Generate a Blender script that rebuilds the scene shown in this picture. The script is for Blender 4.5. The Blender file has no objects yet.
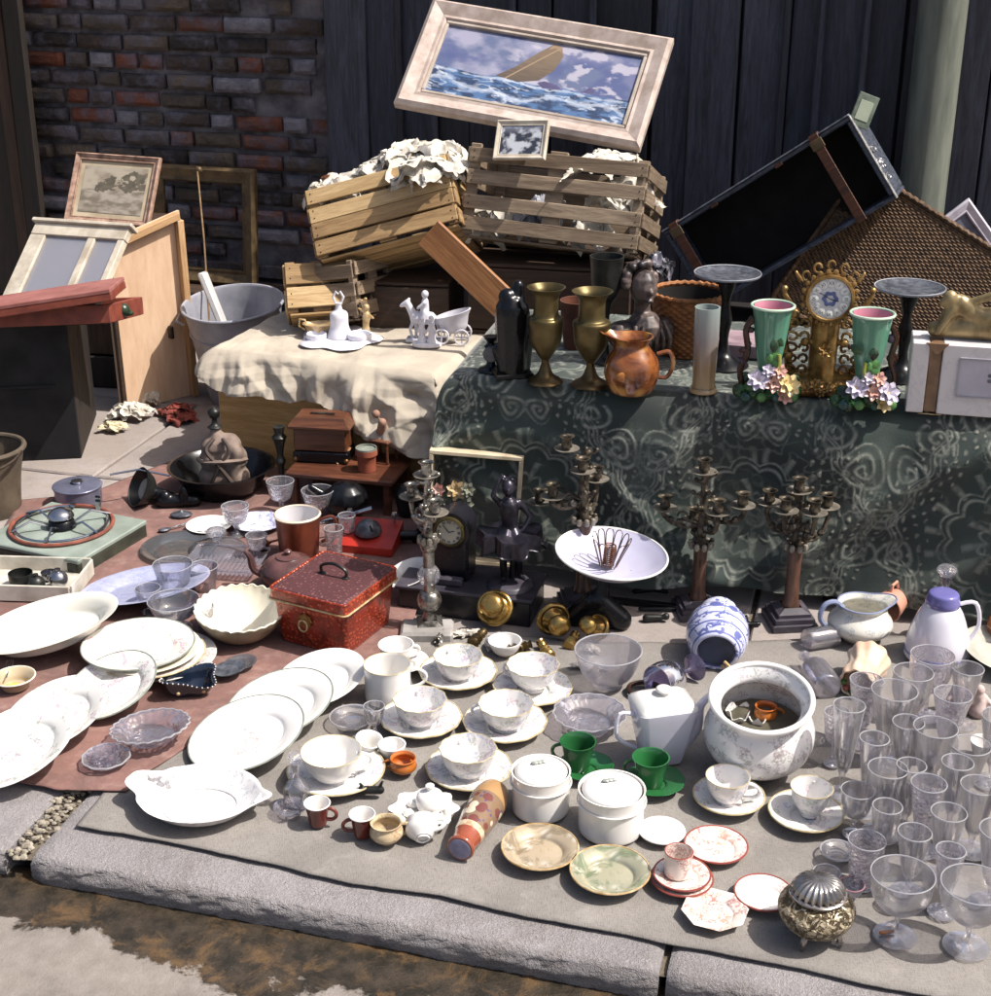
import bpy, math, random
import numpy as np
from mathutils import Vector, Matrix, noise
R = math.radians
PI = math.pi
rnd = random.Random(7)
SC = bpy.context.scene
COL = SC.collection

# ---------------------------------------------------------------- camera, sky, sun, exposure
F_PX, PITCH, CAM_H = 1450.0, R(22.5), 1.5
cam_d = bpy.data.cameras.new('camera'); cam = bpy.data.objects.new('camera', cam_d); COL.objects.link(cam)
cam_d.sensor_fit = 'HORIZONTAL'; cam_d.sensor_width = 36; cam_d.lens = 36 * F_PX / 991
cam_d.clip_start = .05; cam_d.clip_end = 400
cam.location = (0, 0, CAM_H); cam.rotation_euler = (R(90) - PITCH, 0, 0)
SC.camera = cam
SUN_EL, SUN_FRONT = R(56), R(13)          # the sun stands high on the right, a little to the viewer's side
sun_v = Vector((math.cos(SUN_EL) * math.cos(SUN_FRONT), -math.cos(SUN_EL) * math.sin(SUN_FRONT), math.sin(SUN_EL)))
world = bpy.data.worlds.new('World'); SC.world = world; world.use_nodes = True
_nt = world.node_tree; _nt.nodes.clear()
_o = _nt.nodes.new('ShaderNodeOutputWorld'); _b = _nt.nodes.new('ShaderNodeBackground'); _s = _nt.nodes.new('ShaderNodeTexSky')
_s.sky_type = 'NISHITA'; _s.sun_disc = False; _s.sun_elevation = SUN_EL
_s.dust_density = 5; _s.ozone_density = .3
_s.sun_rotation = math.atan2(sun_v.x, sun_v.y)
_b.inputs['Strength'].default_value = .10
_nt.links.new(_s.outputs[0], _b.inputs[0]); _nt.links.new(_b.outputs[0], _o.inputs[0])
sd = bpy.data.lights.new('sun', 'SUN'); sd.energy = 4.3; sd.angle = R(.5); sd.color = (1, .955, .885)
sun = bpy.data.objects.new('sun', sd); COL.objects.link(sun)
sun.rotation_euler = sun_v.to_track_quat('Z', 'Y').to_euler()
SC.view_settings.view_transform = 'Standard'; SC.view_settings.look = 'None'
SC.view_settings.exposure = .58; SC.view_settings.gamma = 1
SC.cycles.max_bounces = 10; SC.cycles.transparent_max_bounces = 24
SC.cycles.caustics_reflective = False; SC.cycles.caustics_refractive = False
SC.cycles.sample_clamp_indirect = 4
try: SC.cycles.use_denoising = True
except Exception: pass

# ---------------------------------------------------------------- surveying: sight lines onto real planes
CP, SP = math.cos(PITCH), math.sin(PITCH)
def ray(px, py):
    x = (px - 495.5) / F_PX; y = (498 - py) / F_PX
    return Vector((x, CP + y * SP, -SP + y * CP))
def G(px, py, z=0.0):
    d = ray(px, py); t = (z - CAM_H) / d.z
    return Vector((d.x * t, d.y * t, z))
def GY(px, py, Y):
    d = ray(px, py); t = Y / d.y
    return Vector((d.x * t, Y, CAM_H + d.z * t))
def K(px, py, z=0.0):                      # metres per pixel there
    return ((z - CAM_H) / ray(px, py).z) / F_PX
def KY(px, py, Y): return (Y / ray(px, py).y) / F_PX

# ---------------------------------------------------------------- mesh helpers
def cr(pts, n=4):                          # Catmull-Rom through profile points
    out = []
    for i in range(len(pts) - 1):
        p0 = pts[max(i-1, 0)]; p1 = pts[i]; p2 = pts[i+1]; p3 = pts[min(i+2, len(pts)-1)]
        for k in range(n):
            t = k / n
            out.append(tuple(.5*((2*b)+(-a+c)*t+(2*a-5*b+4*c-d)*t*t+(-a+3*b-3*c+d)*t**3) for a, b, c, d in zip(p0, p1, p2, p3)))
    out.append(tuple(pts[-1]))
    return out
def shell(outer, t, floor=None):           # outer profile from the foot to the rim, returned with its inside
    H = outer[-1][1]; floor = t if floor is None else floor
    inner = [(max(r - t, 0), max(z, floor)) for r, z in outer]
    inner[-1] = (max(outer[-1][0] - t, 0), H)
    inn = []
    for p in reversed(inner):
        if not inn or abs(p[0]-inn[-1][0]) + abs(p[1]-inn[-1][1]) > 1e-5: inn.append(p)
    if inn[-1][0] > 1e-6: inn.append((0, floor))
    return list(outer) + inn
class M:
    def __init__(s): s.v = []; s.f = []
    def add(s, vs, fs, mat=None):
        n = len(s.v)
        s.v += [tuple(mat @ Vector(p)) for p in vs] if mat else [tuple(p) for p in vs]
        s.f += [tuple(i + n for i in f) for f in fs]
        return s
    def lathe(s, prof, seg=32, mat=None, mod=None, arc=None):
        vs, fs, rings = [], [], []
        for r, z in prof:
            if r < 1e-6: rings.append([len(vs)]); vs.append((0, 0, z)); continue
            ring = []
            for k in range(seg):
                a = 2*PI*k/seg; rr, zz = r, z
                if mod: rr, zz = mod(r, z, a)
                ring.append(len(vs)); vs.append((rr*math.cos(a), rr*math.sin(a), zz))
            rings.append(ring)
        for A, B in zip(rings, rings[1:]):
            for k in range(seg):
                k2 = (k+1) % seg
                if len(A) == 1 and len(B) == 1: continue
                if len(A) == 1: fs.append((A[0], B[k2], B[k]))
                elif len(B) == 1: fs.append((A[k], A[k2], B[0]))
                else: fs.append((A[k], A[k2], B[k2], B[k]))
        return s.add(vs, fs, mat)
    def box(s, c, d, mat=None, bev=0.0):   # centre, full sizes; bev = small chamfer
        x, y, z = [q/2 for q in d]; b = min(bev, x*.45, y*.45, z*.45)
        if b <= 0:
            vs = [(c[0]+i*x, c[1]+j*y, c[2]+k*z) for i in (-1, 1) for j in (-1, 1) for k in (-1, 1)]
            fs = [(0,1,3,2), (4,6,7,5), (0,4,5,1), (2,3,7,6), (0,2,6,4), (1,5,7,3)]
            return s.add(vs, fs, mat)
        vs = []; idx = {}
        for i in (-1, 1):
            for j in (-1, 1):
                for k in (-1, 1):
                    for ax in range(3):
                        p = [i*x, j*y, k*z]
                        for q in range(3):
                            if q != ax: p[q] -= (i, j, k)[q]*b
                        idx[(i, j, k, ax)] = len(vs); vs.append((c[0]+p[0], c[1]+p[1], c[2]+p[2]))
        fs = []
        for ax in range(3):
            o = [q for q in range(3) if q != ax]
            for sg in (-1, 1):
                f = []
                for u, w in ((-1,-1), (1,-1), (1,1), (-1,1)):
                    t = [0,0,0]; t[ax] = sg; t[o[0]] = u; t[o[1]] = w; f.append(idx[(*t, ax)])
                fs.append(f if (sg > 0) == (ax != 1) else f[::-1])
        for ax in range(3):                # edge chamfers
            o = [q for q in range(3) if q != ax]
            for u in (-1, 1):
                for w in (-1, 1):
                    t1 = [0,0,0]; t2 = [0,0,0]
                    t1[o[0]] = t2[o[0]] = u; t1[o[1]] = t2[o[1]] = w; t1[ax] = -1; t2[ax] = 1
                    fs.append((idx[(*t1, o[0])], idx[(*t2, o[0])], idx[(*t2, o[1])], idx[(*t1, o[1])]))
        for i in (-1, 1):
            for j in (-1, 1):
                for k in (-1, 1): fs.append([idx[(i, j, k, a)] for a in range(3)])
        return s.add(vs, fs, mat)
    def tube(s, path, r, seg=8, closed=False, cap=True):
        P = [Vector(p) for p in path]; n = len(P)
        rs = r if hasattr(r, '__len__') else [r]*n
        up = Vector((0, 0, 1)); vs = []; prev = None
        for i, p in enumerate(P):
            a = P[(i-1) % n] if closed or i else p; b = P[(i+1) % n] if closed or i < n-1 else p
            t = (b-a).normalized() if (b-a).length > 1e-9 else up
            if prev is None:
                x = t.cross(up);  x = t.cross(Vector((1, 0, 0))) if x.length < .1 else x
            else: x = prev - t*prev.dot(t)
            x.normalize(); prev = x; y = t.cross(x)
            for k in range(seg):
                an = 2*PI*k/seg; vs.append(p + (x*math.cos(an) + y*math.sin(an))*rs[i])
        fs = []
        for i in range(n if closed else n-1):
            j = (i+1) % n
            for k in range(seg):
                k2 = (k+1) % seg; fs.append((i*seg+k, i*seg+k2, j*seg+k2, j*seg+k))
        if cap and not closed:
            fs.append(tuple(range(seg))[::-1]); fs.append(tuple((n-1)*seg+k for k in range(seg)))
        return s.add(vs, fs)
    def ball(s, c, r, seg=12, mat=None):
        rr = r if hasattr(r, '__len__') else (r, r, r); n = max(seg//2, 4)
        vs = [(c[0], c[1], c[2]-rr[2])]
        for i in range(1, n):
            a = -PI/2 + PI*i/n
            for k in range(seg):
                b = 2*PI*k/seg
                vs.append((c[0]+rr[0]*math.cos(a)*math.cos(b), c[1]+rr[1]*math.cos(a)*math.sin(b), c[2]+rr[2]*math.sin(a)))
        vs.append((c[0], c[1], c[2]+rr[2])); T = len(vs)-1
        fs = [(0, 1+(k+1) % seg, 1+k) for k in range(seg)]
        for i in range(n-2):
            for k in range(seg):
                k2 = (k+1) % seg; q = 1+i*seg; fs.append((q+k, q+k2, q+seg+k2, q+seg+k))
        q = 1+(n-2)*seg; fs += [(q+k, q+(k+1) % seg, T) for k in range(seg)]
        return s.add(vs, fs, mat)
    def prism(s, poly, z0, z1, mat=None):
        n = len(poly); vs = [(x, y, z0) for x, y in poly] + [(x, y, z1) for x, y in poly]
        fs = [tuple(range(n))[::-1], tuple(range(n, 2*n))] + [(i, (i+1) % n, n+(i+1) % n, n+i) for i in range(n)]
        return s.add(vs, fs, mat)
    def build(s, name, mat, parent=None, smooth=True, ang=40):
        me = bpy.data.meshes.new(name); me.from_pydata(s.v, [], s.f); me.validate(); me.update()
        if smooth:
            me.shade_smooth(); me.set_sharp_from_angle(angle=R(ang))
        me.materials.append(mat)
        o = bpy.data.objects.new(name, me); COL.objects.link(o)
        if parent: o.parent = parent
        return o
def npmesh(name, V, nu, nv, mat, parent=None, cols=None, thick=0):   # regular grid, nu by nv points
    me = bpy.data.meshes.new(name)
    i = np.arange(nu*nv).reshape(nv, nu)
    q = np.stack([i[:-1, :-1], i[:-1, 1:], i[1:, 1:], i[1:, :-1]], -1).reshape(-1, 4)
    me.vertices.add(nu*nv); me.vertices.foreach_set('co', np.asarray(V, np.float32).ravel())
    me.loops.add(q.size); me.loops.foreach_set('vertex_index', q.ravel().astype(np.int32))
    me.polygons.add(len(q)); me.polygons.foreach_set('loop_start', np.arange(0, q.size, 4, dtype=np.int32))
    me.polygons.foreach_set('loop_total', np.full(len(q), 4, np.int32))
    me.update(calc_edges=True); me.validate()
    me.shade_smooth(); me.materials.append(mat)
    if cols is not None:
        a = me.color_attributes.new('print', 'FLOAT_COLOR', 'POINT')
        c = np.ones((nu*nv, 4), np.float32); c[:, :3] = np.asarray(cols).reshape(-1, 3); a.data.foreach_set('color', c.ravel())
    o = bpy.data.objects.new(name, me); COL.objects.link(o)
    if parent: o.parent = parent
    if thick:
        m = o.modifiers.new('thick', 'SOLIDIFY'); m.thickness = thick; m.offset = -1
    return o
def tag(o, label=None, cat=None, group=None, kind=None):
    if label: o['label'] = label
    if cat: o['category'] = cat
    if group: o['group'] = group
    if kind: o['kind'] = kind
    return o
def thing(name, label, cat, loc=(0, 0, 0), rz=0.0, group=None, rot=None, mat=None):
    o = bpy.data.objects.new(name, None); COL.objects.link(o); o.empty_display_size = .05
    if mat is not None: o.matrix_world = mat
    else:
        o.location = loc; o.rotation_euler = rot if rot is not None else (0, 0, rz)
    return tag(o, label, cat, group)
def kids(o): return [c for c in bpy.data.objects if c.parent == o]
def dup(o, loc=None, rot=None, label=None, group=None, scale=None, parent=None):
    c = o.copy(); COL.objects.link(c)
    if parent: c.parent = parent
    if loc is not None: c.location = loc
    if rot is not None: c.rotation_euler = rot
    if scale is not None: c.scale = (scale,)*3 if not hasattr(scale, '__len__') else scale
    if label: c['label'] = label
    if group: c['group'] = group
    for ch in kids(o): dup(ch, parent=c)
    return c
def frame3(p0, p1, p2):                    # origin, a point along x, a point along y -> matrix, width, height
    u = (p1-p0); W = u.length; u.normalize(); v = p2-p0; v = v - u*v.dot(u); H = v.length; v.normalize(); w = u.cross(v)
    m = Matrix((u, v, w)).transposed().to_4x4(); m.translation = p0
    return m, W, H
def lay(axis_from, axis_to):               # matrix taking local z onto the given axis, origin at axis_from
    d = (axis_to-axis_from).normalized(); m = d.to_track_quat('Z', 'Y').to_matrix().to_4x4(); m.translation = axis_from
    return m
def nz(x, y, z=0.0, s=1.0): return noise.noise(Vector((x*s, y*s, z*s)))
def fbm(X, Y, s, seed=0, oct=4):           # numpy value noise
    out = np.zeros_like(X, dtype=float); amp = 1.0; tot = 0
    rg = np.random.RandomState(seed); T = rg.rand(64, 64)
    for _ in range(oct):
        x = X*s; y = Y*s; xi = np.floor(x).astype(int); yi = np.floor(y).astype(int); fx = x-xi; fy = y-yi
        fx = fx*fx*(3-2*fx); fy = fy*fy*(3-2*fy)
        g = lambda a, b: T[(a) % 64, (b) % 64]
        out += amp*((g(xi, yi)*(1-fx)+g(xi+1, yi)*fx)*(1-fy) + (g(xi, yi+1)*(1-fx)+g(xi+1, yi+1)*fx)*fy)
        tot += amp; amp *= .5; s *= 2.03; T = rg.rand(64, 64)
    return out/tot
def organic(name, prims, mat, parent=None, vox=.004, smooth=6, mtx=None):
    """one continuous skin round spheres ('s', c, r) and tapered limbs ('l', a, b, ra, rb)"""
    m = M()
    for p in prims:
        if p[0] == 's': m.ball(p[1], p[2], 12)
        elif p[0] == 'l':
            a, b = Vector(p[1]), Vector(p[2]); n = 5
            m.tube([a.lerp(b, i/n) for i in range(n+1)], [p[3]+(p[4]-p[3])*i/n for i in range(n+1)], 10)
            m.ball(a, p[3], 10); m.ball(b, p[4], 10)
    if mtx: m.v = [tuple(mtx @ Vector(q)) for q in m.v]
    o = m.build(name, mat, parent)
    r = o.modifiers.new('skin', 'REMESH'); r.mode = 'VOXEL'; r.voxel_size = vox; r.use_smooth_shade = True
    if smooth:
        k = o.modifiers.new('soft', 'SMOOTH'); k.iterations = smooth; k.factor = .5
    return o

# ---------------------------------------------------------------- materials
def C(h):
    h = h.lstrip('#'); v = [int(h[i:i+2], 16)/255 for i in (0, 2, 4)]
    return tuple(x/12.92 if x <= .04045 else ((x+.055)/1.055)**2.4 for x in v)
class NT:
    def __init__(s, name):
        s.m = bpy.data.materials.new(name); s.m.use_nodes = True; s.t = s.m.node_tree; s.t.nodes.clear()
        s.out = s.n('ShaderNodeOutputMaterial'); s.tc = s.n('ShaderNodeTexCoord')
        s.co = s.tc.outputs['Object']
    def n(s, typ, **kw):
        x = s.t.nodes.new(typ)
        for k, v in kw.items():
            if k in x.inputs.keys(): s.set(x.inputs[k], v)
            else: setattr(x, k, v)
        return x
    def set(s, sock, v):
        if isinstance(v, bpy.types.NodeSocket): s.t.links.new(v, sock)
        elif hasattr(v, '__len__') and sock.type == 'RGBA' and len(v) == 3: sock.default_value = (*v, 1)
        else: sock.default_value = v
    def noise(s, scale, detail=4, rough=.55, co=None, dist=0):
        x = s.n('ShaderNodeTexNoise'); x.inputs['Scale'].default_value = scale; x.inputs['Detail'].default_value = detail
        x.inputs['Roughness'].default_value = rough; x.inputs['Distortion'].default_value = dist
        s.t.links.new(co or s.co, x.inputs['Vector']); return x.outputs['Fac']
    def voro(s, scale, feat='F1', co=None, out='Distance', rnd_=1.0):
        x = s.n('ShaderNodeTexVoronoi'); x.feature = feat; x.inputs['Scale'].default_value = scale
        x.inputs['Randomness'].default_value = rnd_
        s.t.links.new(co or s.co, x.inputs['Vector']); return x.outputs[out]
    def ramp(s, fac, stops, interp='LINEAR'):
        x = s.n('ShaderNodeValToRGB'); x.color_ramp.interpolation = interp; e = x.color_ramp.elements
        while len(e) < len(stops): e.new(.5)
        for el, (p, c) in zip(e, stops):
            el.position = p; el.color = (*c, 1) if hasattr(c, '__len__') else (c, c, c, 1)
        s.t.links.new(fac, x.inputs[0]); return x.outputs[0]
    def math(s, op, a, b=None, c=None, clamp=False):
        x = s.n('ShaderNodeMath'); x.operation = op; x.use_clamp = clamp
        for i, v in enumerate((a, b, c)):
            if v is None: continue
            s.set(x.inputs[i], v)
        return x.outputs[0]
    def mix(s, f, a, b, mode='MIX'):
        x = s.n('ShaderNodeMix'); x.data_type = 'RGBA'; x.blend_type = mode
        for sock, v in ((x.inputs[0], f), (x.inputs[6], a), (x.inputs[7], b)): s.set(sock, v)
        return x.outputs[2]
    def mapping(s, co=None, scale=(1, 1, 1), rot=(0, 0, 0), loc=(0, 0, 0)):
        x = s.n('ShaderNodeMapping'); x.inputs['Scale'].default_value = scale; x.inputs['Rotation'].default_value = rot
        s.set(x.inputs['Location'], loc)
        s.t.links.new(co or s.co, x.inputs['Vector']); return x.outputs[0]
    def xyz(s, co=None):
        x = s.n('ShaderNodeSeparateXYZ'); s.t.links.new(co or s.co, x.inputs[0]); return x.outputs
    def shuffled(s, amount=10.0):          # object coordinates shifted per object so copies differ
        oi = s.n('ShaderNodeObjectInfo'); v = s.n('ShaderNodeVectorMath'); v.operation = 'SCALE'
        cb = s.n('ShaderNodeCombineXYZ')
        s.t.links.new(oi.outputs['Random'], cb.inputs[0]); s.t.links.new(oi.outputs['Random'], cb.inputs[1]); cb.inputs[2].default_value = .3
        s.t.links.new(cb.outputs[0], v.inputs[0]); v.inputs['Scale'].default_value = amount
        a = s.n('ShaderNodeVectorMath'); a.operation = 'ADD'; s.t.links.new(s.co, a.inputs[0]); s.t.links.new(v.outputs[0], a.inputs[1])
        return a.outputs[0]
    def bsdf(s, color, rough=.5, metal=0.0, bump=None, bstr=.3, bdist=.002, **kw):
        b = s.n('ShaderNodeBsdfPrincipled')
        s.set(b.inputs['Base Color'], color); s.set(b.inputs['Roughness'], rough); s.set(b.inputs['Metallic'], metal)
        for k, v in kw.items(): s.set(b.inputs[k.replace('_', ' ')], v)
        if bump is not None:
            bp = s.n('ShaderNodeBump'); bp.inputs['Strength'].default_value = bstr; bp.inputs['Distance'].default_value = bdist
            s.t.links.new(bump, bp.inputs['Height']); s.t.links.new(bp.outputs[0], b.inputs['Normal'])
        s.t.links.new(b.outputs[0], s.out.inputs[0]); return s.m
def mk(name, col, col2=None, rough=.5, metal=0.0, scale=12, lo=.35, hi=.65, bump=.2, bscale=60, bdist=.001, stretch=None, r2=None, shuffle=True, **kw):
    n = NT(name); co = n.shuffled() if shuffle else n.co
    if stretch: co = n.mapping(co, scale=stretch)
    col2 = col2 or tuple(c*.72 for c in col)
    f = n.noise(scale, 5, .6, co); c = n.mix(n.ramp(f, [(lo, 0), (hi, 1)]), col, col2)
    ro = n.ramp(n.noise(scale*1.7, 3, .5, co), [(.3, rough), (.7, r2 if r2 is not None else min(1, rough*1.35))])
    h = n.noise(bscale, 5, .65, co)
    return n.bsdf(c, ro, metal, h, bump, bdist, **kw)
def glaze(name, base, decor=(), rim=None, rough=.12, tint=None, bump=.02):
    """glazed ware; decor = list of (colour, cell scale, size, ring from, ring to, seed shift) in metres; rim = (colour, radius from)"""
    n = NT(name); co = n.shuffled(); x, y, z = n.xyz()
    rad = n.math('SQRT', n.math('ADD', n.math('MULTIPLY', x, x), n.math('MULTIPLY', y, y)))
    f = n.noise(9, 3, .5, co); c = n.mix(n.ramp(f, [(.3, 0), (.75, 1)]), base, tint or tuple(k*.93 for k in base))
    for col, sc_, size, r0, r1, sh in decor:
        cm = n.mapping(co, loc=(sh, sh*1.7, sh*.3))
        cl = n.ramp(n.noise(sc_*.55, 1, .4, cm), [(.62-size*.25, 0), (.66-size*.25, 1)])   # sprays gather in clusters
        d = n.ramp(n.noise(sc_*3.2, 2, .5, cm), [(.47, 0), (.53, 1)])
        band = n.math('MULTIPLY', n.math('GREATER_THAN', rad, r0), n.math('LESS_THAN', rad, r1))
        c = n.mix(n.math('MULTIPLY', n.math('MULTIPLY', n.math('MULTIPLY', d, band), cl), .55), c, col)
    if rim: c = n.mix(n.math('GREATER_THAN', rad, rim[1]), c, rim[0])
    return n.bsdf(c, rough, 0, n.noise(30, 3, .5, co), bump, .002, Coat_Weight=.3)
def glassy(name, tint=(.985, .98, .99), edge=(.80, .785, .84), rough=.03, body=.085, cut=None, haze=(.86, .84, .90)):
    """blown or pressed glass as thin walls: it lets light through, mirrors at the edge, and has a little milkiness"""
    n = NT(name); co = n.co
    h = n.noise(40, 3, .5, co) if cut is None else n.voro(cut, 'F1', co)
    bp = n.n('ShaderNodeBump'); bp.inputs['Strength'].default_value = .25 if cut is None else .8; bp.inputs['Distance'].default_value = .0012 if cut is None else .003
    n.t.links.new(h, bp.inputs['Height'])
    lw = n.n('ShaderNodeLayerWeight'); lw.inputs['Blend'].default_value = .35; n.t.links.new(bp.outputs[0], lw.inputs['Normal'])
    tcol = n.mix(n.math('POWER', lw.outputs['Facing'], 1.6), tint, edge)
    tr = n.n('ShaderNodeBsdfTransparent'); n.t.links.new(tcol, tr.inputs[0])
    gl = n.n('ShaderNodeBsdfGlossy'); gl.inputs['Roughness'].default_value = rough; gl.inputs['Color'].default_value = (1, 1, 1, 1)
    n.t.links.new(bp.outputs[0], gl.inputs['Normal'])
    tl = n.n('ShaderNodeBsdfTranslucent'); tl.inputs[0].default_value = (*haze, 1)
    df = n.n('ShaderNodeBsdfDiffuse'); df.inputs[0].default_value = (*haze, 1)
    m0 = n.n('ShaderNodeMixShader'); m0.inputs[0].default_value = .5; n.t.links.new(tl.outputs[0], m0.inputs[1]); n.t.links.new(df.outputs[0], m0.inputs[2])
    m1 = n.n('ShaderNodeMixShader'); m1.inputs[0].default_value = body; n.t.links.new(tr.outputs[0], m1.inputs[1]); n.t.links.new(m0.outputs[0], m1.inputs[2])
    m2 = n.n('ShaderNodeMixShader'); n.t.links.new(n.math('ADD', n.math('MULTIPLY', lw.outputs['Fresnel'], .75), .03, clamp=True), m2.inputs[0])
    n.t.links.new(m1.outputs[0], m2.inputs[1]); n.t.links.new(gl.outputs[0], m2.inputs[2])
    n.t.links.new(m2.outputs[0], n.out.inputs[0]); return n.m
def printed(name, rough=.6, bump=.1, bscale=150, gain=None):
    n = NT(name); a = n.n('ShaderNodeVertexColor'); a.layer_name = 'print'
    return n.bsdf(a.outputs[0], rough, 0, n.noise(bscale, 4, .6), bump, .001)
# ---------------------------------------------------------------- the setting: road, kerb, pavement
def mat_stone(name, c1, c2, c3, grit=220, bstr=.5, rough=.85, wet=False):
    n = NT(name)
    big = n.noise(3.2, 5, .6); mid = n.noise(22, 5, .7); fine = n.noise(grit, 3, .7)
    c = n.mix(n.ramp(big, [(.35, 0), (.65, 1)]), c1, c2)
    c = n.mix(n.math('MULTIPLY', n.ramp(mid, [(.5, 0), (.72, 1)]), .65), c, c3)
    c = n.mix(n.ramp(fine, [(.3, .32), (.7, 0)]), c, tuple(k*.25 for k in c1))
    h = n.math('ADD', n.math('MULTIPLY', mid, .6), n.math('MULTIPLY', fine, .5))
    return n, c, h, rough, bstr
n, c, h, ro, bs = mat_stone('pavement_concrete', C('#a09794'), C('#8f8681'), C('#7d736c'))
st = n.math('MULTIPLY', n.ramp(n.noise(1.6, 6, .65, dist=1.2), [(.52, 0), (.6, 1)]), .4)
m_pave = n.bsdf(n.mix(st, c, C('#8d8075')), .9, 0, h, .45, .003)
n, c, h, ro, bs = mat_stone('kerb_granite', C('#9b9697'), C('#8a8586'), C('#74706f'), 300)
x, y, z = n.xyz()
st = n.math('MULTIPLY', n.ramp(n.noise(4, 6, .7, dist=1), [(.48, 0), (.62, 1)]), .45); c = n.mix(st, c, C('#69615c')); c = n.mix(n.math('MULTIPLY', n.ramp(n.noise(150, 3, .75), [(.55, 0), (.72, 1)]), .3), c, C('#c2bcb8'))
m_kerb = n.bsdf(c, .85, 0, n.math('ADD', h, n.noise(120, 4, .75)), 1.0, .005)
# road: dry scum on grey concrete, and the gutter's wet brown edge
n = NT('road_surface'); x, y, z = n.xyz()
big = n.noise(5, 7, .68, dist=.4)
line = n.math('ADD', n.math('MULTIPLY', x, .285), y)         # follows the kerb
wetf = n.ramp(n.math('ADD', n.math('SUBTRACT', line, 1.64), n.math('MULTIPLY', n.math('SUBTRACT', big, .5), .34)), [(.03, 0), (.042, 1)])
grit = n.noise(240, 3, .7); mid = n.noise(26, 6, .7)
dry = n.mix(n.ramp(mid, [(.35, 0), (.65, 1)]), C('#857d77'), C('#766e67'))
dry = n.mix(n.ramp(n.noise(9, 5, .7), [(.5, 0), (.7, .7)]), dry, C('#5f5a55'))
wet = n.mix(n.ramp(mid, [(.38, 0), (.62, 1)]), C('#40372d'), C('#26221b'))
wet = n.mix(n.ramp(n.noise(14, 6, .7, dist=.6), [(.52, 0), (.66, .8)]), wet, C('#634d34'))
c = n.mix(wetf, dry, wet)
b = n.bsdf(c, n.ramp(wetf, [(0, .8), (1, .3)]), 0, n.math('ADD', mid, n.math('MULTIPLY', grit, .6)), .6, .004)
m_road = b
m_dirt = mk('gap_gravel_dirt', C('#756b5d'), C('#4c4439'), rough=.95, scale=40, bump=.8, bscale=120, bdist=.004, shuffle=False)

KANG = -15.4
KU = Vector((math.cos(R(KANG)), math.sin(R(KANG)), 0))          # along the kerb
KN = Vector((-KU.y, KU.x, 0))                                 # towards the wall
kf0 = G(30, 859)                                              # front top edge of the kerb at its left end
def kline(s, t, z=0): return kf0 + KU*s + KN*t + Vector((0, 0, z))
ROAD_Z = -.042
def sheet(name, p0, w, l, nu, nv, mat, zf, u=KU, v=KN):
    U, V = np.meshgrid(np.linspace(0, w, nu), np.linspace(0, l, nv))
    X = p0.x + u.x*U + v.x*V; Y = p0.y + u.y*U + v.y*V
    return npmesh(name, np.stack([X, Y, zf(X, Y, U, V)], -1), nu, nv, mat)
# the one ground sheet under everything, out to the horizon
m_far = mk('earth_bed', C('#6f675e'), C('#544c44'), rough=.95, scale=3, bump=.4, shuffle=False)
gm = M(); gm.add([(-300, -300, -.2), (300, -300, -.2), (300, 300, -.2), (-300, 300, -.2)], [(0, 1, 2, 3)])
tag(gm.build('ground', m_far, smooth=False), kind='structure')
road = sheet('road', kline(-6, -8), 14, 7.9+.13, 300, 400, m_road, lambda X, Y, U, V: ROAD_Z + .008*(fbm(X, Y, 7, 3, 5)-.5)*2 - .006*np.clip((V-7.4)*2, 0, 1))
tag(road, kind='structure')
# kerb stones: rounded rough nose
def kerb_stone(s0, s1, seed):
    nu = int((s1-s0)/.012); prof = [(.25, -.10), (.010, -.10), (.0, -.045), (-.002, -.028), (.002, -.013), (.008, -.005), (.018, -.001), (.05, .0005), (.12, 0), (.2, .001), (.30, 0), (.30, -.1)]
    prof = cr(prof[1:], 3); nv = len(prof); U = np.linspace(s0, s1, nu); out = np.zeros((nv, nu, 3))
    for j, (t, z) in enumerate(prof):
        for i, s in enumerate(U):
            e = min(s-s0, s1-s); rd = max(0, .02-e)
            k = nz(s+seed, t+z*2, 0, 26)*.3+nz(s+seed, t*2+z*3, 3, 110)*.5
            p = kline(s, t + rd*.3*(1 if t < .1 else 0) + k*.009*(1 if t < .03 else .15), z - rd*rd*14*(1 if z > -.05 else 0) + k*.004*(1 if t < .03 else .3))
            out[j, i] = p
    o = npmesh('kerb_stone', out, nu, nv, m_kerb)
    m = M(); 
    for i in (0, nu-1): m.add([out[j, i] for j in range(nv)], [tuple(range(nv))])
    b = m.build('stone_end', m_kerb, o, smooth=False)
    return o
kx = (G(665, 962)-kf0).dot(KU)
kst = thing('kerb', None, None, (0, 0, 0)); kst['kind'] = 'structure'
for s0, s1 in ((-.005, kx-.006), (kx+.006, kx+1.2), (kx+1.212, kx+2.4), (-1.25, -.055), (-2.5, -1.262)):
    o = kerb_stone(s0, s1, s0*3); o.parent = kst
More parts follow.
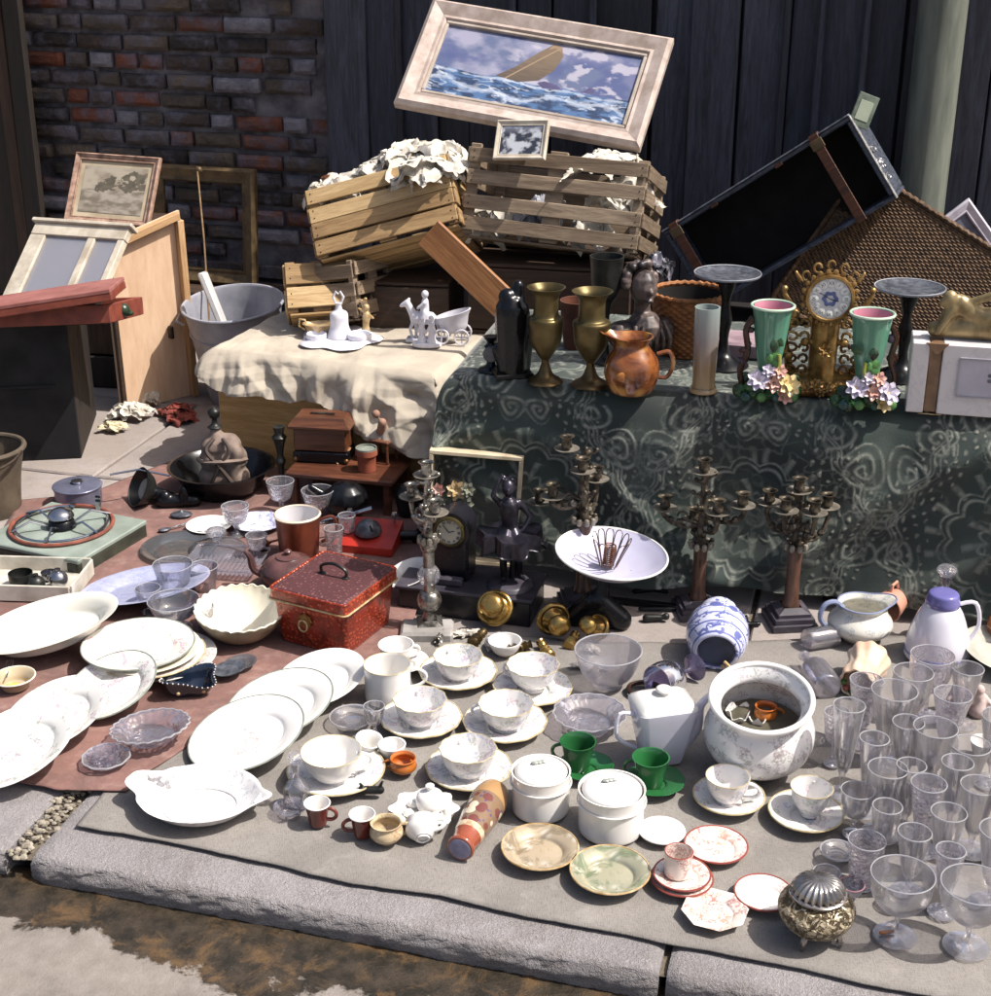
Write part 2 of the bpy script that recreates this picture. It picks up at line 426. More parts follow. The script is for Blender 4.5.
# pavement slabs behind the kerb: real slabs with open joints over dirt
bed = M(); q = [kline(-6, .012, -.03), kline(8, .012, -.03), kline(8, 7, -.03), kline(-6, 7, -.03)]
bd = sheet('joint_bed', kline(-6, .015), 14, 6.5, 280, 200, m_dirt, lambda X, Y, U, V: -.022 + .014*fbm(X, Y, 30, 9, 4))
tag(bd, kind='structure')
pv = thing('pavement', None, None); pv['kind'] = 'structure'
def slab(poly, z=0.0):
    cx = sum(p[0] for p in poly)/len(poly); cy = sum(p[1] for p in poly)/len(poly)
    pts = []
    for i, p in enumerate(poly):
        q = poly[(i+1) % len(poly)]; L = math.hypot(q[0]-p[0], q[1]-p[1]); k = max(1, int(L/.04))
        for j in range(k):
            t = j/k; w = .0045*nz(p[0]+(q[0]-p[0])*t, p[1]+(q[1]-p[1])*t, 3, 18)*(1 if 0 < j else 0)
            pts.append((p[0]+(q[0]-p[0])*t + w*(cy-p[1])/.5, p[1]+(q[1]-p[1])*t + w))
    ins = [(x+(cx-x)*.012, y+(cy-y)*.012) for x, y in pts]; nn = len(pts)
    vs = [kline(x, y, -.05) for x, y in pts] + [kline(x, y, z-.005) for x, y in pts] + [kline(x, y, z) for x, y in ins]
    fs = [(i, (i+1) % nn, nn+(i+1) % nn, nn+i) for i in range(nn)] + [(nn+i, nn+(i+1) % nn, 2*nn+(i+1) % nn, 2*nn+i) for i in range(nn)] + [tuple(range(2*nn, 3*nn))]
    m = M(); m.add(vs, fs); return m.build('slab', m_pave, pv, smooth=False)
for iy in range(8):
    for ix in range(-4, 6):
        x0 = ix*.78 + (.31 if iy % 2 else 0) - .012; y0 = .315 + iy*.64; g = .006
        a = [(x0+g, y0+g), (x0+.78-g, y0+g), (x0+.78-g, y0+.64-g), (x0+g, y0+.64-g)]
        if iy == 0 and ix == 0: a[0] = (x0+.13, y0+g); a[3] = (x0+.05, y0+.64-g)
        if iy == 0 and ix == -1: a[1] = (x0+.78+.01, y0+g-.02)
        slab(a, .001*((ix*7+iy*3) % 3))
# loose grit in the gap at the kerb's left end
gr = M(); rg = random.Random(3)
for i in range(420):
    s = rg.gauss(-.03 if i % 2 else .03, .012) + (rg.random()*.12 if i % 2 == 0 else 0); t = rg.random()*.34 if i % 2 else .30+rg.random()*.05
    r = rg.uniform(.0025, .008); p = kline(s, t, -.006 + r*.3)
    gr.ball(p, (r, r*rg.uniform(.6, 1), r*.6), 6)
tag(gr.build('gravel', mk('grit_stones', C('#a39a8c'), C('#5e564a'), rough=.9, scale=60, shuffle=False), smooth=False), kind='stuff')

# ---------------------------------------------------------------- walls at the back
WU = Vector((math.cos(R(-18)), math.sin(R(-18)), 0)); WN = Vector((WU.y, -WU.x, 0))   # WN points to the viewer
w0 = Vector((0, 4.95, 0))
def wall_pt(px, py=250):                    # s along the wall where a sight line meets it
    d = ray(px, py); o = Vector((0, 0, CAM_H)); nn = WN
    t = (w0-o).dot(nn)/d.dot(nn); return ((o+d*t)-w0).dot(WU)
def WP(s, t, z): return w0 + WU*s + WN*t + Vector((0, 0, z))
rotW = Matrix.Rotation(R(-18), 4, 'Z')
sB0, sB1 = wall_pt(-40), wall_pt(336)
brick_cols = [('#54463f', '#332a29'), ('#7a4c3b', '#50352c'), ('#3d3532', '#211d1d'), ('#87838c', '#5d5a60'), ('#7b4632', '#57352c'), ('#5b5048', '#3d3630'), ('#6a5c50', '#453c35')]
def mat_brick(i, a, b):
    n = NT('old_brick'); co = n.shuffled()
    c = n.mix(n.ramp(n.noise(14, 5, .7, co), [(.35, 0), (.65, 1)]), C(a), C(b))
    c = n.mix(n.math('MULTIPLY', n.ramp(n.noise(7, 5, .7, co), [(.47, 0), (.62, 1)]), .75), c, C('#6e6a76'))
    return n.bsdf(c, .92, 0, n.noise(45, 5, .7, co), 1.0, .012)
m_br = [mat_brick(i, a, b) for i, (a, b) in enumerate(brick_cols)]
m_mortar = mk('lime_mortar', C('#807a7e'), C('#4a4548'), rough=.95, scale=9, bump=1, bscale=50, bdist=.008, shuffle=False)
bw = thing('brick_wall', 'dark sooty brick wall with crumbling pale mortar and a few orange bricks', 'wall', WP(sB0, 0, 0), R(-18))
m = M(); Lw = sB1-sB0; nu, nv = 160, 170
U, V = np.meshgrid(np.linspace(0, Lw, nu), np.linspace(0, 1.9, nv))
npmesh('mortar', np.stack([U, .012 + .016*fbm(U, V, 16, 4, 4), V], -1), nu, nv, m_mortar, bw)
m.box((Lw/2, .17, .95), (Lw, .24, 1.9)).build('core', m_mortar, bw, smooth=False)
brick_meshes = []
for k in range(14):                         # a few worn shapes, shared
    bm_ = M(); L = [.175, .086][k % 2]; nn = 7 if L > .12 else 4
    U, V = np.meshgrid(np.linspace(-L/2, L/2, nn*2), np.linspace(-.0245, .0245, 5))
    ed = np.minimum(np.minimum(U+L/2, L/2-U), np.minimum(V+.0245, .0245-V))
    Y = -.012*np.clip(ed/.009, 0, 1)**.5 - .007*(fbm(U+k, V+k*3, 24, k, 3)-.5)*2
    vs = [(U[j, i] + .003*nz(U[j, i], V[j, i], k, 40), Y[j, i]-.002, V[j, i] + .003*nz(U[j, i], V[j, i], k+9, 40)) for j in range(5) for i in range(nn*2)]
    w = nn*2
    fs = [(j*w+i, j*w+i+1, (j+1)*w+i+1, (j+1)*w+i) for j in range(4) for i in range(w-1)]
    per = [i for i in range(w)] + [j*w+w-1 for j in range(1, 5)] + [4*w+i for i in range(w-2, -1, -1)] + [j*w for j in range(3, 0, -1)]
    n0 = len(vs); vs += [(vs[i][0], .03, vs[i][2]) for i in per]
    fs += [(per[i], n0+i, n0+(i+1) % len(per), per[(i+1) % len(per)]) for i in range(len(per))]
    bm_.add(vs, fs); brick_meshes.append(bm_)
bobj = {}
def put_brick(kind, mi, x, z, tilt, sy):
    key = (kind, mi)
    if key not in bobj:
        bobj[key] = brick_meshes[kind].build('brick', m_br[mi], bw); o = bobj[key]
    else:
        o = bobj[key].copy(); COL.objects.link(o)
    o.location = (x, sy, z); o.rotation_euler = (0, tilt, 0)
rg = random.Random(12); row = 0; z = .30
while z < 1.36:
    x = rg.uniform(-.1, 0) if row % 2 else rg.uniform(-.2, -.1)
    while x < Lw-.03:
        hdr = rg.random() < (.55 if row % 3 == 1 else .12); L = .086 if hdr else .175
        if x+L > .0 and x+L < Lw+.02:
            if rg.random() > .05:
                k = rg.randrange(7)*2 + (1 if hdr else 0)
                mi = rg.choices(range(7), (4, 2.4, 3, 3.2, 1.2, 3, 3))[0]
                put_brick(k, mi, x+L/2, z+rg.uniform(-.003, .003), rg.uniform(-.02, .02), rg.uniform(-.004, .012))
        x += L+.013+rg.uniform(-.002, .004)
    z += .066; row += 1
rest = M(); z0_ = z
for z in [z0_+.066*i for i in range(8)] + [.30-.066*i for i in range(1, 5)]:
    x = rg.uniform(-.2, 0)
    while x < Lw-.2: rest.box((x+.0875, 0, z), (.17, .02, .048), bev=.004); x += .188
tag(rest.build('brick_course', m_br[0], bw, smooth=False), kind='stuff')

# plank wall
def wood(name, a, b, rough=.6, g=(1, 1, 9), streak=.5, bump=.3, axis=None, dist=1.2, spec=None, coatw=0.0):
    """g stretches the grain: the largest component runs across the grain"""
    n = NT(name); co = n.mapping(n.shuffled(), scale=g)
    w = n.noise(5, 6, .65, co, dist=dist); fine = n.noise(38, 4, .6, co)
    c = n.mix(n.ramp(w, [(.36, 0), (.64, 1)]), a, b)
    c = n.mix(n.ramp(fine, [(.4, 0), (.75, streak)]), c, tuple(k*.5 for k in b))
    return n.bsdf(c, rough, 0, n.math('ADD', fine, w), bump, .002, Coat_Weight=coatw)
VG = (9, 9, .8)                             # vertical grain
m_plank = [wood('tarred_plank', C(a), C(b), .55, VG) for a, b in (('#3b3f50', '#222530'), ('#323644', '#1c1e27'), ('#4a4d5c', '#2a2c37'), ('#2b2e39', '#181a20'))]
pw = thing('plank_wall', 'dark blue-black wall of upright boards behind the stall', 'wall', WP(sB1, 0, 0), R(-18))
sP1 = wall_pt(1040)+.5; x = 0; Lp = sP1-sB1; k = 0; rg = random.Random(5)
while x < Lp:
    w = rg.uniform(.10, .19); o = M().box((w/2, -.012, 1.05), (w-.006, .03, 2.1), bev=.004).build('plank', m_plank[rg.randrange(4)], pw, smooth=False)
    o.location = (x, rg.choice((-.016, 0, .008, 0))+.0007*k, 0); o.rotation_euler = (0, R(rg.uniform(-.35, .35)), 0)
    if rg.random() < .45:
        b_ = M().box((0, -.04, 1.05), (.022, .022, 2.1), bev=.004).build('batten', m_plank[rg.randrange(3)], pw, smooth=False); b_.location = (x-.003, 0, 0)
    x += w; k += 1
M().box((Lp/2, .06, 1.05), (Lp, .06, 2.08)).build('backing_board', m_plank[3], pw, smooth=False)
# added round post: a pale light-leak band given shape and colour
m_leak = mk('light_leak_grey_green', C('#6c7065'), C('#4c5149'), rough=.6, scale=6, stretch=(4, 4, .6), bump=.2, shuffle=False)
sp = wall_pt(928, 150); p = thing('light_leak_post', 'added pale grey-green post standing in for a light-leak band at right', 'post', WP(sp, .11, 0), R(-18))
M().lathe([(.075, 0), (.075, .02), (.07, .03), (.07, 2.15), (0, 2.15)], 40).build('shaft', m_leak, p)
for z in (.55, 1.5): M().lathe([(.071, z-.02), (.078, z-.018), (.078, z+.018), (.071, z+.02)], 40).build('band', m_leak, p)
# dark leaning boards left of the brick wall
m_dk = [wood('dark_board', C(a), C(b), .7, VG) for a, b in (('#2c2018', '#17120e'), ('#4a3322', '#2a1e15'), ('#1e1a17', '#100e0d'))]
lb = thing('leaning_boards', 'stack of dark brown boards leaning upright at the left end of the brick wall', 'boards', WP(wall_pt(30), .06, 0), R(-18))
for i, (dx, w, ti, mi) in enumerate(((-.40, .16, 0, 2), (-.22, .12, 1.5, 0), (-.1, .1, 0, 2), (.0, .12, -.6, 0), (.085, .05, -1.2, 1), (.155, .07, -.8, 0), (-.60, .2, 0, 0))):
    o = M().box((0, 0, .95), (w, .03, 1.9), bev=.003).build('board', m_dk[mi], lb, smooth=False); o.location = (dx, -.04*i*.5, 0); o.rotation_euler = (R(-2), R(ti), 0)
nb = M(); q = WP(wall_pt(8, 6), .15, .0); q.z = GY(8, 6, q.y).z; nb.box((0, 0, 0), (.1, .004, .12))
m_paper = mk('old_paper', C('#cfc8b4'), C('#a89f88'), rough=.9, scale=25, bump=.3, bscale=30)
o = nb.build('paper_notice', m_paper, smooth=False); o.location = q; o.rotation_euler = (0, R(4), R(-18)); tag(o, 'scrap of pale paper notice pinned high on the dark boards', 'notice')
fl = thing('board_fence', 'dark brown upright board fence running on left of the brick wall', 'fence', WP(sB0, 0, 0), R(-18))
x = -.002; k = 0
while x > -3.2:
    w = rg.uniform(.13, .2); o = M().box((-w/2, -.012, 1.0), (w-.006, .03, 2.0), bev=.004).build('plank', m_dk[rg.randrange(3)], fl, smooth=False); o.location = (x, rg.choice((0, .008, -.01))+.0006*k, 0); x -= w; k += 1
# ---------------------------------------------------------------- wooden crates, the painting and what lies round them
LG = (.8, 9, 9)                             # grain along local x
m_slat = [wood('crate_pine', C(a), C(b), .75, LG) for a, b in (('#bd9d6e', '#99794f'), ('#cdb084', '#a98a5e'), ('#ab8c62', '#836643'))]
m_slat_d = [wood('weathered_pine', C(a), C(b), .8, LG) for a, b in (('#8f7c66', '#5f4f40'), ('#a5917a', '#705f4e'))]
m_nail = mk('nail_head', C('#4a4038'), rough=.5, metal=.8, scale=90)
def crate(name, label, M4, W, H, D, rows, mats, sh=.7, group=None, gap_r=0):
    t = thing(name, label, 'crate', mat=M4, group=group); rg = random.Random(int(W*1e4)); pitch = H/rows; h = pitch*sh
    meshes = {}
    def piece(nm, key, L, loc, rot, mat):
        if key not in meshes:
            m = M(); n_ = 8
            for i in range(n_):            # slightly bowed board of eight short lengths
                pass
            m.box((0, 0, 0), (L, h if nm == 'slat' else .028, .007 if nm == 'slat' else .02), bev=.0015)
            meshes[key] = m.build(nm, mat, t, smooth=False); o = meshes[key]
        else:
            o = meshes[key].copy(); COL.objects.link(o)
        o.location = loc; o.rotation_euler = rot; return o
    for r in range(rows):
        y = pitch*(r+.5)
        for side in range(4):
            mi = rg.randrange(len(mats)); tw = rg.uniform(-.012, .012); jy = rg.uniform(-.004, .004)
            if side == 0: piece('slat', ('f', mi), W, (W/2, y+jy, .0038), (0, 0, tw), mats[mi])
            elif side == 1: piece('slat', ('f', mi), W, (W/2, y+jy, -D-.0038), (0, 0, tw), mats[mi])
            else: piece('slat', ('s', mi), D-.002, (0-.0036 if side == 2 else W+.0036, y+jy, -D/2), (0, R(90), 0), mats[mi])
    for x in (.014, W-.014, W*.5):
        for z in (-.012, -D+.012):
            if x == W*.5 and z < -.02: continue
            p = M().box((0, 0, 0), (.03 if x != W*.5 else .05, H*.99, .016), bev=.002).build('corner_post' if x != W*.5 else 'centre_batten', mats[-1], t, smooth=False); p.location = (x, H/2, z+.0003)
    nb = 5
    for i in range(nb):
        o = piece('floor_slat', ('b', 0), W-.01, (W/2, -.0045, -D*(i+.5)/nb), (R(90), 0, 0), mats[0]); o.scale = (1, .5*D/nb/.028*1.5, .3)
    nl = M()
    for r in range(rows):
        for x in (.014, W-.014):
            for dy in (-.25, .25): nl.ball((x, pitch*(r+.5+dy*sh), .0078), (.0022, .0022, .0012), 6)
    nl.build('nails', m_nail, t)
    return t
m_paperw = mk('crumpled_paper', C('#d9d3c8'), C('#a8a094'), rough=.9, scale=30, bump=.4, bscale=40, bdist=.003)
m_paperg = mk('newspaper', C('#a9aab2'), C('#6f717d'), rough=.9, scale=60, bump=.4, bscale=60)
def crumple(name, p, r, seed, mat, label, group=None, flat=(1, 1, 1), cat='paper'):
    """sheets of paper bunched up: thin open surfaces with pressed creases, folded over one another"""
    m = M(); n_ = 30; rg = random.Random(seed*13+1)
    def ridge(u, v, s, k): a = noise.noise(Vector((u*s+k*3.7, v*s-k, seed*1.7+k))); return (1-2.6*abs(a))
    for sh in range(3):
        vs = []; rot = Matrix.Rotation(rg.uniform(0, 6.28), 3, 'Z') @ Matrix.Rotation(rg.uniform(-.9, .9) if sh else 0, 3, 'X') @ Matrix.Rotation(rg.uniform(-.9, .9) if sh else 0, 3, 'Y'); sc_ = 1-.18*sh
        for j in range(n_):
            for i in range(n_):
                u = i/(n_-1)*2-1; v = j/(n_-1)*2-1; e = 1+.18*noise.noise(Vector((u*2.3, v*2.3, seed+sh*5)))
                d = [ridge(u, v, 1.3, k+sh*9)*.30+ridge(u, v, 2.9, k+4+sh*9)*.15+ridge(u, v, 6, k+8+sh*9)*.05 for k in range(3)]
                q = Vector((u*e*.72+d[0]*.55, v*e*.72+d[1]*.55, .62-.62*(u*u+v*v)*.8+d[2]*.9-.25)); q = rot @ q * (r*sc_)
                vs.append((q.x*flat[0], q.y*flat[1], q.z*flat[2]))
        m.add(vs, [(j*n_+i, j*n_+i+1, (j+1)*n_+i+1, (j+1)*n_+i) for j in range(n_-1) for i in range(n_-1)])
    o = m.build(name, mat, smooth=True, ang=48); o.location = p; o.rotation_euler = (0, 0, seed)
    return tag(o, label, cat, group)

# crate with the newspapers (right, upright)
mB, W, H = frame3(GY(460, 233, 4.02), GY(617, 252, 3.90), GY(455, 140, 4.10))
crB = crate('wooden_crate', 'weathered slatted crate of papers directly below the seascape painting', mB, .50, H, .34, 4, m_slat_d, .62)
crB_M = mB.copy()
for x, y, z, r, sd, mt, lb in ((.08, .05, -.1, .06, 3, m_paperw, 'pale crumpled paper low in the weathered crate behind its left end'),
                             (.2, .08, -.12, .06, 4, m_paperg, 'grey crumpled newspaper in the middle of the weathered crate'),
                             (.34, .05, -.1, .06, 5, m_paperw, 'white crumpled paper near the right end of the weathered crate'),
                             (.42, .16, -.14, .06, 6, m_paperw, 'crumpled sheet behind the upper right slats of the weathered crate'),
                             (.36, .245, -.13, .085, 7, m_paperw, 'wide sheet of wrapping paper bulging over the right end of the weathered crate')):
    crumple('crumpled_paper', mB @ Vector((x, y, z)), r*1.5, sd, mt, lb, 'crumpled papers in the crates', (1.3, .8, 1) if sd != 7 else (1.3, .55, .5))
# framed photograph standing in it
mf, W, H = frame3(GY(493, 160, 4.02), GY(545, 160, 3.96), GY(490, 121, 4.08))
t = thing('framed_photograph', 'small grey photograph in a pale mount standing in the weathered crate', 'picture', mat=mf)
m_mount = mk('pale_card', C('#cdc3b2'), C('#a89c8c'), rough=.8, scale=20)
def frame_bars(t, W, H, b, d, mat, name='frame_bar', prof=None):
    for i, (c, dm, rz) in enumerate((((W/2, b/2), W, 0), ((W/2, H-b/2), W, PI), ((b/2, H/2), H, -PI/2), ((W-b/2, H/2), H, PI/2))):
        L = dm; m = M()
        # mitred moulding: cross-section runs from the inner edge (y=+b/2) to the outer (y=-b/2)
        pr = prof or [(-b/2, 0), (-b/2, d*.7), (-b*.3, d), (-b*.05, d*.8), (b*.25, d*.55), (b*.4, d*.6), (b/2, d*.35), (b/2, 0)]
        vs = []
        for sx in (-1, 1):
            for (y, z) in pr: vs.append((sx*(L/2-(y+b/2)), y, z))
        k = len(pr); fs = [(j, (j+1) % k, k+(j+1) % k, k+j) for j in range(k)]
        m.add(vs, fs); o = m.build(name, mat, t, smooth=False); o.location = (c[0], c[1], .0004*(i % 2)); o.rotation_euler = (0, 0, rz)
def flat_print(name, W, H, nu, nv, fn, mat, parent, x0=0, y0=0, z=0):
    U, V = np.meshgrid(np.linspace(0, 1, nu), np.linspace(0, 1, nv)); col = fn(U, V)
    return npmesh(name, np.stack([x0+U*W, y0+V*H, np.full_like(U, z)], -1), nu, nv, mat, parent, col)
m_print = printed('painted_canvas', .55, .25, 260)
m_photo = printed('photo_print', .35, .05, 100)
def lerp3(a, b, t): t = np.clip(t, 0, 1)[..., None]; return np.array(a)*(1-t) + np.array(b)*t
def fn_photo(U, V):
    f = fbm(U*6, V*5, 1.2, 31, 4); c = lerp3(C('#c9cbd2'), C('#3a3d48'), (f-.38)*5)
    return lerp3(c, C('#9a9dab'), np.clip((V-.7)*4, 0, 1)*.6)
frame_bars(t, W, H, .016, .008, m_mount); flat_print('print', W-.028, H-.028, 60, 50, fn_photo, m_photo, t, .014, .014, .003)
M().box((W/2, H/2, -.004), (W-.002, H-.002, .006)).build('backing', m_mount, t, smooth=False)

# seascape
mS, W, H = frame3(GY(395, 108, 4.36), GY(640, 153, 4.15), GY(441, 5, 4.60))
print('seascape', W, H, (GY(395,108,4.36)-GY(640,153,4.15)).normalized().dot((GY(441,5,4.6)-GY(395,108,4.36)).normalized()))
t = thing('seascape_painting', 'large off-white framed painting of a tilting boat on rough sea, on top of the crates', 'painting', mat=mS)
m_white_frame = mk('worn_white_frame', C('#b9aaa2'), C('#9b8a80'), rough=.6, scale=24, bump=.3, bscale=80)
m_inner = mk('inner_slip', C('#b3a79c'), C('#8f8378'), rough=.6)
fb = .062
frame_bars(t, W, H, fb, .034, m_white_frame)
m = M()
for (c, d) in (((W/2, fb+.004, .01), (W-2*fb-.002, .010, .012)), ((W/2, H-fb-.004, .01), (W-2*fb-.002, .010, .012)), ((fb+.004, H/2, .0102), (.010, H-2*fb-.019, .012)), ((W-fb-.004, H/2, .0102), (.010, H-2*fb-.019, .012))): m.box(c, d, bev=.002)
m.build('inner_slip', m_inner, t, smooth=False)
def seg_mask(U, V, poly):
    m = np.zeros_like(U, bool); n = len(poly); j = n-1
    for i in range(n):
        xi, yi = poly[i]; xj, yj = poly[j]
        m ^= ((yi > V) != (yj > V)) & (U < (xj-xi)*(V-yi)/(yj-yi+1e-9)+xi); j = i
    return m
def fn_sea(U, V):
    a = 2.0
    cl = fbm(U*a*3.2+3, V*3.6, 1.3, 5, 6); sky = lerp3(C('#56607f'), C('#8f8ea3'), (cl-.40)*3.4)
    sky = lerp3(sky, C('#3f4a78'), np.clip((fbm(U*a*2, V*3+9, 1.4, 6, 5)-.5)*5, 0, .7))
    sky = lerp3(sky, C('#a9a5b2'), np.clip((fbm(U*a*4+7, V*6, 1.5, 8, 6)-.56)*9, 0, .8)*np.clip((U-.3)*8, 0, 1))
    hz = .40 - .04*U + .012*np.sin(U*21); wv = fbm(U*a*9, V*26-U*3, 1.0, 9, 5)
    sea = lerp3(C('#1d3152'), C('#44638c'), (wv-.38)*5)
    rid = 1-np.abs(fbm(U*a*5+2*V, V*13+np.sin(U*14)*.4, 1.2, 12, 5)-.5)*14
    foam = np.clip(rid, 0, 1)*np.clip((fbm(U*a*5, V*9, 1.3, 14, 4)-.44)*7, 0, 1)
    sea = lerp3(sea, C('#b9c0cd'), foam*.95)
    big = np.clip(1-np.abs(V-(.20+.05*np.sin(U*9+1)+.03*np.sin(U*23)))/(.075*(fbm(U*a*14, V*24, 1, 15, 5)*2.2-.5).clip(.05)), 0, 1)*(.5+.5*fbm(U*a*30, V*60, 1, 19, 3))
    sea = lerp3(sea, C('#bcc3d0'), big*.85)
    crest = np.clip(1-np.abs(V-hz+.03)/(.05*(fbm(U*a*14, V*12, 1, 16, 5)*2-.6).clip(.03)), 0, 1)*.8
    sea = lerp3(sea, C('#b3bbca'), crest*.9)
    c = np.where((V > hz)[..., None], sky, sea)
    hull = seg_mask(U, V, [(.32, .40), (.44, .37), (.53, .43), (.59, .60), (.61, .80), (.59, .93), (.55, .95), (.48, .78), (.40, .56)])
    hc = lerp3(C('#6e5d4c'), C('#2f2a2c'), (.75-V)*1.6+.5*(fbm(U*20, V*60, 1, 18, 3)-.5))
    c = np.where(hull[..., None], hc, c)
    dk = seg_mask(U, V, [(.53, .86), (.56, .90), (.60, .84), (.61, .80), (.59, .93), (.55, .95)])
    c = np.where(dk[..., None], lerp3(C('#8f7860'), C('#5f4a3c'), (U-.55)*7), c)
    c = np.where(((np.abs((V-.70)-(U-.50)*2.4) < .012) & hull)[..., None], np.array(C('#8f7a62')), c)
    rk = seg_mask(U, V, [(.53, .40), (.56, .44), (.62, .42), (.66, .36), (.56, .34)]) | seg_mask(U, V, [(.74, .37), (.78, .45), (.81, .45), (.805, .38)])
    return np.where(rk[..., None], lerp3(C('#3a3450'), C('#55507a'), wv*1.2), c)
flat_print('canvas', W-2*fb, H-2*fb, 420, 240, fn_sea, m_print, t, fb, fb, .006)
M().box((W/2, H/2, -.006), (W-.02, H-.02, .010)).build('backing', m_dk[1], t, smooth=False)

# crate with white crumpled paper (left, tipped)
mA, W, H = frame3(GY(318, 259, 4.02), GY(459, 222, 3.98), GY(296, 194, 4.12))
print('crateA', W, H)
crA = crate('wooden_crate', 'pale slatted crate tipped to one side, heaped with white crumpled paper', mA, W, H, .30, 4, m_slat, .86)
pl = [(.05, H+.03, -.12, .065), (.14, H+.045, -.14, .06), (.22, H+.06, -.12, .07), (.30, H+.05, -.1, .075), (.385, H+.02, -.06, .07), (.36, H-.03, .005, .06), (.20, H+.07, -.2, .06), (.1, H+.01, -.07, .05), (.28, H+.10, -.17, .06)]
lbs = ['near its left end', 'left of the middle', 'at the middle', 'right of the middle', 'at its right end', 'hanging over its front edge', 'at the back', 'low at the front left', 'topmost of the heap']
for i, ((x, y, z, r), lb) in enumerate(zip(pl, lbs)):
    crumple('crumpled_paper', mA @ Vector((x, y-.025, z)), r*1.65, i+11, m_paperw if i != 6 else m_paperg, 'white crumpled paper in the tipped crate, ' + lb, 'crumpled papers in the crates', (1.25, .9, .8))
# small brown bottle neck and a bentwood bit sticking out at the left
m_brownw = wood('brown_wood', C('#7a4a2c'), C('#4c2b19'), .45, LG)
q = mA @ Vector((.04, H+.02, -.14)); o = M().tube([(0, 0, -.04), (0, 0, .06)], [.013, .016]).build('wooden_peg', m_brownw); o.location = q; o.rotation_euler = (0, R(-20), 0)
tag(o, 'short brown wooden peg poking out at the left end of the tipped paper crate', 'peg')

# low crate under the tipped one, seen from its end
mC, W, H = frame3(GY(288, 313, 3.98), GY(357, 308, 4.0), GY(284, 262, 4.06))
crC = crate('wooden_crate', 'low open slatted crate behind the cloth-covered box, under the tipped crate', mC, W+.0, H, .17, 2, m_slat, .8)
mC2, W, H = frame3(GY(360, 318, 3.98), GY(398, 306, 4.2), GY(358, 258, 4.04))
crC2 = crate('wooden_crate', 'narrow slatted crate on end beside the low crate, its side turned to the right', mC2, W, H, .12, 3, m_slat_d, .7)
# loose board
mD, W, H = frame3(GY(447, 228, 3.86), GY(512, 290, 3.80), GY(428, 258, 3.86))
o = M().box((W/2+.0, H*.45, 0), (W+.06, .085, .016), bev=.003).build('loose_board', wood('orange_board', C('#a97647'), C('#83532e'), .6, LG), smooth=False); o.matrix_world = mD
tag(o, 'loose orange-brown board leaning diagonally below the two crates', 'board')
# dark packing cases that carry the crates
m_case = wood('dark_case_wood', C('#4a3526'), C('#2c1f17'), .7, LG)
def case(name, label, p, sz, rz, mat, cat='box', boards=3):
    t = thing(name, label, cat, p, rz); w, d, h = sz
    for i in range(boards):
        hh = h/boards
        for j, (c, dm) in enumerate((((0, -d/2, hh*(i+.5)), (w, .012, hh-.004)), ((0, d/2, hh*(i+.5)), (w, .012, hh-.004)), ((-w/2+.007, 0, hh*(i+.5)), (.012, d-.014, hh-.004)), ((w/2-.007, 0, hh*(i+.5)), (.012, d-.014, hh-.004)))):
            o = M().box((0, 0, 0), dm, bev=.002).build('board', mat, t, smooth=False); o.location = c
    M().box((0, 0, h+.005), (w-.002, d-.002, .01), bev=.002).build('top', mat, t, smooth=False)
    return t
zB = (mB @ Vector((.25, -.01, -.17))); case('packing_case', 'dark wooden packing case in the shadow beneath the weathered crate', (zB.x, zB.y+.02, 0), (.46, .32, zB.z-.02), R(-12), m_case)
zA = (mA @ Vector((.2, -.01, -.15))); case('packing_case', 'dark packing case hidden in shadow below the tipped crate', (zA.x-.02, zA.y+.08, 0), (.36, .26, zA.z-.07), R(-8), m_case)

# ---------------------------------------------------------------- left: frames, panels, the black cabinet, the tub
m_gilt = mk('dull_gilt_frame', C('#6e5a3c'), C('#4a3a26'), rough=.45, metal=.25, scale=30, bump=.5, bscale=60, bdist=.003)
mG, W, H = frame3(GY(140, 300, 4.78), GY(258, 300, 4.72), GY(150, 160, 4.98))
W = .42; H = .50
mG.translation = WP(wall_pt(272)-W, .17, CAM_H-1.125+.0)  # against the bricks
mG = Matrix.Translation(WP(wall_pt(270, 175)-W, .14, GY(265, 300, 4.9).z)) @ rotW @ Matrix.Rotation(R(84), 4, 'X')
H = GY(270, 172, 5.05).z - mG.translation.z
t = thing('empty_picture_frame', 'empty dull gilt frame leaning against the bricks behind the zinc tub', 'frame', mat=mG)
frame_bars(t, W, H, .055, .03, m_gilt)
bx = thing('packing_case', 'low dark case at the foot of the bricks that the gilt frame stands on', 'box', (mG.translation + rotW.to_3x3() @ Vector((W/2, -.03, 0))) * 1, R(-18)); bz = bx.location.z; bx.location.z = 0
M().box((0, 0, bz/2), (W+.1, .2, bz-.002), bev=.004).build('body', m_case, bx, smooth=False); M().box((0, -.102, bz/2), (W, .008, .05), bev=.002).build('batten', m_dk[1], bx, smooth=False)
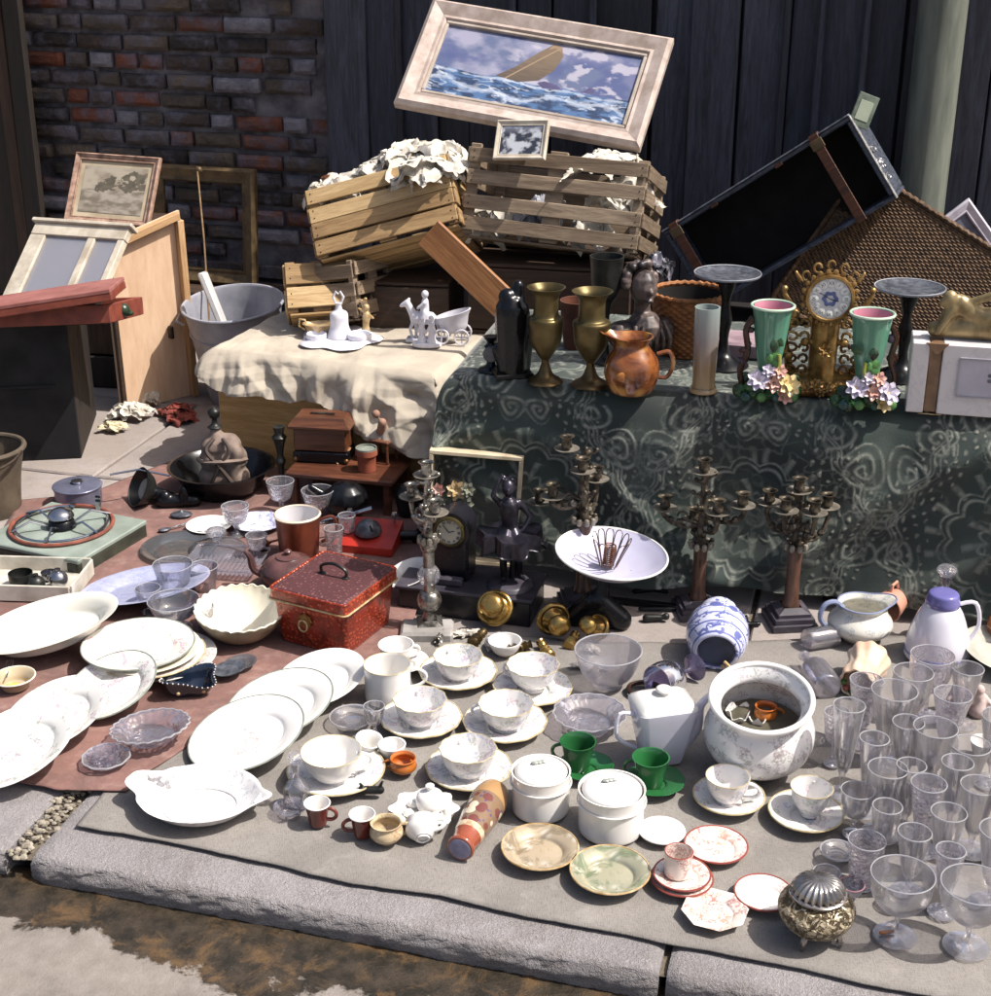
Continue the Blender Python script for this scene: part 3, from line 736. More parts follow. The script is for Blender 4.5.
# little framed landscape
mL, W, H = frame3(GY(65, 222, 4.52), GY(150, 229, 4.45), GY(90, 154, 4.62))
t = thing('landscape_print', 'small faded brown landscape in a thin worn frame, propped above the wooden panel', 'picture', mat=mL)
m_pinkfr = mk('worn_pink_frame', C('#a98a78'), C('#6e5346'), rough=.6, scale=40, bump=.4)
frame_bars(t, W, H, .022, .016, m_pinkfr)
def fn_land(U, V):
    f = fbm(U*4, V*4, 1.3, 41, 5); sky = lerp3(C('#a69c8b'), C('#85796a'), (f-.4)*3)
    g = lerp3(C('#756c5d'), C('#a1978a'), (fbm(U*8, V*14, 1, 42, 4)-.35)*3)
    c = np.where((V > .5)[..., None], sky, g)
    tr = (((U-.42)/.22)**2+((V-.60)/.17)**2 < fbm(U*9, V*9, 1, 44, 4)*3.2-.9) | (((U-.85)/.22)**2+((V-.66)/.22)**2 < fbm(U*9, V*9, 1, 45, 4)*3.2-.8)
    return np.where(tr[..., None], lerp3(C('#4a4438'), C('#6d6557'), fbm(U*16, V*16, 1, 46, 3)*1.1), c)
m_inn = mk('print_mount', C('#c0b096'), C('#a09078'), rough=.8)
M().box((W/2, H/2, .001), (W-.03, H-.03, .004)).build('mount', m_inn, t, smooth=False)
flat_print('print', W-.075, H-.075, 90, 80, fn_land, m_photo, t, .0375, .0375, .0042)
mb = thing('timber_stack', 'dark stacked timber that props up the little landscape behind the panel', 'timber', (mL.translation.x+.15, mL.translation.y+.1, 0), R(-10))
for i in range(5): o = M().box((0, 0, 0), (.34, .14, mL.translation.z/5-.006), bev=.004).build('timber', m_dk[i % 3], mb, smooth=False); o.location = (.01*(i % 2), .005*(i % 3), mL.translation.z/5*(i+.5))
# window panel
mWd, W, H = frame3(GY(14, 276, 4.12), GY(108, 284, 3.98), GY(30, 234, 4.22))
H = .30; mWd.translation -= mWd.to_3x3() @ Vector((0, .12, 0))
t = thing('cupboard_door', 'cream glazed cupboard door with gathered lace behind two panes', 'door', mat=mWd)
m_cream = mk('cream_paint', C('#ccc3b2'), C('#a89c8b'), rough=.55, scale=18, bump=.2)
m_pink = mk('pale_pink_timber', C('#cfa98e'), C('#b58b70'), rough=.7, scale=8, stretch=(1, 6, 6), bump=.25)
for c, d in (((W/2, H-.02, 0), (W, .04, .022)), ((W/2, .02, 0), (W, .04, .022)), ((.028, H/2, 0), (.055, H-.082, .022)), ((W-.012, H/2, 0), (.022, H-.082, .022)), ((W*.66, H/2, 0), (.026, H-.082, .022))):
    M().box(c, d, bev=.002).build('rail', m_cream, t, smooth=False)
M().box((W/2, H+.006, 0), (W+.02, .012, .04), bev=.002).build('top_moulding', m_cream, t, smooth=False)
U, V = np.meshgrid(np.linspace(.05, W-.02, 120), np.linspace(.03, H-.03, 20))
npmesh('lace_curtain', np.stack([U, V, -.004+.003*np.sin(U*190+2*np.sin(V*20+U*30))], -1), 120, 20, mk('lace', C('#d5d2d8'), C('#b0adba'), rough=.9, scale=60), t)
M().box((W/2, H/2, .002), (W-.06, H-.06, .002)).build('pane', glassy('window_pane', tint=(.97, .97, .98), body=.38, rough=.25, haze=(.82, .8, .84)), t, smooth=False)
# the wooden panel (drawer base)
p0 = G(122, 412); mP, W, H = frame3(GY(122, 412, p0.y), GY(196, 394, p0.y+.17), GY(106, 243, p0.y+.0))
print('panel', W, H)
v = M(); t = thing('plywood_cupboard_back', 'tall pale pinkish plywood panel with a raised rim standing on end on the pavement', 'panel', mat=mP)
m_ply = mk('pale_plywood', C('#dcbd9f'), C('#cba788'), rough=.65, scale=7, stretch=(5, 1, 5), bump=.15)
m_plye = wood('panel_rim_wood', C('#d0ab80'), C('#a98057'), .6, LG)
TLx, TRx = .0, W
H2 = (GY(182, 210, p0.y+.17)-mP.translation).dot(mP.to_3x3() @ Vector((0, 1, 0)))
v.prism([(0, 0), (W, 0), (W, H2), (0, H)], -.012, 0).build('sheet', m_ply, t, smooth=False)
def bar(a, b, w, d, name, mat, parent, z=0.0, ext=0):
    a = Vector((*a, 0)); b = Vector((*b, 0)); L = (b-a).length; an = math.atan2(b.y-a.y, b.x-a.x)
    o = M().box((L/2, 0, 0), (L+ext, w, d), bev=.0015).build(name, mat, parent, smooth=False); o.location = (a.x, a.y, z+d/2); o.rotation_euler = (0, 0, an); return o
bar((.012, H-.012), (W-.012, H2-.012), .022, .024, 'rim_rail', m_plye, t); bar((W-.011, 0), (W-.011, H2-.026), .022, .0245, 'rim_rail', m_plye, t)
bar((.008, 0), (.008, H-.03), .014, .02, 'rim_rail', m_dk[1], t, -.004)
o = M().box((0, 0, 0), (.012, .04, .02), bev=.002).build('hinge', m_nail, t, smooth=False); o.location = (W*.72, H*.42, .012)
# small folded door behind it, pink edge
# black cabinet
cb = thing('black_cabinet', 'low black cabinet on the pavement with brick-red boards on top', 'cabinet', G(82, 458), R(8))
m_black = mk('black_lacquer', C('#0c0c10'), C('#070709'), rough=.7, scale=8, bump=.15, bscale=20)
m_bside = mk('sunlit_black_side', C('#2c2018'), C('#0e0b09'), rough=.6, scale=16, stretch=(3, 3, .7), bump=.4)  # browner than the front: sunlight put into the side's colour
hc = GY(80, 322, G(82, 458).y).z
M().box((-.3, .0, hc/2), (.6, .012, hc-.004), bev=.002).build('front', m_black, cb, smooth=False)
M().box((-.006, .19, hc/2), (.012, .365, hc-.004), bev=.002).build('side', m_bside, cb, smooth=False)
M().box((-.6, .19, hc/2), (.012, .365, hc-.004), bev=.002).build('side', m_bside, cb, smooth=False)
M().box((-.3, .375, hc/2), (.6, .012, hc-.004), bev=.002).build('back', m_black, cb, smooth=False)
M().box((-.3, .19, hc-.03), (.58, .36, .01)).build('inner_shelf', m_dk[2], cb, smooth=False)
M().box((-.3, -.008, hc*.55), (.5, .006, .008), bev=.001).build('rail', m_black, cb, smooth=False)
for x in (-.02, -.58): M().ball((x, .01, .012), .014).build('foot', m_nail, cb)
m_red = mk('brick_red_paint', C('#84402f'), C('#652d23'), rough=.5, scale=22, bump=.25)
mR, W, H = frame3(GY(-75, 331, 3.86), GY(112, 324, 3.84), GY(-70, 310, 3.87))
rb = thing('red_board_frame', 'lower brick-red painted tray resting on the black cabinet', 'tray', mat=mR)
for c, d in (((W/2, H/2, 0), (W, H*.9, .016)), ((W/2, H/2, -.30), (W, H*.9, .016)), ((.008, H/2, -.15), (.016, H*.9, .282)), ((W-.008, H/2, -.15), (.016, H*.9, .282))): M().box(c, d, bev=.002).build('side', m_red, rb, smooth=False)
M().box((W/2, .004, -.15), (W-.034, .008, .28)).build('bottom', m_dk[1], rb, smooth=False)
m_pinkred = mk('dusty_red_lid', C('#95605a'), C('#7d4a44'), rough=.7, scale=14, bump=.2)
for i, (px, py, r, col) in enumerate(((50, 303, .016, '#8fae9a'), (66, 300, .022, '#4a5a3a'), (30, 304, .02, '#5a4a32'), (100, 303, .012, '#e0b040'), (84, 302, .02, '#2f4030'))):
    q = mR @ Vector((.10*i+.12, .018, -.12)); o = organic('trinket', [('s', (0, 0, r*.6), r), ('l', (0, 0, 0), (r, r*.4, 0), r*.5, r*.4)], mk('trinket_glaze', C(col), rough=.25), vox=.003); o.location = q
    tag(o, ['pale green', 'dark green', 'brown', 'small yellow', 'blackish green'][i] + ' trinket lying in the red tray under its raised lid', 'trinket')
mR2, W, H = frame3(GY(-80, 320, 3.78), GY(110, 291, 3.80), GY(-74, 309, 3.96))
lid = thing('trunk_lid_board', 'dusty brick-red lid propped open at an angle over the red tray', 'lid', mat=mR2)
M().box((W/2, H/2, 0), (W, H, .012), bev=.002).build('board', m_pinkred, lid, smooth=False)
for y in (.008, H-.008): M().box((W/2, y, -.016), (W, .014, .02), bev=.002).build('edge', m_red, lid, smooth=False)
M().box((W-.008, H/2, -.016), (.014, H-.034, .02), bev=.002).build('edge', m_red, lid, smooth=False)

# zinc tub
def zz(px, py, Y): return GY(px, py, Y).z
tp = G(247, 398); kk = KY(236, 300, tp.y); rt = 50*kk; ht = zz(236, 299, tp.y)
m_zinc = mk('zinc', C('#adadb6'), C('#93949e'), rough=.4, metal=.2, scale=16, bump=.25, bscale=30, bdist=.002)
t = thing('zinc_tub', 'grey zinc tub tilting slightly, standing behind the cloth-covered box', 'tub', tp, rot=(R(7), R(-3), 0))
pr = cr([(rt*.70, 0), (rt*.72, .01), (rt*.80, ht*.3), (rt*.90, ht*.7), (rt*.97, ht*.97), (rt, ht)], 3)
M().lathe(shell([(0, .012), (rt*.69, .012)] + pr, .003), 48).build('body', m_zinc, t)
M().tube([(rt*math.cos(a), rt*math.sin(a), ht) for a in [2*PI*i/48 for i in range(48)]], .005, 8, True).build('rolled_rim', m_zinc, t)
for z, s in ((ht*.35, .815), (ht*.75, .915)): M().tube([(rt*s*math.cos(a)*1.006, rt*s*math.sin(a)*1.006, z) for a in [2*PI*i/48 for i in range(48)]], .003, 6, True).build('hoop', m_zinc, t)
for sg in (-1, 1): M().tube([(sg*rt*.98, -.03, ht*.84), (sg*(rt+.02), -.03, ht*.88), (sg*(rt+.02), .03, ht*.88), (sg*rt*.98, .03, ht*.84)], .004).build('handle', m_zinc, t)
m_white = mk('white_enamel', C('#dcd9d6'), C('#c4c0c0'), rough=.2, scale=9)
mw, W, H = frame3(GY(222, 322, tp.y-.02), GY(216, 322, tp.y-.12), GY(204, 280, tp.y-.13))
o = M().box((0, .06, 0), (.022, .18, .05), bev=.006).build('enamel_bracket', m_white); o.matrix_world = Matrix.Translation(GY(213, 300, tp.y-.10)) @ Matrix.Rotation(R(-20), 4, 'Y') @ Matrix.Rotation(R(80), 4, 'X') @ Matrix.Translation((0, -.06, 0))
tag(o, 'white enamel bar standing in the zinc tub against its left rim', 'bar')
o = M().tube([GY(207, 300, tp.y-.03)-Vector((0, 0, .22)), GY(204, 240, tp.y+.1), GY(197, 167, tp.y+.38)], [.0035, .003, .003], 6).build('rod', wood('thin_rod_wood', C('#8f7350'), C('#6d5436'), .6, VG)); tag(o, 'thin straight wooden rod standing in the zinc tub and leaning on the wall', 'rod')
M().ball(GY(199, 170, tp.y+.37), .012).build('knob', m_gilt, o)
# rag and paper on the pavement
m_redrag = mk('red_rag', C('#8c4238'), C('#66302a'), rough=.9, scale=30, bump=.5, bscale=150)
crumple('crumpled_paper', G(128, 421)+Vector((0, 0, .03)), .062, 41, m_paperw, 'white crumpled paper on the pavement at the foot of the wooden panel', None, (1.3, .8, .7))
crumple('crumpled_paper', G(113, 432)+Vector((0, 0, .02)), .04, 44, mk('cream_paper', C('#d9cdb0'), C('#b5a88a'), rough=.9), 'small cream crumpled paper beside the black cabinet on the pavement', None, (1.3, .8, .6))
crumple('crumpled_paper', G(150, 405)+Vector((0, 0, .03)), .045, 46, m_paperw, 'crumpled white paper half behind the red rag', None, (1.3, .8, .6))
crumple('red_rag', G(178, 417)+Vector((0, 0, .015)), .095, 43, m_redrag, 'dusty red rag lying on the pavement between the tub and the panel', None, (1.1, .7, .45), 'rag')
# bucket at the left edge
q = G(-8, 512); kb = K(-8, 512); r_ = 40*kb; hb = zz(-8, 448, q.y)
m_buck = mk('rusty_bucket', C('#6d6152'), C('#4a4036'), rough=.6, metal=.4, scale=12, bump=.3)
t = thing('metal_bucket', 'rusty grey-brown metal bucket cut off by the left edge of the picture', 'bucket', q)
M().lathe(shell([(0, .008)] + cr([(r_*.72, 0), (r_*.8, hb*.5), (r_*.97, hb)], 4), .003), 44).build('body', m_buck, t)
M().tube([(r_*.97*math.cos(a), r_*.97*math.sin(a), hb) for a in [2*PI*i/40 for i in range(40)]], .007, 8, True).build('rim', m_buck, t)
M().tube([(r_*math.cos(a), -.2*r_-abs(math.sin(a))*r_*.9, hb-.03*math.sin(a)) for a in [PI*i/16 for i in range(17)]], .0035).build('bail_handle', m_nail, t)

crumple('dark_foil', GY(655, 268, 3.85), .055, 91, mk('dark_foil', C('#8b8790'), C('#1c1b20'), rough=.35, metal=.3, scale=26, lo=.45, hi=.55), 'crumpled dark and silvery wrapping beside the right end of the weathered crate', None, (1, .8, 1.2), 'wrapping')
case('packing_case', 'added dark case filling the black void and carrying the tipped travelling trunk', (.60, 4.02, 0), (.42, .26, .40), R(-14), m_dk[2])  # added dark box: stands for the shade under the trunk and supports it
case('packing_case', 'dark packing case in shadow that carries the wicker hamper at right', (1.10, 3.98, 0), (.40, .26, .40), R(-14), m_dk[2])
# ---------------------------------------------------------------- the cloth-covered box
def drape(name, mtx, Wd, D, left, right, front, nu, nv, mat, fold, flare=.15, colfn=None, hem=None, back=0.0, relief=None, rad=.02, thick=.0):
    U, V = np.meshgrid(np.linspace(-left, Wd+right, nu), np.linspace(-front, D+back, nv))
    if hem is not None: V = np.where(V < 0, V*hem(U), V)
    exl = np.maximum(-U, 0); exr = np.maximum(U-Wd, 0); ex = exl+exr; ey = np.maximum(-V, 0)
    drop = np.sqrt(ex**2+ey**2); drop = np.where(drop > 0, np.maximum(drop - rad*.43*(1-np.exp(-drop/rad)), 0), 0)
    z = -drop*np.sqrt(max(1-flare**2, .2))
    z = np.where(drop > 0, z, 0) ; X = np.clip(U, 0, Wd) - flare*exl + flare*exr - rad*(1-np.exp(-exl/rad)) + rad*(1-np.exp(-exr/rad))
    Y = np.clip(V, 0, None) - flare*ey - rad*(1-np.exp(-ey/rad))
    f = fold(U, V, drop); X = X + np.where(ex > ey, (exr > 0)*f - (exl > 0)*f, 0); Y = Y - np.where(ey >= ex, f, 0)*(ey > 0); z = z + np.where(drop <= 0, f, 0)
    cols = None
    if colfn is not None:
        cols, h = colfn(U, V)
        rl = relief or 0
        Y = Y - np.where((ey > 0), h*rl, 0); z = z + np.where(drop <= 0, h*rl, 0)
    P = np.stack([X, Y, z], -1).reshape(-1, 3); Rm = np.array(mtx.to_3x3()); T = np.array(mtx.translation)
    o = npmesh(name, P @ Rm.T, nu, nv, mat, None, cols); o.location = T
    return o
bz = .335
a = G(214, 352, bz); b = G(432, 377, bz)
ux = (b-a).normalized(); uy = Vector((-ux.y, ux.x, 0)); mbx = Matrix((ux, uy, Vector((0, 0, 1)))).transposed().to_4x4(); mbx.translation = a
Wb = (b-a).length; Db = .50
t = thing('wooden_box', 'yellow-brown wooden box on the pavement under the cream linen cloth', 'box', mat=mbx @ Matrix.Translation((0, 0, -bz)))
m_box = wood('honey_pine', C('#d0a870'), C('#b88a50'), .5, LG)
for c, d, nm in (((Wb/2, .012, bz*.42), (Wb, .018, bz*.84-.004), 'front_panel'), ((Wb/2, .012, bz*.92), (Wb, .024, bz*.16-.004), 'top_rail'), ((.01, Db/2+.01, bz/2), (.018, Db-.022, bz-.004), 'side_panel'), ((Wb-.01, Db/2+.01, bz/2), (.018, Db-.022, bz-.004), 'side_panel'), ((Wb/2, Db, bz/2), (Wb, .016, bz-.004), 'back_panel'), ((Wb/2, Db/2, bz-.008), (Wb-.04, Db-.03, .012), 'lid_board')):
    o = M().box((0, 0, 0), d, bev=.003).build(nm, m_box, t, smooth=False); o.location = c
def fold_linen(U, V, d):
    wx = .06*fbm(U, V, 6, 65, 3); wy = .06*fbm(U, V, 6, 66, 3); r1 = np.zeros_like(U)
    for k, (a, fr, am) in enumerate(((.3, 9, 1), (1.2, 11, .8), (2.2, 8, .9), (.9, 17, .5), (2.7, 19, .45), (1.7, 27, .25), (.1, 33, .2))):   # sharp pressed creases
        q = (U+wx)*math.cos(a)*fr + (V+wy)*math.sin(a)*fr + k*.37; r1 += am*(np.abs((q % 1)-.5)*2-.5)*np.clip(fbm(U+k, V, 5, 67+k, 2)*3.4-1.1, 0, 1)
    hang = np.clip(d/.07, 0, 1)
    return np.where(d > 0, .004*r1*(1-hang) + hang*(.024*r1 + .014*np.sin(U*15+V*12+4*fbm(U, V, 3, 63, 2))), .004*r1)
n = NT('linen'); co = n.co
wv = n.noise(500, 2, .5, n.mapping(scale=(1, .2, 1))); f = n.noise(7, 5, .6)
m_linen = n.bsdf(n.mix(n.ramp(f, [(.35, 0), (.7, 1)]), C('#b5ab9b'), C('#a2978a')), .95, 0, n.math('ADD', wv, n.noise(60, 4, .7)), .35, .0015)
o = drape('linen_cloth', mbx @ Matrix.Translation((0, 0, .012)), Wb, Db, .07, .14, .21, 260, 240, m_linen, fold_linen, .22,
      hem=lambda U: .40 + .60*np.clip(U/Wb, 0, 1.2) + .10*np.sin(U*13+.4) + .04*np.sin(U*31), rad=.03)
tag(o, 'crumpled cream linen cloth draped over the wooden box with white china on it', 'cloth')

# ---------------------------------------------------------------- the long table under green brocade
TZ = .46
a = G(452, 379, TZ); b = G(991, 419, TZ)
ux = (b-a).normalized(); uy = Vector((-ux.y, ux.x, 0)); mtb = Matrix((ux, uy, Vector((0, 0, 1)))).transposed().to_4x4(); mtb.translation = a
Wt = (b-a).length + .45; Dt = .62
t = thing('trestle_table', 'low long plank table hidden beneath the dark green brocade cloth', 'table', mat=mtb @ Matrix.Translation((0, 0, -TZ)))
for i in range(3): o = M().box((0, 0, 0), (Wt-.06, Dt/3-.006, .02), bev=.003).build('top_board', m_dk[i % 3], t, smooth=False); o.location = (Wt/2, Dt/3*(i+.5), TZ-.022)
for x in (.12, Wt-.12):
    for y in (.06, Dt-.06): o = M().box((0, 0, 0), (.05, .05, TZ-.034), bev=.004).build('leg', m_dk[0], t, smooth=False); o.location = (x, y, (TZ-.034)/2)
def spiral(X, Y, cx, cy, r0, turns, w, flip=1, ph=0):
    dx = (X-cx)*flip; dy = Y-cy; r = np.hypot(dx, dy)+1e-9; th = (np.arctan2(dy, dx)+ph) % (2*PI)
    w = w*1.5; r = r*(1+.10*np.sin(3*th+cx*90)); k = r0/turns; best = np.full_like(r, 9.)
    for i in range(int(turns)+1): best = np.minimum(best, np.abs(r-(th/(2*PI)+i)*k))
    return np.where(r < r0*1.02, np.clip(1-best/w, 0, 1), 0)
def brocade(U, V):
    U = U+.03*fbm(U, V, 5, 75, 2); V = V+.03*fbm(U, V, 5, 76, 2)
    P, Q = .54, .48
    X = np.abs(((U+.07) % P) - P/2); Y = (V+.02) % Q - Q/2; X0 = ((U+.07) % P) - P/2
    wob = fbm(U, V, 26, 71, 3)-.5
    h = np.zeros_like(U)
    X = X*.93; Y = Y*.97
    r = np.hypot(X, Y*1.05); th = np.arctan2(Y, X)
    sc = lambda R0, lob, amp, w: np.clip(1-np.abs(r-R0*(1+amp*np.abs(np.sin(lob*th)))-.004*wob)/(w*1.3), 0, 1)
    for R0, lob, amp, w in ((.105, 6, .16, .0045), (.118, 6, .16, .003), (.036, 5, .5, .004), (.018, 0, 0, .004)): h = np.maximum(h, sc(R0, lob, amp, w))
    pet = np.clip(np.cos(th*9+r*22)*1.5-.6, 0, 1)*((r > .03) & (r < .085)); h = np.maximum(h, pet*.8)
    for cx, cy, r0, tn, fl, ph in ((.205, .13, .05, 2.3, 1, .5), (.21, -.06, .045, 2.2, -1, 2.2), (.15, .205, .045, 2, 1, 3.5), (.07, -.20, .05, 2.4, -1, 1), (.245, .03, .03, 2, 1, 0), (.16, -.16, .04, 2.2, 1, 4.4), (.03, .20, .03, 2, 1, 2)):
        h = np.maximum(h, spiral(X, Y, cx, cy, r0, tn, .0042, fl, ph))
    og = .165+.05*np.cos(2*PI*Y/Q*1.0)+.008*np.sin(Y*80)
    for k in (0, .012, .02): h = np.maximum(h, np.clip(1-np.abs(X-og-k)/.0035, 0, 1))
    lf = np.clip(np.sin(X*210+Y*90+6*wob)*np.sin(Y*160-X*70+wob*8)*2.4-1.1, 0, 1)*(np.abs(X-og) < .055); h = np.maximum(h, lf*.9)
    leaf = np.clip(np.sin(th*18)*1.6-.7, 0, 1)*((r > .128) & (r < .165)); h = np.maximum(h, leaf*.7)
    brk = np.clip((fbm(U, V, 60, 72, 3)-.3)*4, 0, 1); vein = np.clip(1-np.abs(fbm(U, V, 34, 77, 3)-.5)*16, 0, 1)*np.clip(fbm(U, V, 7, 78, 2)*5-2.1, 0, 1); h = np.maximum(h*(.35+.65*brk)*(.6+.4*np.clip(fbm(U, V, 10, 79, 2)*4-1.2, 0, 1)), vein*.35)
    base = lerp3(C('#24342f'), C('#18211f'), (fbm(U, V, 8, 73, 3)-.3)*3)
    spot = (np.abs(X) < .1) & (np.abs(Y) < .09); base = np.where((r < .1)[..., None], lerp3(C('#2c302c'), C('#20322e'), fbm(U, V, 30, 74, 2)), base)
    band = np.clip(np.sin(X*19+2.2*np.sin(Y*14)+1.2)*1.3-.2, 0, 1)
    base = lerp3(base, np.array(C('#4c554e')), band*.45)
    col = lerp3(base, np.array(C('#a5a99c')), h*.72)
    col = lerp3(col, np.array(C('#9a9186')), (lf > .3)*h*.35)
    return col, h
def fold_broc(U, V, d):
    hang = np.clip(d/.1, 0, 1)
    f = .020*np.sin(U*13+9*fbm(U, V*.6, 2.2, 81, 2)) + .05*(fbm(U, V*.5, 5, 82, 3)-.5)
    sag = .022*np.clip((d-.30)/.12, 0, 1)*np.sin((U-.1)*5)**2 + .03*np.exp(-((U-.55-(.46-d)*.8)/.16)**2)*np.clip((d-.25)/.1, 0, 1)
    dia = .016*np.exp(-(((V+.2+.25*np.sin(U*3.1))/.035)**2)) + .014*np.exp(-(((V+.3-.18*np.sin(U*4.3+1))/.03)**2))
    return np.where(d > 0, hang*(f+sag+dia+.02), .0025*(fbm(U, V, 8, 83, 3)-.2)) + .002*(1-hang)
n = NT('brocade'); at = n.n('ShaderNodeVertexColor'); at.layer_name = 'print'
weave = n.noise(900, 1, .5, n.mapping(scale=(1, 1, .15)))
fuzz = n.noise(220, 3, .7)
c = n.mix(n.ramp(fuzz, [(.35, .35), (.65, 0)]), at.outputs[0], (.01, .014, .012))
m_broc = n.bsdf(c, .72, 0, n.math('ADD', weave, fuzz), .4, .0012, Sheen_Weight=.25)
bro = drape('brocade_cloth', mtb @ Matrix.Translation((0, 0, .006)), Wt, Dt, .06, .1, .455, 760, 430, m_broc, fold_broc, .065, colfn=brocade, relief=.0022, rad=.034,
      hem=lambda U: .965 + .02*np.sin(U*6+1)+.012*np.sin(U*17))
tag(bro, 'dark green scroll-patterned brocade cloth hanging to the ground over the long table', 'cloth')

# ---------------------------------------------------------------- the tipped trunk, the hamper, the little basket
mT, W, H = frame3(GY(663, 232, 3.95), GY(848, 116, 3.80), GY(715, 332, 3.88))
print('trunk', W, H)
Dk = .22; H = .245
m_trunk = mk('black_trunk_cloth', C('#25283a'), C('#14161f'), rough=.45, scale=22, bump=.3)
m_trin = mk('trunk_lining', C('#17120f'), C('#0b0908'), rough=.9, scale=12)
m_strap = wood('leather_strap', C('#6b3c26'), C('#3c2015'), .45, LG)
m_edge = mk('grey_trunk_edge', C('#8a8e97'), C('#4f535c'), rough=.4, scale=40, bump=.2)
m_trunk = mk('scuffed_trunk', C('#4b5160'), C('#1f232c'), rough=.4, scale=34, stretch=(1, 4, 1), bump=.5, bscale=120)
t = thing('travel_trunk', 'big black travelling trunk tipped up on end against the plank wall, straps round it', 'trunk', mat=mT)
def tb(nm, c, d, mt, bev=.003): return M().box(c, d, bev=bev).build(nm, mt, t, smooth=False)
# x along the upper edge, y downwards from it (v runs down), z towards/away from the viewer
sg = 1 if (mT.to_3x3() @ Vector((0, 0, 1))).y > 0 else -1       # +z away from the viewer
tb('top_side', (W/2, .006, sg*Dk/2), (W, .012, Dk), m_trunk); tb('bottom_side', (W/2, H-.006, sg*Dk/2), (W, .012, Dk), m_trunk)
tb('end_side', (.006, H/2, sg*Dk/2), (.012, H-.026, Dk), m_trunk); tb('end_side', (W-.006, H/2, sg*Dk/2), (.012, H-.026, Dk), m_trunk)
tb('bottom_board', (W/2, H/2, sg*(Dk-.01)), (W-.026, H-.026, .01), m_trin)
tb('front_cloth', (W/2, H/2, sg*.16), (W-.028, H-.028, .006), m_trin)
tb('edge_binding', (W/2, -.0022, sg*.012), (W+.004, .004, .034), m_edge, .001); tb('edge_binding', (W+.002, H/2, sg*.01), (.004, H, .022), mk('tin_edge', C('#b9b8b4'), C('#77767a'), rough=.3, metal=.4, scale=60), .001)
for x in (.035, W-.10):
    tb('strap', (x, H/2, -sg*.004), (.026, H+.012, .005), m_strap, .001); tb('strap', (x, -.006, sg*Dk*.06), (.0262, .005, Dk*.12), m_strap, .001)
    tb('buckle', (x, .02, -sg*.009), (.034, .026, .004), m_gilt, .001)
for x in (.16, .36, .47): tb('rivet_plate', (x, .012, -sg*.003), (.022, .01, .005), m_strap, .001)
mTl = mT.copy()
m_lbl = mk('green_grey_label', C('#6d776a'), C('#48524a'), rough=.7, scale=30)
mq, w_, h_ = frame3(GY(846, 118, 3.79), GY(872, 165, 3.80), GY(843, 84, 3.84))
o = M().box((.02, .045, 0), (.055, .085, .006), bev=.002).build('label_board', m_lbl, smooth=False); o.matrix_world = Matrix.Translation(GY(857, 128, 3.81)) @ Matrix.Rotation(R(20), 4, 'Y') @ Matrix.Rotation(R(80), 4, 'X') @ Matrix.Translation((-.02, 0, 0))
o.parent = None; tag(o, 'small grey-green board standing at the upper right corner of the tipped trunk', 'board')
b2 = M().box((.02, .045, .0035), (.035, .05, .002), bev=.0005).build('paper_label', mk('pale_green_label', C('#a3ab98'), C('#8b9482'), rough=.8), o, smooth=False)
# metal fittings at the trunk's right corner
for i, (px, py, r) in enumerate(((871, 150, .014), (878, 163, .016), (886, 177, .013))):
    crp = crumple('crumpled_foil', GY(px, py, 3.80), r*1.3, 71+i, mk('foil', C('#b5b4b4'), C('#6d6f78'), rough=.35, metal=.6), ['upper', 'middle', 'lower'][i] + ' scrap of silvery foil on the right end of the tipped trunk', None, (1, .7, 1), 'foil')
# wicker hamper
def mat_wicker(name, a, b, s=70, rot=0.0):
    n = NT(name); co = n.mapping(rot=(0, 0, rot))
    x, y, z = n.xyz(co)
    A = n.math('SINE', n.math('MULTIPLY', x, s*PI)); row = n.math('FLOOR', n.math('MULTIPLY', y, s*.9))
    ph = n.math('MULTIPLY', row, PI); Bw = n.math('SINE', n.math('ADD', n.math('MULTIPLY', x, s*.6), ph))
    Cw = n.math('ABSOLUTE', n.math('SINE', n.math('MULTIPLY', y, s*.9*PI)))
    h = n.math('ADD', n.math('MULTIPLY', Cw, .6), n.math('MULTIPLY', n.math('ADD', Bw, 1), .25))
    c = n.mix(n.ramp(n.noise(40, 3, .6), [(.3, 0), (.7, 1)]), a, b)
    c = n.mix(n.ramp(h, [(.15, 1), (.55, 0)]), c, tuple(k*.2 for k in b))
    return n.bsdf(c, .6, 0, h, 1.0, .006)
m_wick = mat_wicker('wicker', C('#8b6f4b'), C('#5f4729'), 75)
mH, W, H = frame3(GY(862, 168, 3.97), GY(988, 248, 3.82), GY(786, 308, 3.88))
print('hamper', W, H)
W += .10
t = thing('wicker_hamper', 'large woven wicker hamper tipped on its corner at the right behind the cake stand', 'hamper', mat=mH)
sg = 1 if (mH.to_3x3() @ Vector((0, 0, 1))).y > 0 else -1
m_wk2 = mk('wicker_rod', C('#705337'), C('#402c1a'), rough=.55, scale=60, bump=.4)
def woven(name, W, H, p, ex, ey, nn, mat, parent):      # panel whose strands really go over and under
    s = .0062; nu = int(W/s*4); nv = int(H/s*4)
    U, V = np.meshgrid(np.linspace(0, W, nu), np.linspace(0, H, nv))
    row = np.floor(V/s); strand = np.abs(np.sin(PI*V/s)); z = .0012*fbm(U, V, 40, 91, 3) + (.0022+.0016*fbm(U, V, 9, 92, 2))*strand + .002*np.sin(PI*U/(s*1.6) + PI*row)*strand
    P = np.array(p)[None, None]+U[..., None]*np.array(ex)+V[..., None]*np.array(ey)+z[..., None]*np.array(nn)
    return npmesh(name, P, nu, nv, mat, parent)
Dh = .30
woven('front_weave', W, H, (0, 0, 0), (1, 0, 0), (0, 1, 0), (0, 0, -sg), m_wk2, t)
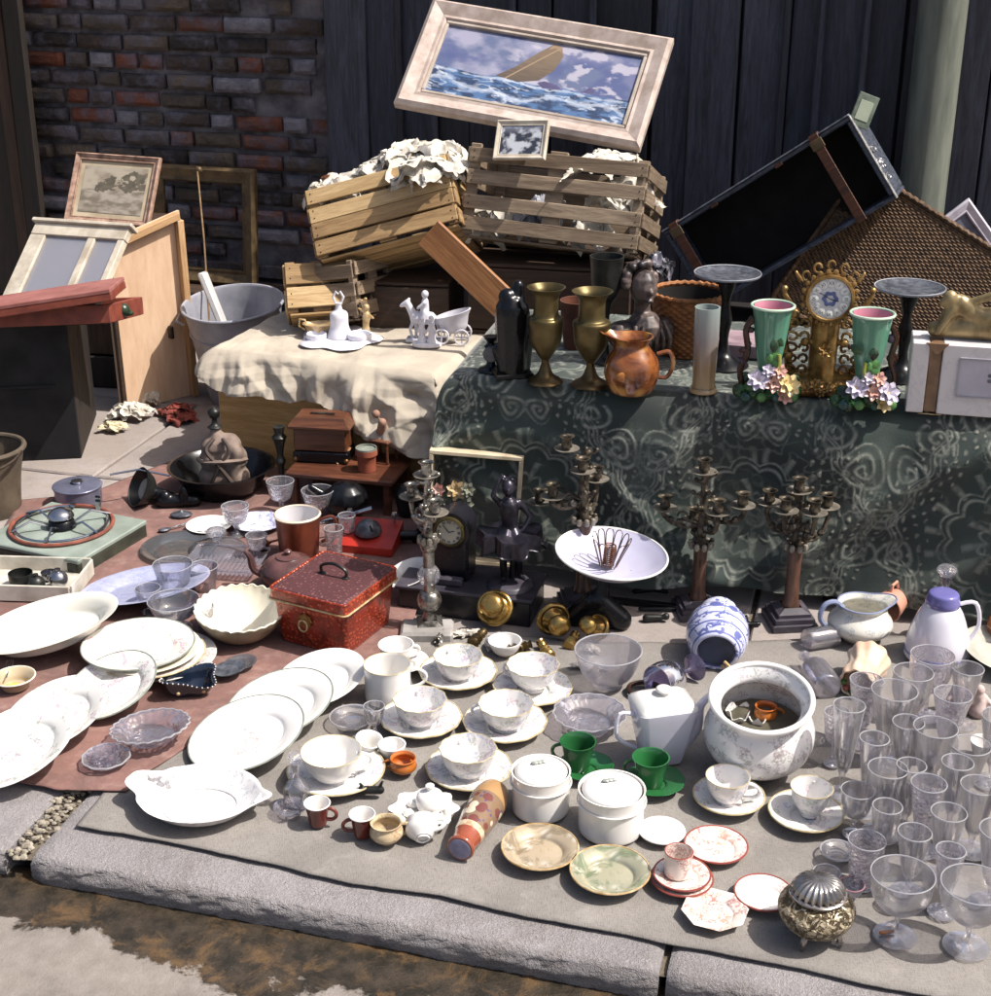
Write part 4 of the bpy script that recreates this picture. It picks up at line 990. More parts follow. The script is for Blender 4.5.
woven('top_weave', W, Dh, (0, 0, 0), (1, 0, 0), (0, 0, sg), (0, -1, 0), m_wk2, t)
M().box((W/2, H/2, sg*Dh/2), (W-.006, H-.006, Dh-.006)).build('inner_box', m_trin, t, smooth=False)
for c0, c1 in (((0, 0, 0), (W, 0, 0)), ((0, 0, 0), (0, H, 0)), ((W, 0, 0), (W, H, 0)), ((0, 0, sg*Dh), (W, 0, sg*Dh)), ((0, H, 0), (W, H, 0))):
    a_ = Vector(c0); b_ = Vector(c1); L = (b_-a_).length; k = int(L/.006); d = (b_-a_).normalized(); pts = []
    M().tube([a_+d*(L*i/k) + Vector((0, -.003, -sg*.003))*(1+.5*math.sin(i*1.9)) for i in range(k+1)], .0075, 8).build('edge_braid', m_wk2, t)
# pale frame corner behind the hamper
mfc, w_, h_ = frame3(GY(938, 212, 3.95), GY(968, 196, 3.95), GY(958, 255, 3.9))
t = thing('picture_frame', 'pale lavender-white picture frame corner sticking up behind the wicker hamper', 'frame', mat=Matrix.Translation(GY(968, 198, 4.18)) @ Matrix.Rotation(R(78), 4, 'X') @ Matrix.Rotation(R(-142), 4, 'Z'))
frame_bars(t, .22, .26, .03, .014, mk('lavender_white_paint', C('#c9c5cf'), C('#9f9ba8'), rough=.5))
M().box((.11, .13, -.002), (.18, .22, .004)).build('picture_back', mk('grey_board', C('#6a6c7c'), C('#4b4d5c'), rough=.8), t, smooth=False)
# small basket
q = G(690, 345, TZ); q = Vector((q.x, q.y, TZ+.01)); 
def table_pt(px, py): return Vector((*G(px, py, TZ+.008).xy, TZ+.010))
q = table_pt(686, 352); k = K(686, 352, TZ); r0 = 36*k; hh = GY(686, 292, q.y).z-q.z
t = thing('small_wicker_basket', 'small round orange-brown wicker basket at the back of the table left of the glass vase', 'basket', q)
def bask(U, V): return None
nu, nv = 160, 60; A, Z = np.meshgrid(np.linspace(0, 2*PI, nu), np.linspace(0, hh, nv)); s = .0075; row = np.floor(Z/s)
rr = r0*(.78+.22*Z/hh) + .0025*np.abs(np.sin(PI*Z/s)) + .003*np.sin(A*22+PI*row)*np.abs(np.sin(PI*Z/s))
m_orw = mk('orange_cane', C('#a9703f'), C('#734524'), rough=.5, scale=50, bump=.3)
npmesh('weave', np.stack([rr*np.cos(A), rr*np.sin(A), Z], -1), nu, nv, m_orw, t)
M().tube([((r0+.002)*math.cos(i*2*PI/60), (r0+.002)*math.sin(i*2*PI/60), hh+.002*math.sin(i*3)) for i in range(60)], .006, 8, True).build('rim_braid', m_orw, t)
M().lathe([(0, .004), (r0*.76, .004), (r0*.95, hh*.96)], 30).build('lining', m_trin, t)
# pink-grey slab lying behind
mps = table_pt(735, 352); o = M().box((0, 0, .02), (.30, .12, .04), bev=.006).build('marble_slab', mk('pinkish_marble', C('#a8929a'), C('#7f6c76'), rough=.4, scale=20)); o.location = mps+Vector((-.03, .0, 0)); o.rotation_euler = (0, 0, R(-14))
tag(o, 'pinkish-grey marble slab lying at the back of the table behind the glass vase', 'slab')
# ---------------------------------------------------------------- on the linen-covered box
m_bisque = mk('white_bisque', C('#dcdae0'), C('#c6c4ce'), rough=.35, scale=30, bump=.15)
m_porc = glaze('white_porcelain', C('#dedbd8'))
def box_pt(px, py): return Vector((*G(px, py, bz+.014).xy, bz+.016))
# candlestick on a lobed dish
q = box_pt(340, 340); k = K(340, 335, bz)
t = thing('china_inkstand', 'white china stand with bell-shaped middle and lobed trays on the linen cloth', 'china stand', q)
M().lathe(cr([(0, 0), (36*k, .001), (37*k, .006), (30*k, .008), (0, .006)], 3), 48, mod=lambda r, z, a: (r*(1+.10*math.cos(5*a)), z*(1+.5*(r > 30*k)*math.cos(10*a)))).build('tray', m_bisque, t)
M().lathe(cr([(0, .006), (12*k, .006), (11.5*k, .02), (9*k, .04), (8.6*k, .075), (4*k, .085), (2.8*k, .098), (3.5*k, .106), (0, .108)], 3), 28).build('bell', m_bisque, t)
for sx in (-1, 1): M().tube([(sx*2.5*k, 0, .104), (sx*5*k, 0, .122), (sx*2*k, 0, .138), (0, 0, .13)], [.003, .004, .003, .002]).build('scroll_finial', m_bisque, t)
for sx, r in ((-22, 9), (20, 11)): M().lathe(cr([(0, .004), (r*k, .004), (r*k*1.1, .022), (r*k*.9, .022), (r*k*.8, .012), (0, .01)], 2), 24, Matrix.Translation((sx*k, -6*k, 0))).build('well', m_bisque, t)
# gilt tureen
q = box_pt(322, 337); 
m_gold = mk('bright_gilt', C('#b3915c'), C('#77582f'), rough=.34, metal=.7, scale=40, bump=.35, bscale=90)
m_goldw = mk('gilded_cream', C('#cbb691'), C('#a07f4d'), rough=.35, metal=.15, scale=60, bump=.4, bscale=90)
t = thing('gilt_basket_dish', 'small cream and gilt oval basket with scroll handles behind the white china stand', 'dish', q)
M().lathe(shell([(0, 0)] + cr([(12*k, 0), (14*k, .012), (16*k, .028), (19*k, .038)], 3), .003), 36, Matrix.Diagonal((1, .6, 1, 1))).build('bowl', m_goldw, t)
for s in (-1, 1):
    M().tube([(s*16*k, 0, .02), (s*22*k, 0, .03), (s*21*k, 0, .05), (s*16*k, 0, .048), (s*15*k, 0, .038)], .0032).build('handle', m_goldw, t)
# gilt cherub pillar
q = box_pt(366, 336); k2 = k
t = organic('gilt_figurine', [('l', (0, 0, .0), (0, 0, .02), .016, .012), ('l', (0, 0, .02), (.003, 0, .06), .009, .012), ('s', (.004, 0, .082), .010), ('l', (.004, 0, .066), (-.018, 0, .078), .005, .004), ('l', (.004, 0, .066), (.022, 0, .05), .005, .004), ('l', (0, 0, .03), (.012, -.006, .005), .007, .005), ('s', (-.01, 0, .10), .006), ('s', (.002, 0, .105), .006)], m_goldw, vox=.0028, smooth=3); t.location = q
tag(t, 'slim cream and gilt figurine standing between the crates and the white china stand', 'figurine')
# white porcelain horse and carriage
q = box_pt(424, 343)
t = thing('porcelain_carriage_group', 'white porcelain horse, riders and open carriage on a base, right end of the linen cloth', 'porcelain group', q, R(-6)); t.scale = (1.15, 1.15, 1.22)
organic('horse', [('l', (-.020, .01, .055), (.015, .01, .055), .016, .015), ('l', (-.024, .01, .058), (-.040, .01, .088), .011, .008), ('l', (-.040, .01, .090), (-.056, .01, .082), .008, .0045), ('s', (-.036, .01, .098), .004), ('l', (-.024, .004, .05), (-.034, .002, .03), .006, .004), ('l', (-.034, .002, .03), (-.028, .002, .008), .004, .004), ('l', (-.02, .018, .05), (-.022, .018, .008), .006, .004), ('l', (.018, .004, .05), (.02, .002, .008), .007, .004), ('l', (.018, .018, .05), (.024, .018, .008), .007, .004), ('l', (.026, .01, .06), (.034, .01, .03), .004, .003)], m_bisque, t, .0024, 3)
organic('rider', [('l', (.002, .005, .068), (.004, .005, .095), .012, .009), ('s', (.004, .004, .112), .0095), ('l', (.004, -.006, .094), (-.012, -.008, .082), .0045, .004), ('l', (.004, -.004, .07), (-.004, -.014, .04), .008, .005)], m_bisque, t, .0024, 2)
for nm, x, y, h in (('standing_lady', .0, -.03, .062), ('standing_man', .024, -.034, .066)):
    organic(nm, [('l', (x, y, .008), (x, y, h*.55), .013, .006), ('l', (x, y, h*.55), (x, y, h*.8), .006, .008), ('s', (x, y, h), .0072), ('l', (x, y, h*.78), (x+.011, y-.003, h*.5), .004, .003), ('l', (x, y, h*.78), (x-.011, y-.003, h*.55), .004, .003)], m_bisque, t, .0024, 2)
M().lathe(cr([(0, 0), (.030, 0), (.032, .006), (.028, .009), (0, .009)], 2), 32, Matrix.Translation((.012, -.032, 0)) @ Matrix.Diagonal((1.1, .62, 1, 1))).build('front_base', m_bisque, t)
M().box((-.002, .012, .004), (.085, .034, .008), bev=.003).build('horse_base', m_bisque, t)
cv = M(); U = 26
cv.lathe(shell([(0, .022)] + cr([(.018, .022), (.03, .032), (.036, .052), (.042, .068)], 3), .004), 32, Matrix.Translation((.070, .012, 0)) @ Matrix.Diagonal((1.05, .7, 1, 1)), mod=lambda r, z, a: (r, z + (.012*math.cos(a) if z > .05 else 0))).build('carriage_body', m_bisque, t)
for x, y in ((.045, -.012), (.094, -.014), (.045, .038), (.094, .038)): M().tube([(x+.017*math.cos(i*PI/10), y, .018+.017*math.sin(i*PI/10)) for i in range(20)], .0025, 6, True).box((x, y, .018), (.03, .002, .003)).box((x, y, .018), (.003, .002, .03)).build('wheel', m_bisque, t, smooth=False)

# ---------------------------------------------------------------- on the brocade table
m_brass = mk('old_brass', C('#6f5d40'), C('#43361f'), rough=.34, metal=.8, scale=20, bump=.15, bscale=40)
m_brassg = mk('greenish_brass', C('#6d603f'), C('#453b22'), rough=.36, metal=.75, scale=14, bump=.1)
def lathe_thing(name, label, cat, q, parts, rz=0, rot=None, group=None, seg=40):
    t = thing(name, label, cat, q, rz, rot=rot, group=group)
    for nm, prof, mat in parts: M().lathe(prof, seg).build(nm, mat, t)
    return t
def goblet_urn(bx, by, top, wr, label):
    q = table_pt(bx, by); k = K(bx, by, TZ); H = GY(bx, top, q.y).z-q.z; r = wr/2*k
    lathe_thing('brass_urn', label, 'urn', q, (('foot', cr([(0, 0), (r*1.0, 0), (r*1.0, H*.03), (r*.5, H*.09), (r*.25, H*.2), (r*.24, H*.25)], 4), m_brass),
        ('cup', shell(cr([(0, H*.25), (r*.25, H*.25), (r*.55, H*.32), (r*.92, H*.44), (r*1.02, H*.6), (r*1.05, H*.68), (r*.7, H*.70)], 4)[:-1] + cr([(r*1.05, H*.68), (r*.78, H*.71), (r*.74, H*.82), (r*.80, H*.93), (r*1.15, H)], 4), .003, H*.3), m_brassg)), group='pair of brass urns')
goblet_urn(545, 383, 287, 33, 'brass footed urn, left one of the pair on the brocade table')
goblet_urn(590, 386, 291, 35, 'brass footed urn beside the brown pitcher, right one of the pair')
# black figure at the left corner of the table
m_blk = mk('black_bronze', C('#17181c'), C('#0c0d11'), rough=.22, metal=.3, scale=18, bump=.2)
q = table_pt(512, 376)
t = thing('black_vase', 'black glossy square-shouldered figure jar at the left end of the brocade table', 'jar', q, R(12))
k = K(512, 376, TZ); H = GY(512, 283, q.y).z-q.z
organic('body', [('l', (0, 0, .01), (0, 0, H*.7), .036, .042), ('s', (-.012, 0, H*.85), .022), ('l', (.01, 0, H*.7), (.014, 0, H*.97), .02, .014), ('l', (-.02, 0, .01), (-.035, 0, H*.3), .012, .014), ('l', (.03, .0, .012), (.035, 0, H*.4), .014, .016)], m_blk, t, .004, 4)
M().box((0, 0, .006), (.09, .07, .012), bev=.003).build('plinth', m_blk, t, smooth=False)
q = table_pt(491, 372)
t = lathe_thing('black_candlestick', 'short dark candlestick with pale dial-like disc at the far left end of the table', 'candlestick', q, (('stem', cr([(0, 0), (.028, 0), (.03, .006), (.012, .016), (.009, .05), (.016, .06), (.009, .07), (.018, .085), (.0, .084)], 3), m_blk),))
M().lathe([(0, .004), (.017, .003), (.019, 0), (.019, -.003)], 24, Matrix.Translation((.0, -.018, .046)) @ Matrix.Rotation(R(90), 4, 'X')).build('disc', mk('dial_grey', C('#77787c'), C('#3d3e44'), rough=.3), t)
# brown pitcher
q = table_pt(631, 393); k = K(631, 393, TZ); H = GY(631, 336, q.y).z-q.z; r = 27*k
n = NT('treacle_glaze'); f = n.noise(16, 5, .6, dist=.8); x, y, z = n.xyz()
c = n.mix(n.ramp(f, [(.38, 0), (.62, 1)]), C('#94582a'), C('#4b2414')); c = n.mix(n.ramp(n.voro(22), [(.15, .8), (.4, 0)]), c, C('#c8934a'))
m_treacle = n.bsdf(c, .15, 0, f, .15, .002, Coat_Weight=.5)
t = thing('brown_pitcher', 'round brown and amber glazed pitcher at the front of the brocade table', 'pitcher', q)
def spout(amt, a0, r_in, zl):
    def f(r, z, a):
        d = math.cos(a-a0); s = max(0, d)**8*amt*max(0, (z-zl))*(1 if r > r_in else 1); return r+s, z+s*.25
    return f
M().lathe(shell([(0, 0)] + cr([(r*.62, 0), (r*.8, H*.06), (r*1.02, H*.35), (r*.93, H*.6), (r*.66, H*.78), (r*.58, H*.86), (r*.75, H*1.0)], 4), .004), 44, mod=spout(.9, R(165), 0, H*.75)).build('body', m_treacle, t)
M().tube(cr([(r*.9, 0, H*.68), (r*1.35, 0, H*.72), (r*1.5, 0, H*.5), (r*1.3, 0, H*.28), (r*.97, 0, H*.27)], 4), .005).build('handle', m_treacle, t)
M().ball((-r*.35, -r*.9, H*.4), (r*.3, .004, r*.2), 12).build('relief_flower', mk('amber_relief', C('#c58a45'), C('#8a4f22'), rough=.2), t)
# dark bucket and the plaster bust
m_dkiron = mk('dark_pewter', C('#3b3c3a'), C('#1f201f'), rough=.35, metal=.6, scale=14, bump=.2)
q = table_pt(604, 362); k = K(604, 362, TZ); H = GY(604, 256, q.y).z-q.z; r = 15*k
t = lathe_thing('pewter_goblet', 'tall dark pewter beaker on a stem behind the right brass urn', 'beaker', q, (('foot', cr([(0, 0), (r, 0), (r*.9, .008), (r*.3, H*.1), (r*.3, H*.5), (r*.7, H*.62)], 3), m_dkiron), ('cup', shell(cr([(0, H*.6), (r*.6, H*.6), (r*.95, H*.72), (r*1.05, H*.9), (r*1.12, H)], 3), .003, H*.64), m_dkiron)))
q = table_pt(640, 362); H = GY(640, 250, q.y).z-q.z; s = H/.20
def sp(*p): return tuple(v*s for v in p)
bust_m = mk('grey_purple_bronze', C('#6b5d58'), C('#2a2426'), rough=.4, metal=.2, scale=26, bump=.5, bscale=70, lo=.4, hi=.6)
t = thing('bronze_bust', 'dark bronze bust of a woman with heaped curly hair behind the brown pitcher', 'bust', q, R(25))
prims = [('l', sp(0, 0, .0), sp(0, 0, .03), .03*s, .022*s), ('l', sp(-.045, 0, .055), sp(.045, 0, .055), .024*s, .024*s), ('l', sp(0, 0, .03), sp(0, -.01, .06), .028*s, .036*s), ('l', sp(0, 0, .08), sp(-.004, -.006, .115), .016*s, .014*s), ('s', sp(-.006, -.012, .138), (.024*s, .028*s, .032*s)), ('s', sp(-.008, -.041, .134), .0055*s), ('s', sp(-.007, -.036, .118), (.008*s, .006*s, .004*s))]
organic('figure', prims, bust_m, t, .003, 3)
rg = random.Random(8); hp = []
for i in range(34):
    a = rg.uniform(0, 2*PI); e = rg.uniform(-.2, 1.4); rr = .03*s
    hp.append(('s', (-.006*s+rr*math.cos(a)*math.cos(e), -.004*s+abs(rr*math.sin(a)*math.cos(e))*(1 if e < .7 else rg.choice((-1, 1))), .145*s+rr*math.sin(e)*1.15), rg.uniform(.007, .011)*s))
organic('hair', hp, bust_m, t, .0026, 1)
for i in range(6): M().tube(cr([sp(-.03+.012*i, -.03-.006*math.sin(i), .075), sp(-.036+.014*i, -.042, .05), sp(-.03+.013*i, -.036, .028)], 3), .004*s).build('drapery_fold', bust_m, t)
# brown pot behind
q = table_pt(576, 348); lathe_thing('clay_pot', 'small reddish clay pot in shadow behind the two brass urns', 'pot', q, (('body', shell([(0, 0)] + cr([(.03, 0), (.036, .05), (.042, .12)], 3), .004), mk('red_clay', C('#6e3f2c'), C('#4a281c'), rough=.7)),))
# glass cylinder vase
q = table_pt(703, 392); k = K(703, 392, TZ); H = GY(703, 307, q.y).z-q.z; r = 12.5*k
n = NT('frosted_amber_glass'); x, y, z = n.xyz()
c = n.ramp(n.math('DIVIDE', z, H), [(0, C('#b79b6e')), (.3, C('#a98a66')), (.65, C('#9b9596')), (1, C('#a9b7b4'))])
m_vg = n.bsdf(c, .18, 0, n.noise(30, 3, .5), .1, .001, Transmission_Weight=.35, Coat_Weight=.5)
lathe_thing('glass_vase', 'tall slim frosted glass vase shading from amber to grey on the brocade table', 'vase', q, (('body', shell([(0, 0)] + cr([(r*1.1, 0), (r*1.12, .004), (r*.9, .02), (r*.98, H*.5), (r, H)], 3), .004, .012), m_vg),))
# cake stands
m_pewt = mk('engraved_grey_dish', C('#6c6f78'), C('#3f4148'), rough=.3, metal=.35, scale=60, bump=.6, bscale=80, bdist=.002)
def cake_stand(px, py, by, w, label):
    q = table_pt(px, by); H = GY(px, py, q.y).z-q.z; k = KY(px, py, q.y); r = w/2*k
    lathe_thing('cake_stand', label, 'cake stand', q, (('dish', shell([(0, H-.012)] + cr([(r*.3, H-.012), (r*.75, H-.008), (r, H)], 4), .003, H-.008), m_pewt),
        ('rim', [(r*.97, H+.001), (r*1.0, H+.002), (r*1.01, H), (r*.99, H-.004)], mk('pale_rim', C('#a4a6ae'), C('#7a7c85'), rough=.3)),
        ('stem', cr([(0, 0), (r*.75, 0), (r*.7, .008), (r*.25, .03), (r*.14, H*.3), (r*.22, H*.5), (r*.13, H*.7), (r*.3, H-.013), (0, H-.0125)], 4), m_blk)), group='pair of cake stands')
cake_stand(722, 273, 366, 67, 'round grey cake stand on a dark stem between the small basket and the green vase')
cake_stand(900, 287, 378, 70, 'round grey cake stand on a dark stem in front of the wicker hamper')

# the pair of majolica vases with flowers
m_maj = glaze('sea_green_majolica', C('#5d9279'), tint=C('#3f7461'), rough=.12)
m_majin = glaze('pink_lining', C('#c48796'), tint=C('#a9687b'), rough=.15)
m_majd = mk('mottled_dark_majolica', C('#2f5b34'), C('#1a1511'), rough=.15, scale=30, bump=.3)
m_majb = mk('brown_majolica', C('#4a2a1c'), C('#1c110e'), rough=.15, scale=30, bump=.3)
m_pet1 = mk('pink_petal', C('#dcb8ab'), C('#c08a7d'), rough=.25, scale=60); m_pet2 = mk('lilac_white_petal', C('#d5cdd8'), C('#a9a0b8'), rough=.25, scale=60); m_pety = mk('cream_petal', C('#dfcf9f'), C('#c6ab70'), rough=.25, scale=60)
m_leafg = mk('glazed_leaf', C('#5e8a4a'), C('#2d5a34'), rough=.2, scale=40)
def flower(parent, p, s, mat, nrm=(0, -1, .35), n_=7):
    z = Vector(nrm).normalized(); mt = z.to_track_quat('Z', 'Y').to_matrix().to_4x4(); mt.translation = Vector(p)
    o = None
    for ring, (cnt, rr, el) in enumerate(((n_, 1.0, .35), (n_-2, .65, .8))):
        for i in range(cnt):
            a = 2*PI*i/cnt+ring*.4; m = M(); vs = []; 
            for j in range(5):
                t_ = j/4; w = math.sin(PI*(t_*.86+.07))*.34*s*rr; rd = t_*s*rr; zz_ = math.sin(t_*1.5)*s*el*.55
                for sx in (-1, 0, 1): vs.append((rd, sx*w, zz_ + (abs(sx)*.10*s)))
            fs = [(j*3+q, j*3+q+1, j*3+q+4, j*3+q+3) for j in range(4) for q in range(2)]
            vs2 = [(x, y, z_-.0015) for x, y, z_ in vs]; m.add([(x, y, z_) for x, y, z_ in vs], fs, mt @ Matrix.Rotation(a, 4, 'Z')); m.add(vs2, [f[::-1] for f in fs], mt @ Matrix.Rotation(a, 4, 'Z'))
            yield m
def add_flower(parent, p, s, mat, nrm=(0, -1, .35)):
    allm = M()
    for m in flower(parent, p, s, mat, nrm): allm.add(m.v, m.f)
    f = allm.build('flower', mat, parent)
    M().ball(p, s*.2, 8).build('flower_centre', m_pety, f)
def majolica(px, by, rimy, w, label, left):
    q = table_pt(px, by); H = GY(px, rimy, q.y).z-q.z; k = K(px, by, TZ); r = w/2*k; s = 1 if left else -1
    t = thing('majolica_vase', label, 'vase', q, group='pair of flowered vases')
    z0 = H*.30
    M().lathe(shell([(0, z0)] + cr([(r*.42, z0), (r*.5, z0+.008), (r*.72, H*.6), (r*.9, H*.9), (r*1.0, H*.97)], 4), .004), 40, mod=lambda rr, z, a: (rr*(1+.02*math.cos(a*12)), z)).build('cup', m_maj, t)
    M().lathe([(r*.5-.006, z0+.02), (r*.72-.006, H*.6), (r*.9-.006, H*.9), (r*.99-.005, H*.968)], 36).build('pink_lining', m_majin, t)
    M().tube([(r*math.cos(i*PI/18), r*math.sin(i*PI/18), H*.965) for i in range(36)], .0032, 8, True).build('rim', glaze('pale_green_rim', C('#b9cdb8')), t)
    rg = random.Random(int(px)); pr = [('l', (-r*1.1, 0, .014), (r*1.1, 0, .014), .014, .014), ('l', (-r*.6, .01, .03), (r*.6, .01, .03), .02, .02), ('l', (0, 0, .03), (0, 0, z0+.012), .02, .011)]
    for i in range(13): pr.append(('s', (r*1.35*math.cos(i*.8), r*.6*math.sin(i*.8), rg.uniform(.01, .05)), rg.uniform(.010, .018)))
    organic('rocky_base', pr, m_majd, t, .0034, 2)
    br = [Vector((-s*r*1.1, 0, .02)), Vector((-s*r*1.35, .004, H*.3)), Vector((-s*r*1.05, 0, H*.5)), Vector((-s*r*1.2, 0, H*.72)), Vector((-s*r*.92, 0, H*.84))]
    M().tube(cr([tuple(p) for p in br], 4), .007).build('branch', m_majb, t)
    for i in range(7):
        p = br[min(4, 1+i % 4)].lerp(br[min(4, 2+i % 3)], rg.random()); M().ball(p, (rg.uniform(.006, .011), .007, rg.uniform(.006, .012)), 8).build('bud', m_majb if i % 3 else mk('grape_glaze', C('#4c4460'), C('#2b2638'), rough=.15), t)
    for x, z, a in ((.0, .62, .1), (-.3, .5, .7), (.35, .52, -.6), (.1, .44, .3), (s*.5, .68, -.9)):
        m = M(); L = .03; vs = []
        for j in range(5):
            t_ = j/4; w = math.sin(PI*(t_*.9+.05))*.010
            for sx in (-1, 0, 1): vs.append((sx*w, -.004-.004*math.sin(t_*PI)+abs(sx)*.002, t_*L))
        fs = [(j*3+q_, j*3+q_+1, j*3+q_+4, j*3+q_+3) for j in range(4) for q_ in range(2)]
        m.add(vs, fs); m.add([(x_, y_+.002, z_) for x_, y_, z_ in vs], [f[::-1] for f in fs])
        o = m.build('leaf', m_leafg if z < .6 else m_majd, t); rz = r*(.45+.5*z); o.location = (x*r, -math.sqrt(max(.0001, rz*rz-(x*r)**2))-.002, H*(z-.08)); o.rotation_euler = (R(-12), a, 0)
    M().tube(cr([(s*r*.2, -r*.75, H*.3), (s*r*.35, -r*.8, H*.42), (s*r*.3, -r*.78, H*.52)], 3), .004).build('stem', mk('yellow_green_glaze', C('#a8a850'), C('#6f7a35'), rough=.2), t)
    for dx, dz, sz, mt in ((-.6, .058, .025, m_pet2), (.15, .05, .023, m_pet1), (.85, .046, .027, m_pety if left else m_pet2), (.35, .078, .018, m_pet1), (-.1, .08, .017, m_pet2), (.7, .022, .02, m_pet1 if left else m_pety)):
        add_flower(t, (dx*r, -.036-.002*abs(dx), dz), sz, mt, (dx*.4, -1, .6))
    for i in range(4): M().ball(((-1.1+.75*i)*r, -.028, .016), (.012, .008, .012), 10).build('lily_pad', m_leafg if i % 2 else mk('teal_glaze', C('#2f6058'), C('#1c3d3a'), rough=.15), t)
majolica(766, 401, 302, 41, 'sea-green flower vase with pink lining, left of the ornate clock', True)
majolica(863, 409, 310, 42, 'sea-green flower vase with pink lining, between the ornate clock and the marble clock', False)

# ornate gilt clock
q = table_pt(820, 388); k = K(820, 388, TZ); H = GY(820, 268, q.y).z-q.z; cz = GY(822, 297, q.y-.02).z-q.z; rd = 20*k
t = thing('gilt_mantel_clock', 'ornate gilt mantel clock with white enamel dial standing between the two green flower vases', 'clock', q, R(-6))
rg = random.Random(21)
m_gdark = mk('dark_gilt', C('#7b5630'), C('#3f2a1a'), rough=.35, metal=.7, scale=50, bump=.4)  # darker gilt for lower scrolls, basket and small feet
pr = [('l', (-.05, 0, .012), (.05, 0, .012), .014, .014), ('l', (-.04, 0, .03), (.04, 0, .03), .012, .012), ('l', (0, .005, .03), (0, .005, cz), .032, .034)]
for s in (-1, 1):
    pr += [('l', (s*.045, 0, .03), (s*.058, 0, cz*.55), .010, .008), ('l', (s*.058, 0, cz*.55), (s*.045, 0, cz*.8), .008, .012), ('l', (s*.045, 0, cz*.8), (s*.062, 0, cz), .009, .006), ('s', (s*.062, 0, cz+.012), .008), ('l', (s*.04, 0, cz+.03), (s*.048, 0, cz+.05), .006, .004), ('s', (s*.028, -.008, cz*.5), .011), ('s', (s*.05, -.006, cz*.35), .012)]
wx = lambda q: (q[0]*1.55, q[1], q[2])
pr = [(p[0], wx(p[1]), p[2]) if p[0] == 's' else (p[0], wx(p[1]), wx(p[2]), p[3], p[4]) for p in pr]
organic('case', pr, m_gold, t, .0032, 2)
for i in range(22):
    a = 2*PI*i/22; M().ball((1.28*rd*math.cos(a), -.03, cz+1.28*rd*math.sin(a)), (.0065, .005, .0065), 8).build('bead', m_gold, t)
for i in range(5):
    a = R(40+25*i); c_ = Vector((1.5*rd*math.cos(a), -.012, cz+1.5*rd*math.sin(a))); M().tube([c_+Vector((.008*math.cos(j*PI/5), 0, .010*math.sin(j*PI/5))) for j in range(9)], .0028).build('scroll', m_gold, t)
for s in (-1, -.6, .6, 1):
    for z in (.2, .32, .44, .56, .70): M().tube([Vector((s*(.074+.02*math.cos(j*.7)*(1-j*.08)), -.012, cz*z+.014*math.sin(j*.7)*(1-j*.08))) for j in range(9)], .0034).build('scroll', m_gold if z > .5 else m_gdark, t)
yq = Matrix.Translation((0, -.036, cz)) @ Matrix.Rotation(R(90), 4, 'X')
M().lathe([(0, 0), (rd*1.0, 0), (rd*1.0, -.02)], 48, yq).build('dial', glaze('enamel_dial', C('#d9d8dc')), t)
M().lathe([(rd*.98, .001), (rd*1.02, .005), (rd*1.14, .004), (rd*1.18, -.002), (rd*1.18, -.02)], 48, yq).build('bezel', m_gold, t)
m_ink = mk('dark_blue_enamel', C('#23284a'), C('#15182e'), rough=.3)
m_blu = mk('blue_print', C('#5a6594'), C('#454f7c'), rough=.3)
M().lathe([(rd*.18, .0012), (rd*.26, .0016), (rd*.36, .0012)], 36, yq, mod=lambda r, z, a: (r*(1+.12*math.cos(6*a)), z)).build('dial_rosette', m_blu, t)
def text(s, size, mat, parent, mtx, name='numeral', depth=.0004):
    cu = bpy.data.curves.new(name, 'FONT'); cu.body = s; cu.size = size; cu.align_x = 'CENTER'; cu.align_y = 'CENTER'; cu.extrude = depth; cu.resolution_u = 2
    cu.materials.append(mat); o = bpy.data.objects.new(name, cu); COL.objects.link(o); bpy.context.view_layer.update()
    me = bpy.data.meshes.new_from_object(o.evaluated_get(bpy.context.evaluated_depsgraph_get())); bpy.data.objects.remove(o); o = bpy.data.objects.new(name, me); COL.objects.link(o)
    o.parent = parent; o.matrix_local = mtx; return o
for i, s in enumerate(('XII', 'I', 'II', 'III', 'IV', 'V', 'VI', 'VII', 'VIII', 'IX', 'X', 'XI')):
    a = -2*PI*i/12; mt = yq @ Matrix.Rotation(a, 4, 'Z') @ Matrix.Translation((0, rd*.76, .001))
    M().lathe([(0, .0006), (rd*.17, .0006), (rd*.19, .0002)], 16, mt @ Matrix.Diagonal((1, 1.15, 1, 1))).build('cartouche', glaze('cartouche_white', C('#eceae6')), t)
    text(s, rd*.24, m_ink, t, mt @ Matrix.Translation((0, 0, .0004)))
for ang, L, w in ((R(-105), .42, .0022), (R(60), .62, .0016)): M().box((0, L*rd/2, .0032), (w, L*rd, .0006), yq @ Matrix.Rotation(ang, 4, 'Z')).build('hand', m_ink, t, smooth=False)
add_flower(t, (0, -.035, cz*.45), .016, m_gold)
# gilt dish with flowers in front of it
q = table_pt(817, 398); t = thing('gilt_flower_basket', 'low gilt basket heaped with gilt flowers at the foot of the ornate clock', 'ornament', q)
organic('basket', [('l', (-.045, 0, .012), (.045, 0, .012), .012, .012), ('s', (0, 0, .018), (.045, .02, .018)), ('s', (-.045, 0, .024), .013), ('s', (.045, 0, .024), .013)], m_gdark, t, .0034, 2)
for x, z, s_ in ((-.034, .03, .013), (-.01, .036, .014), (.015, .032, .014), (.038, .03, .012), (0, .018, .012)): add_flower(t, (x, -.022, z), s_, m_gold, (x*8, -1, .6))

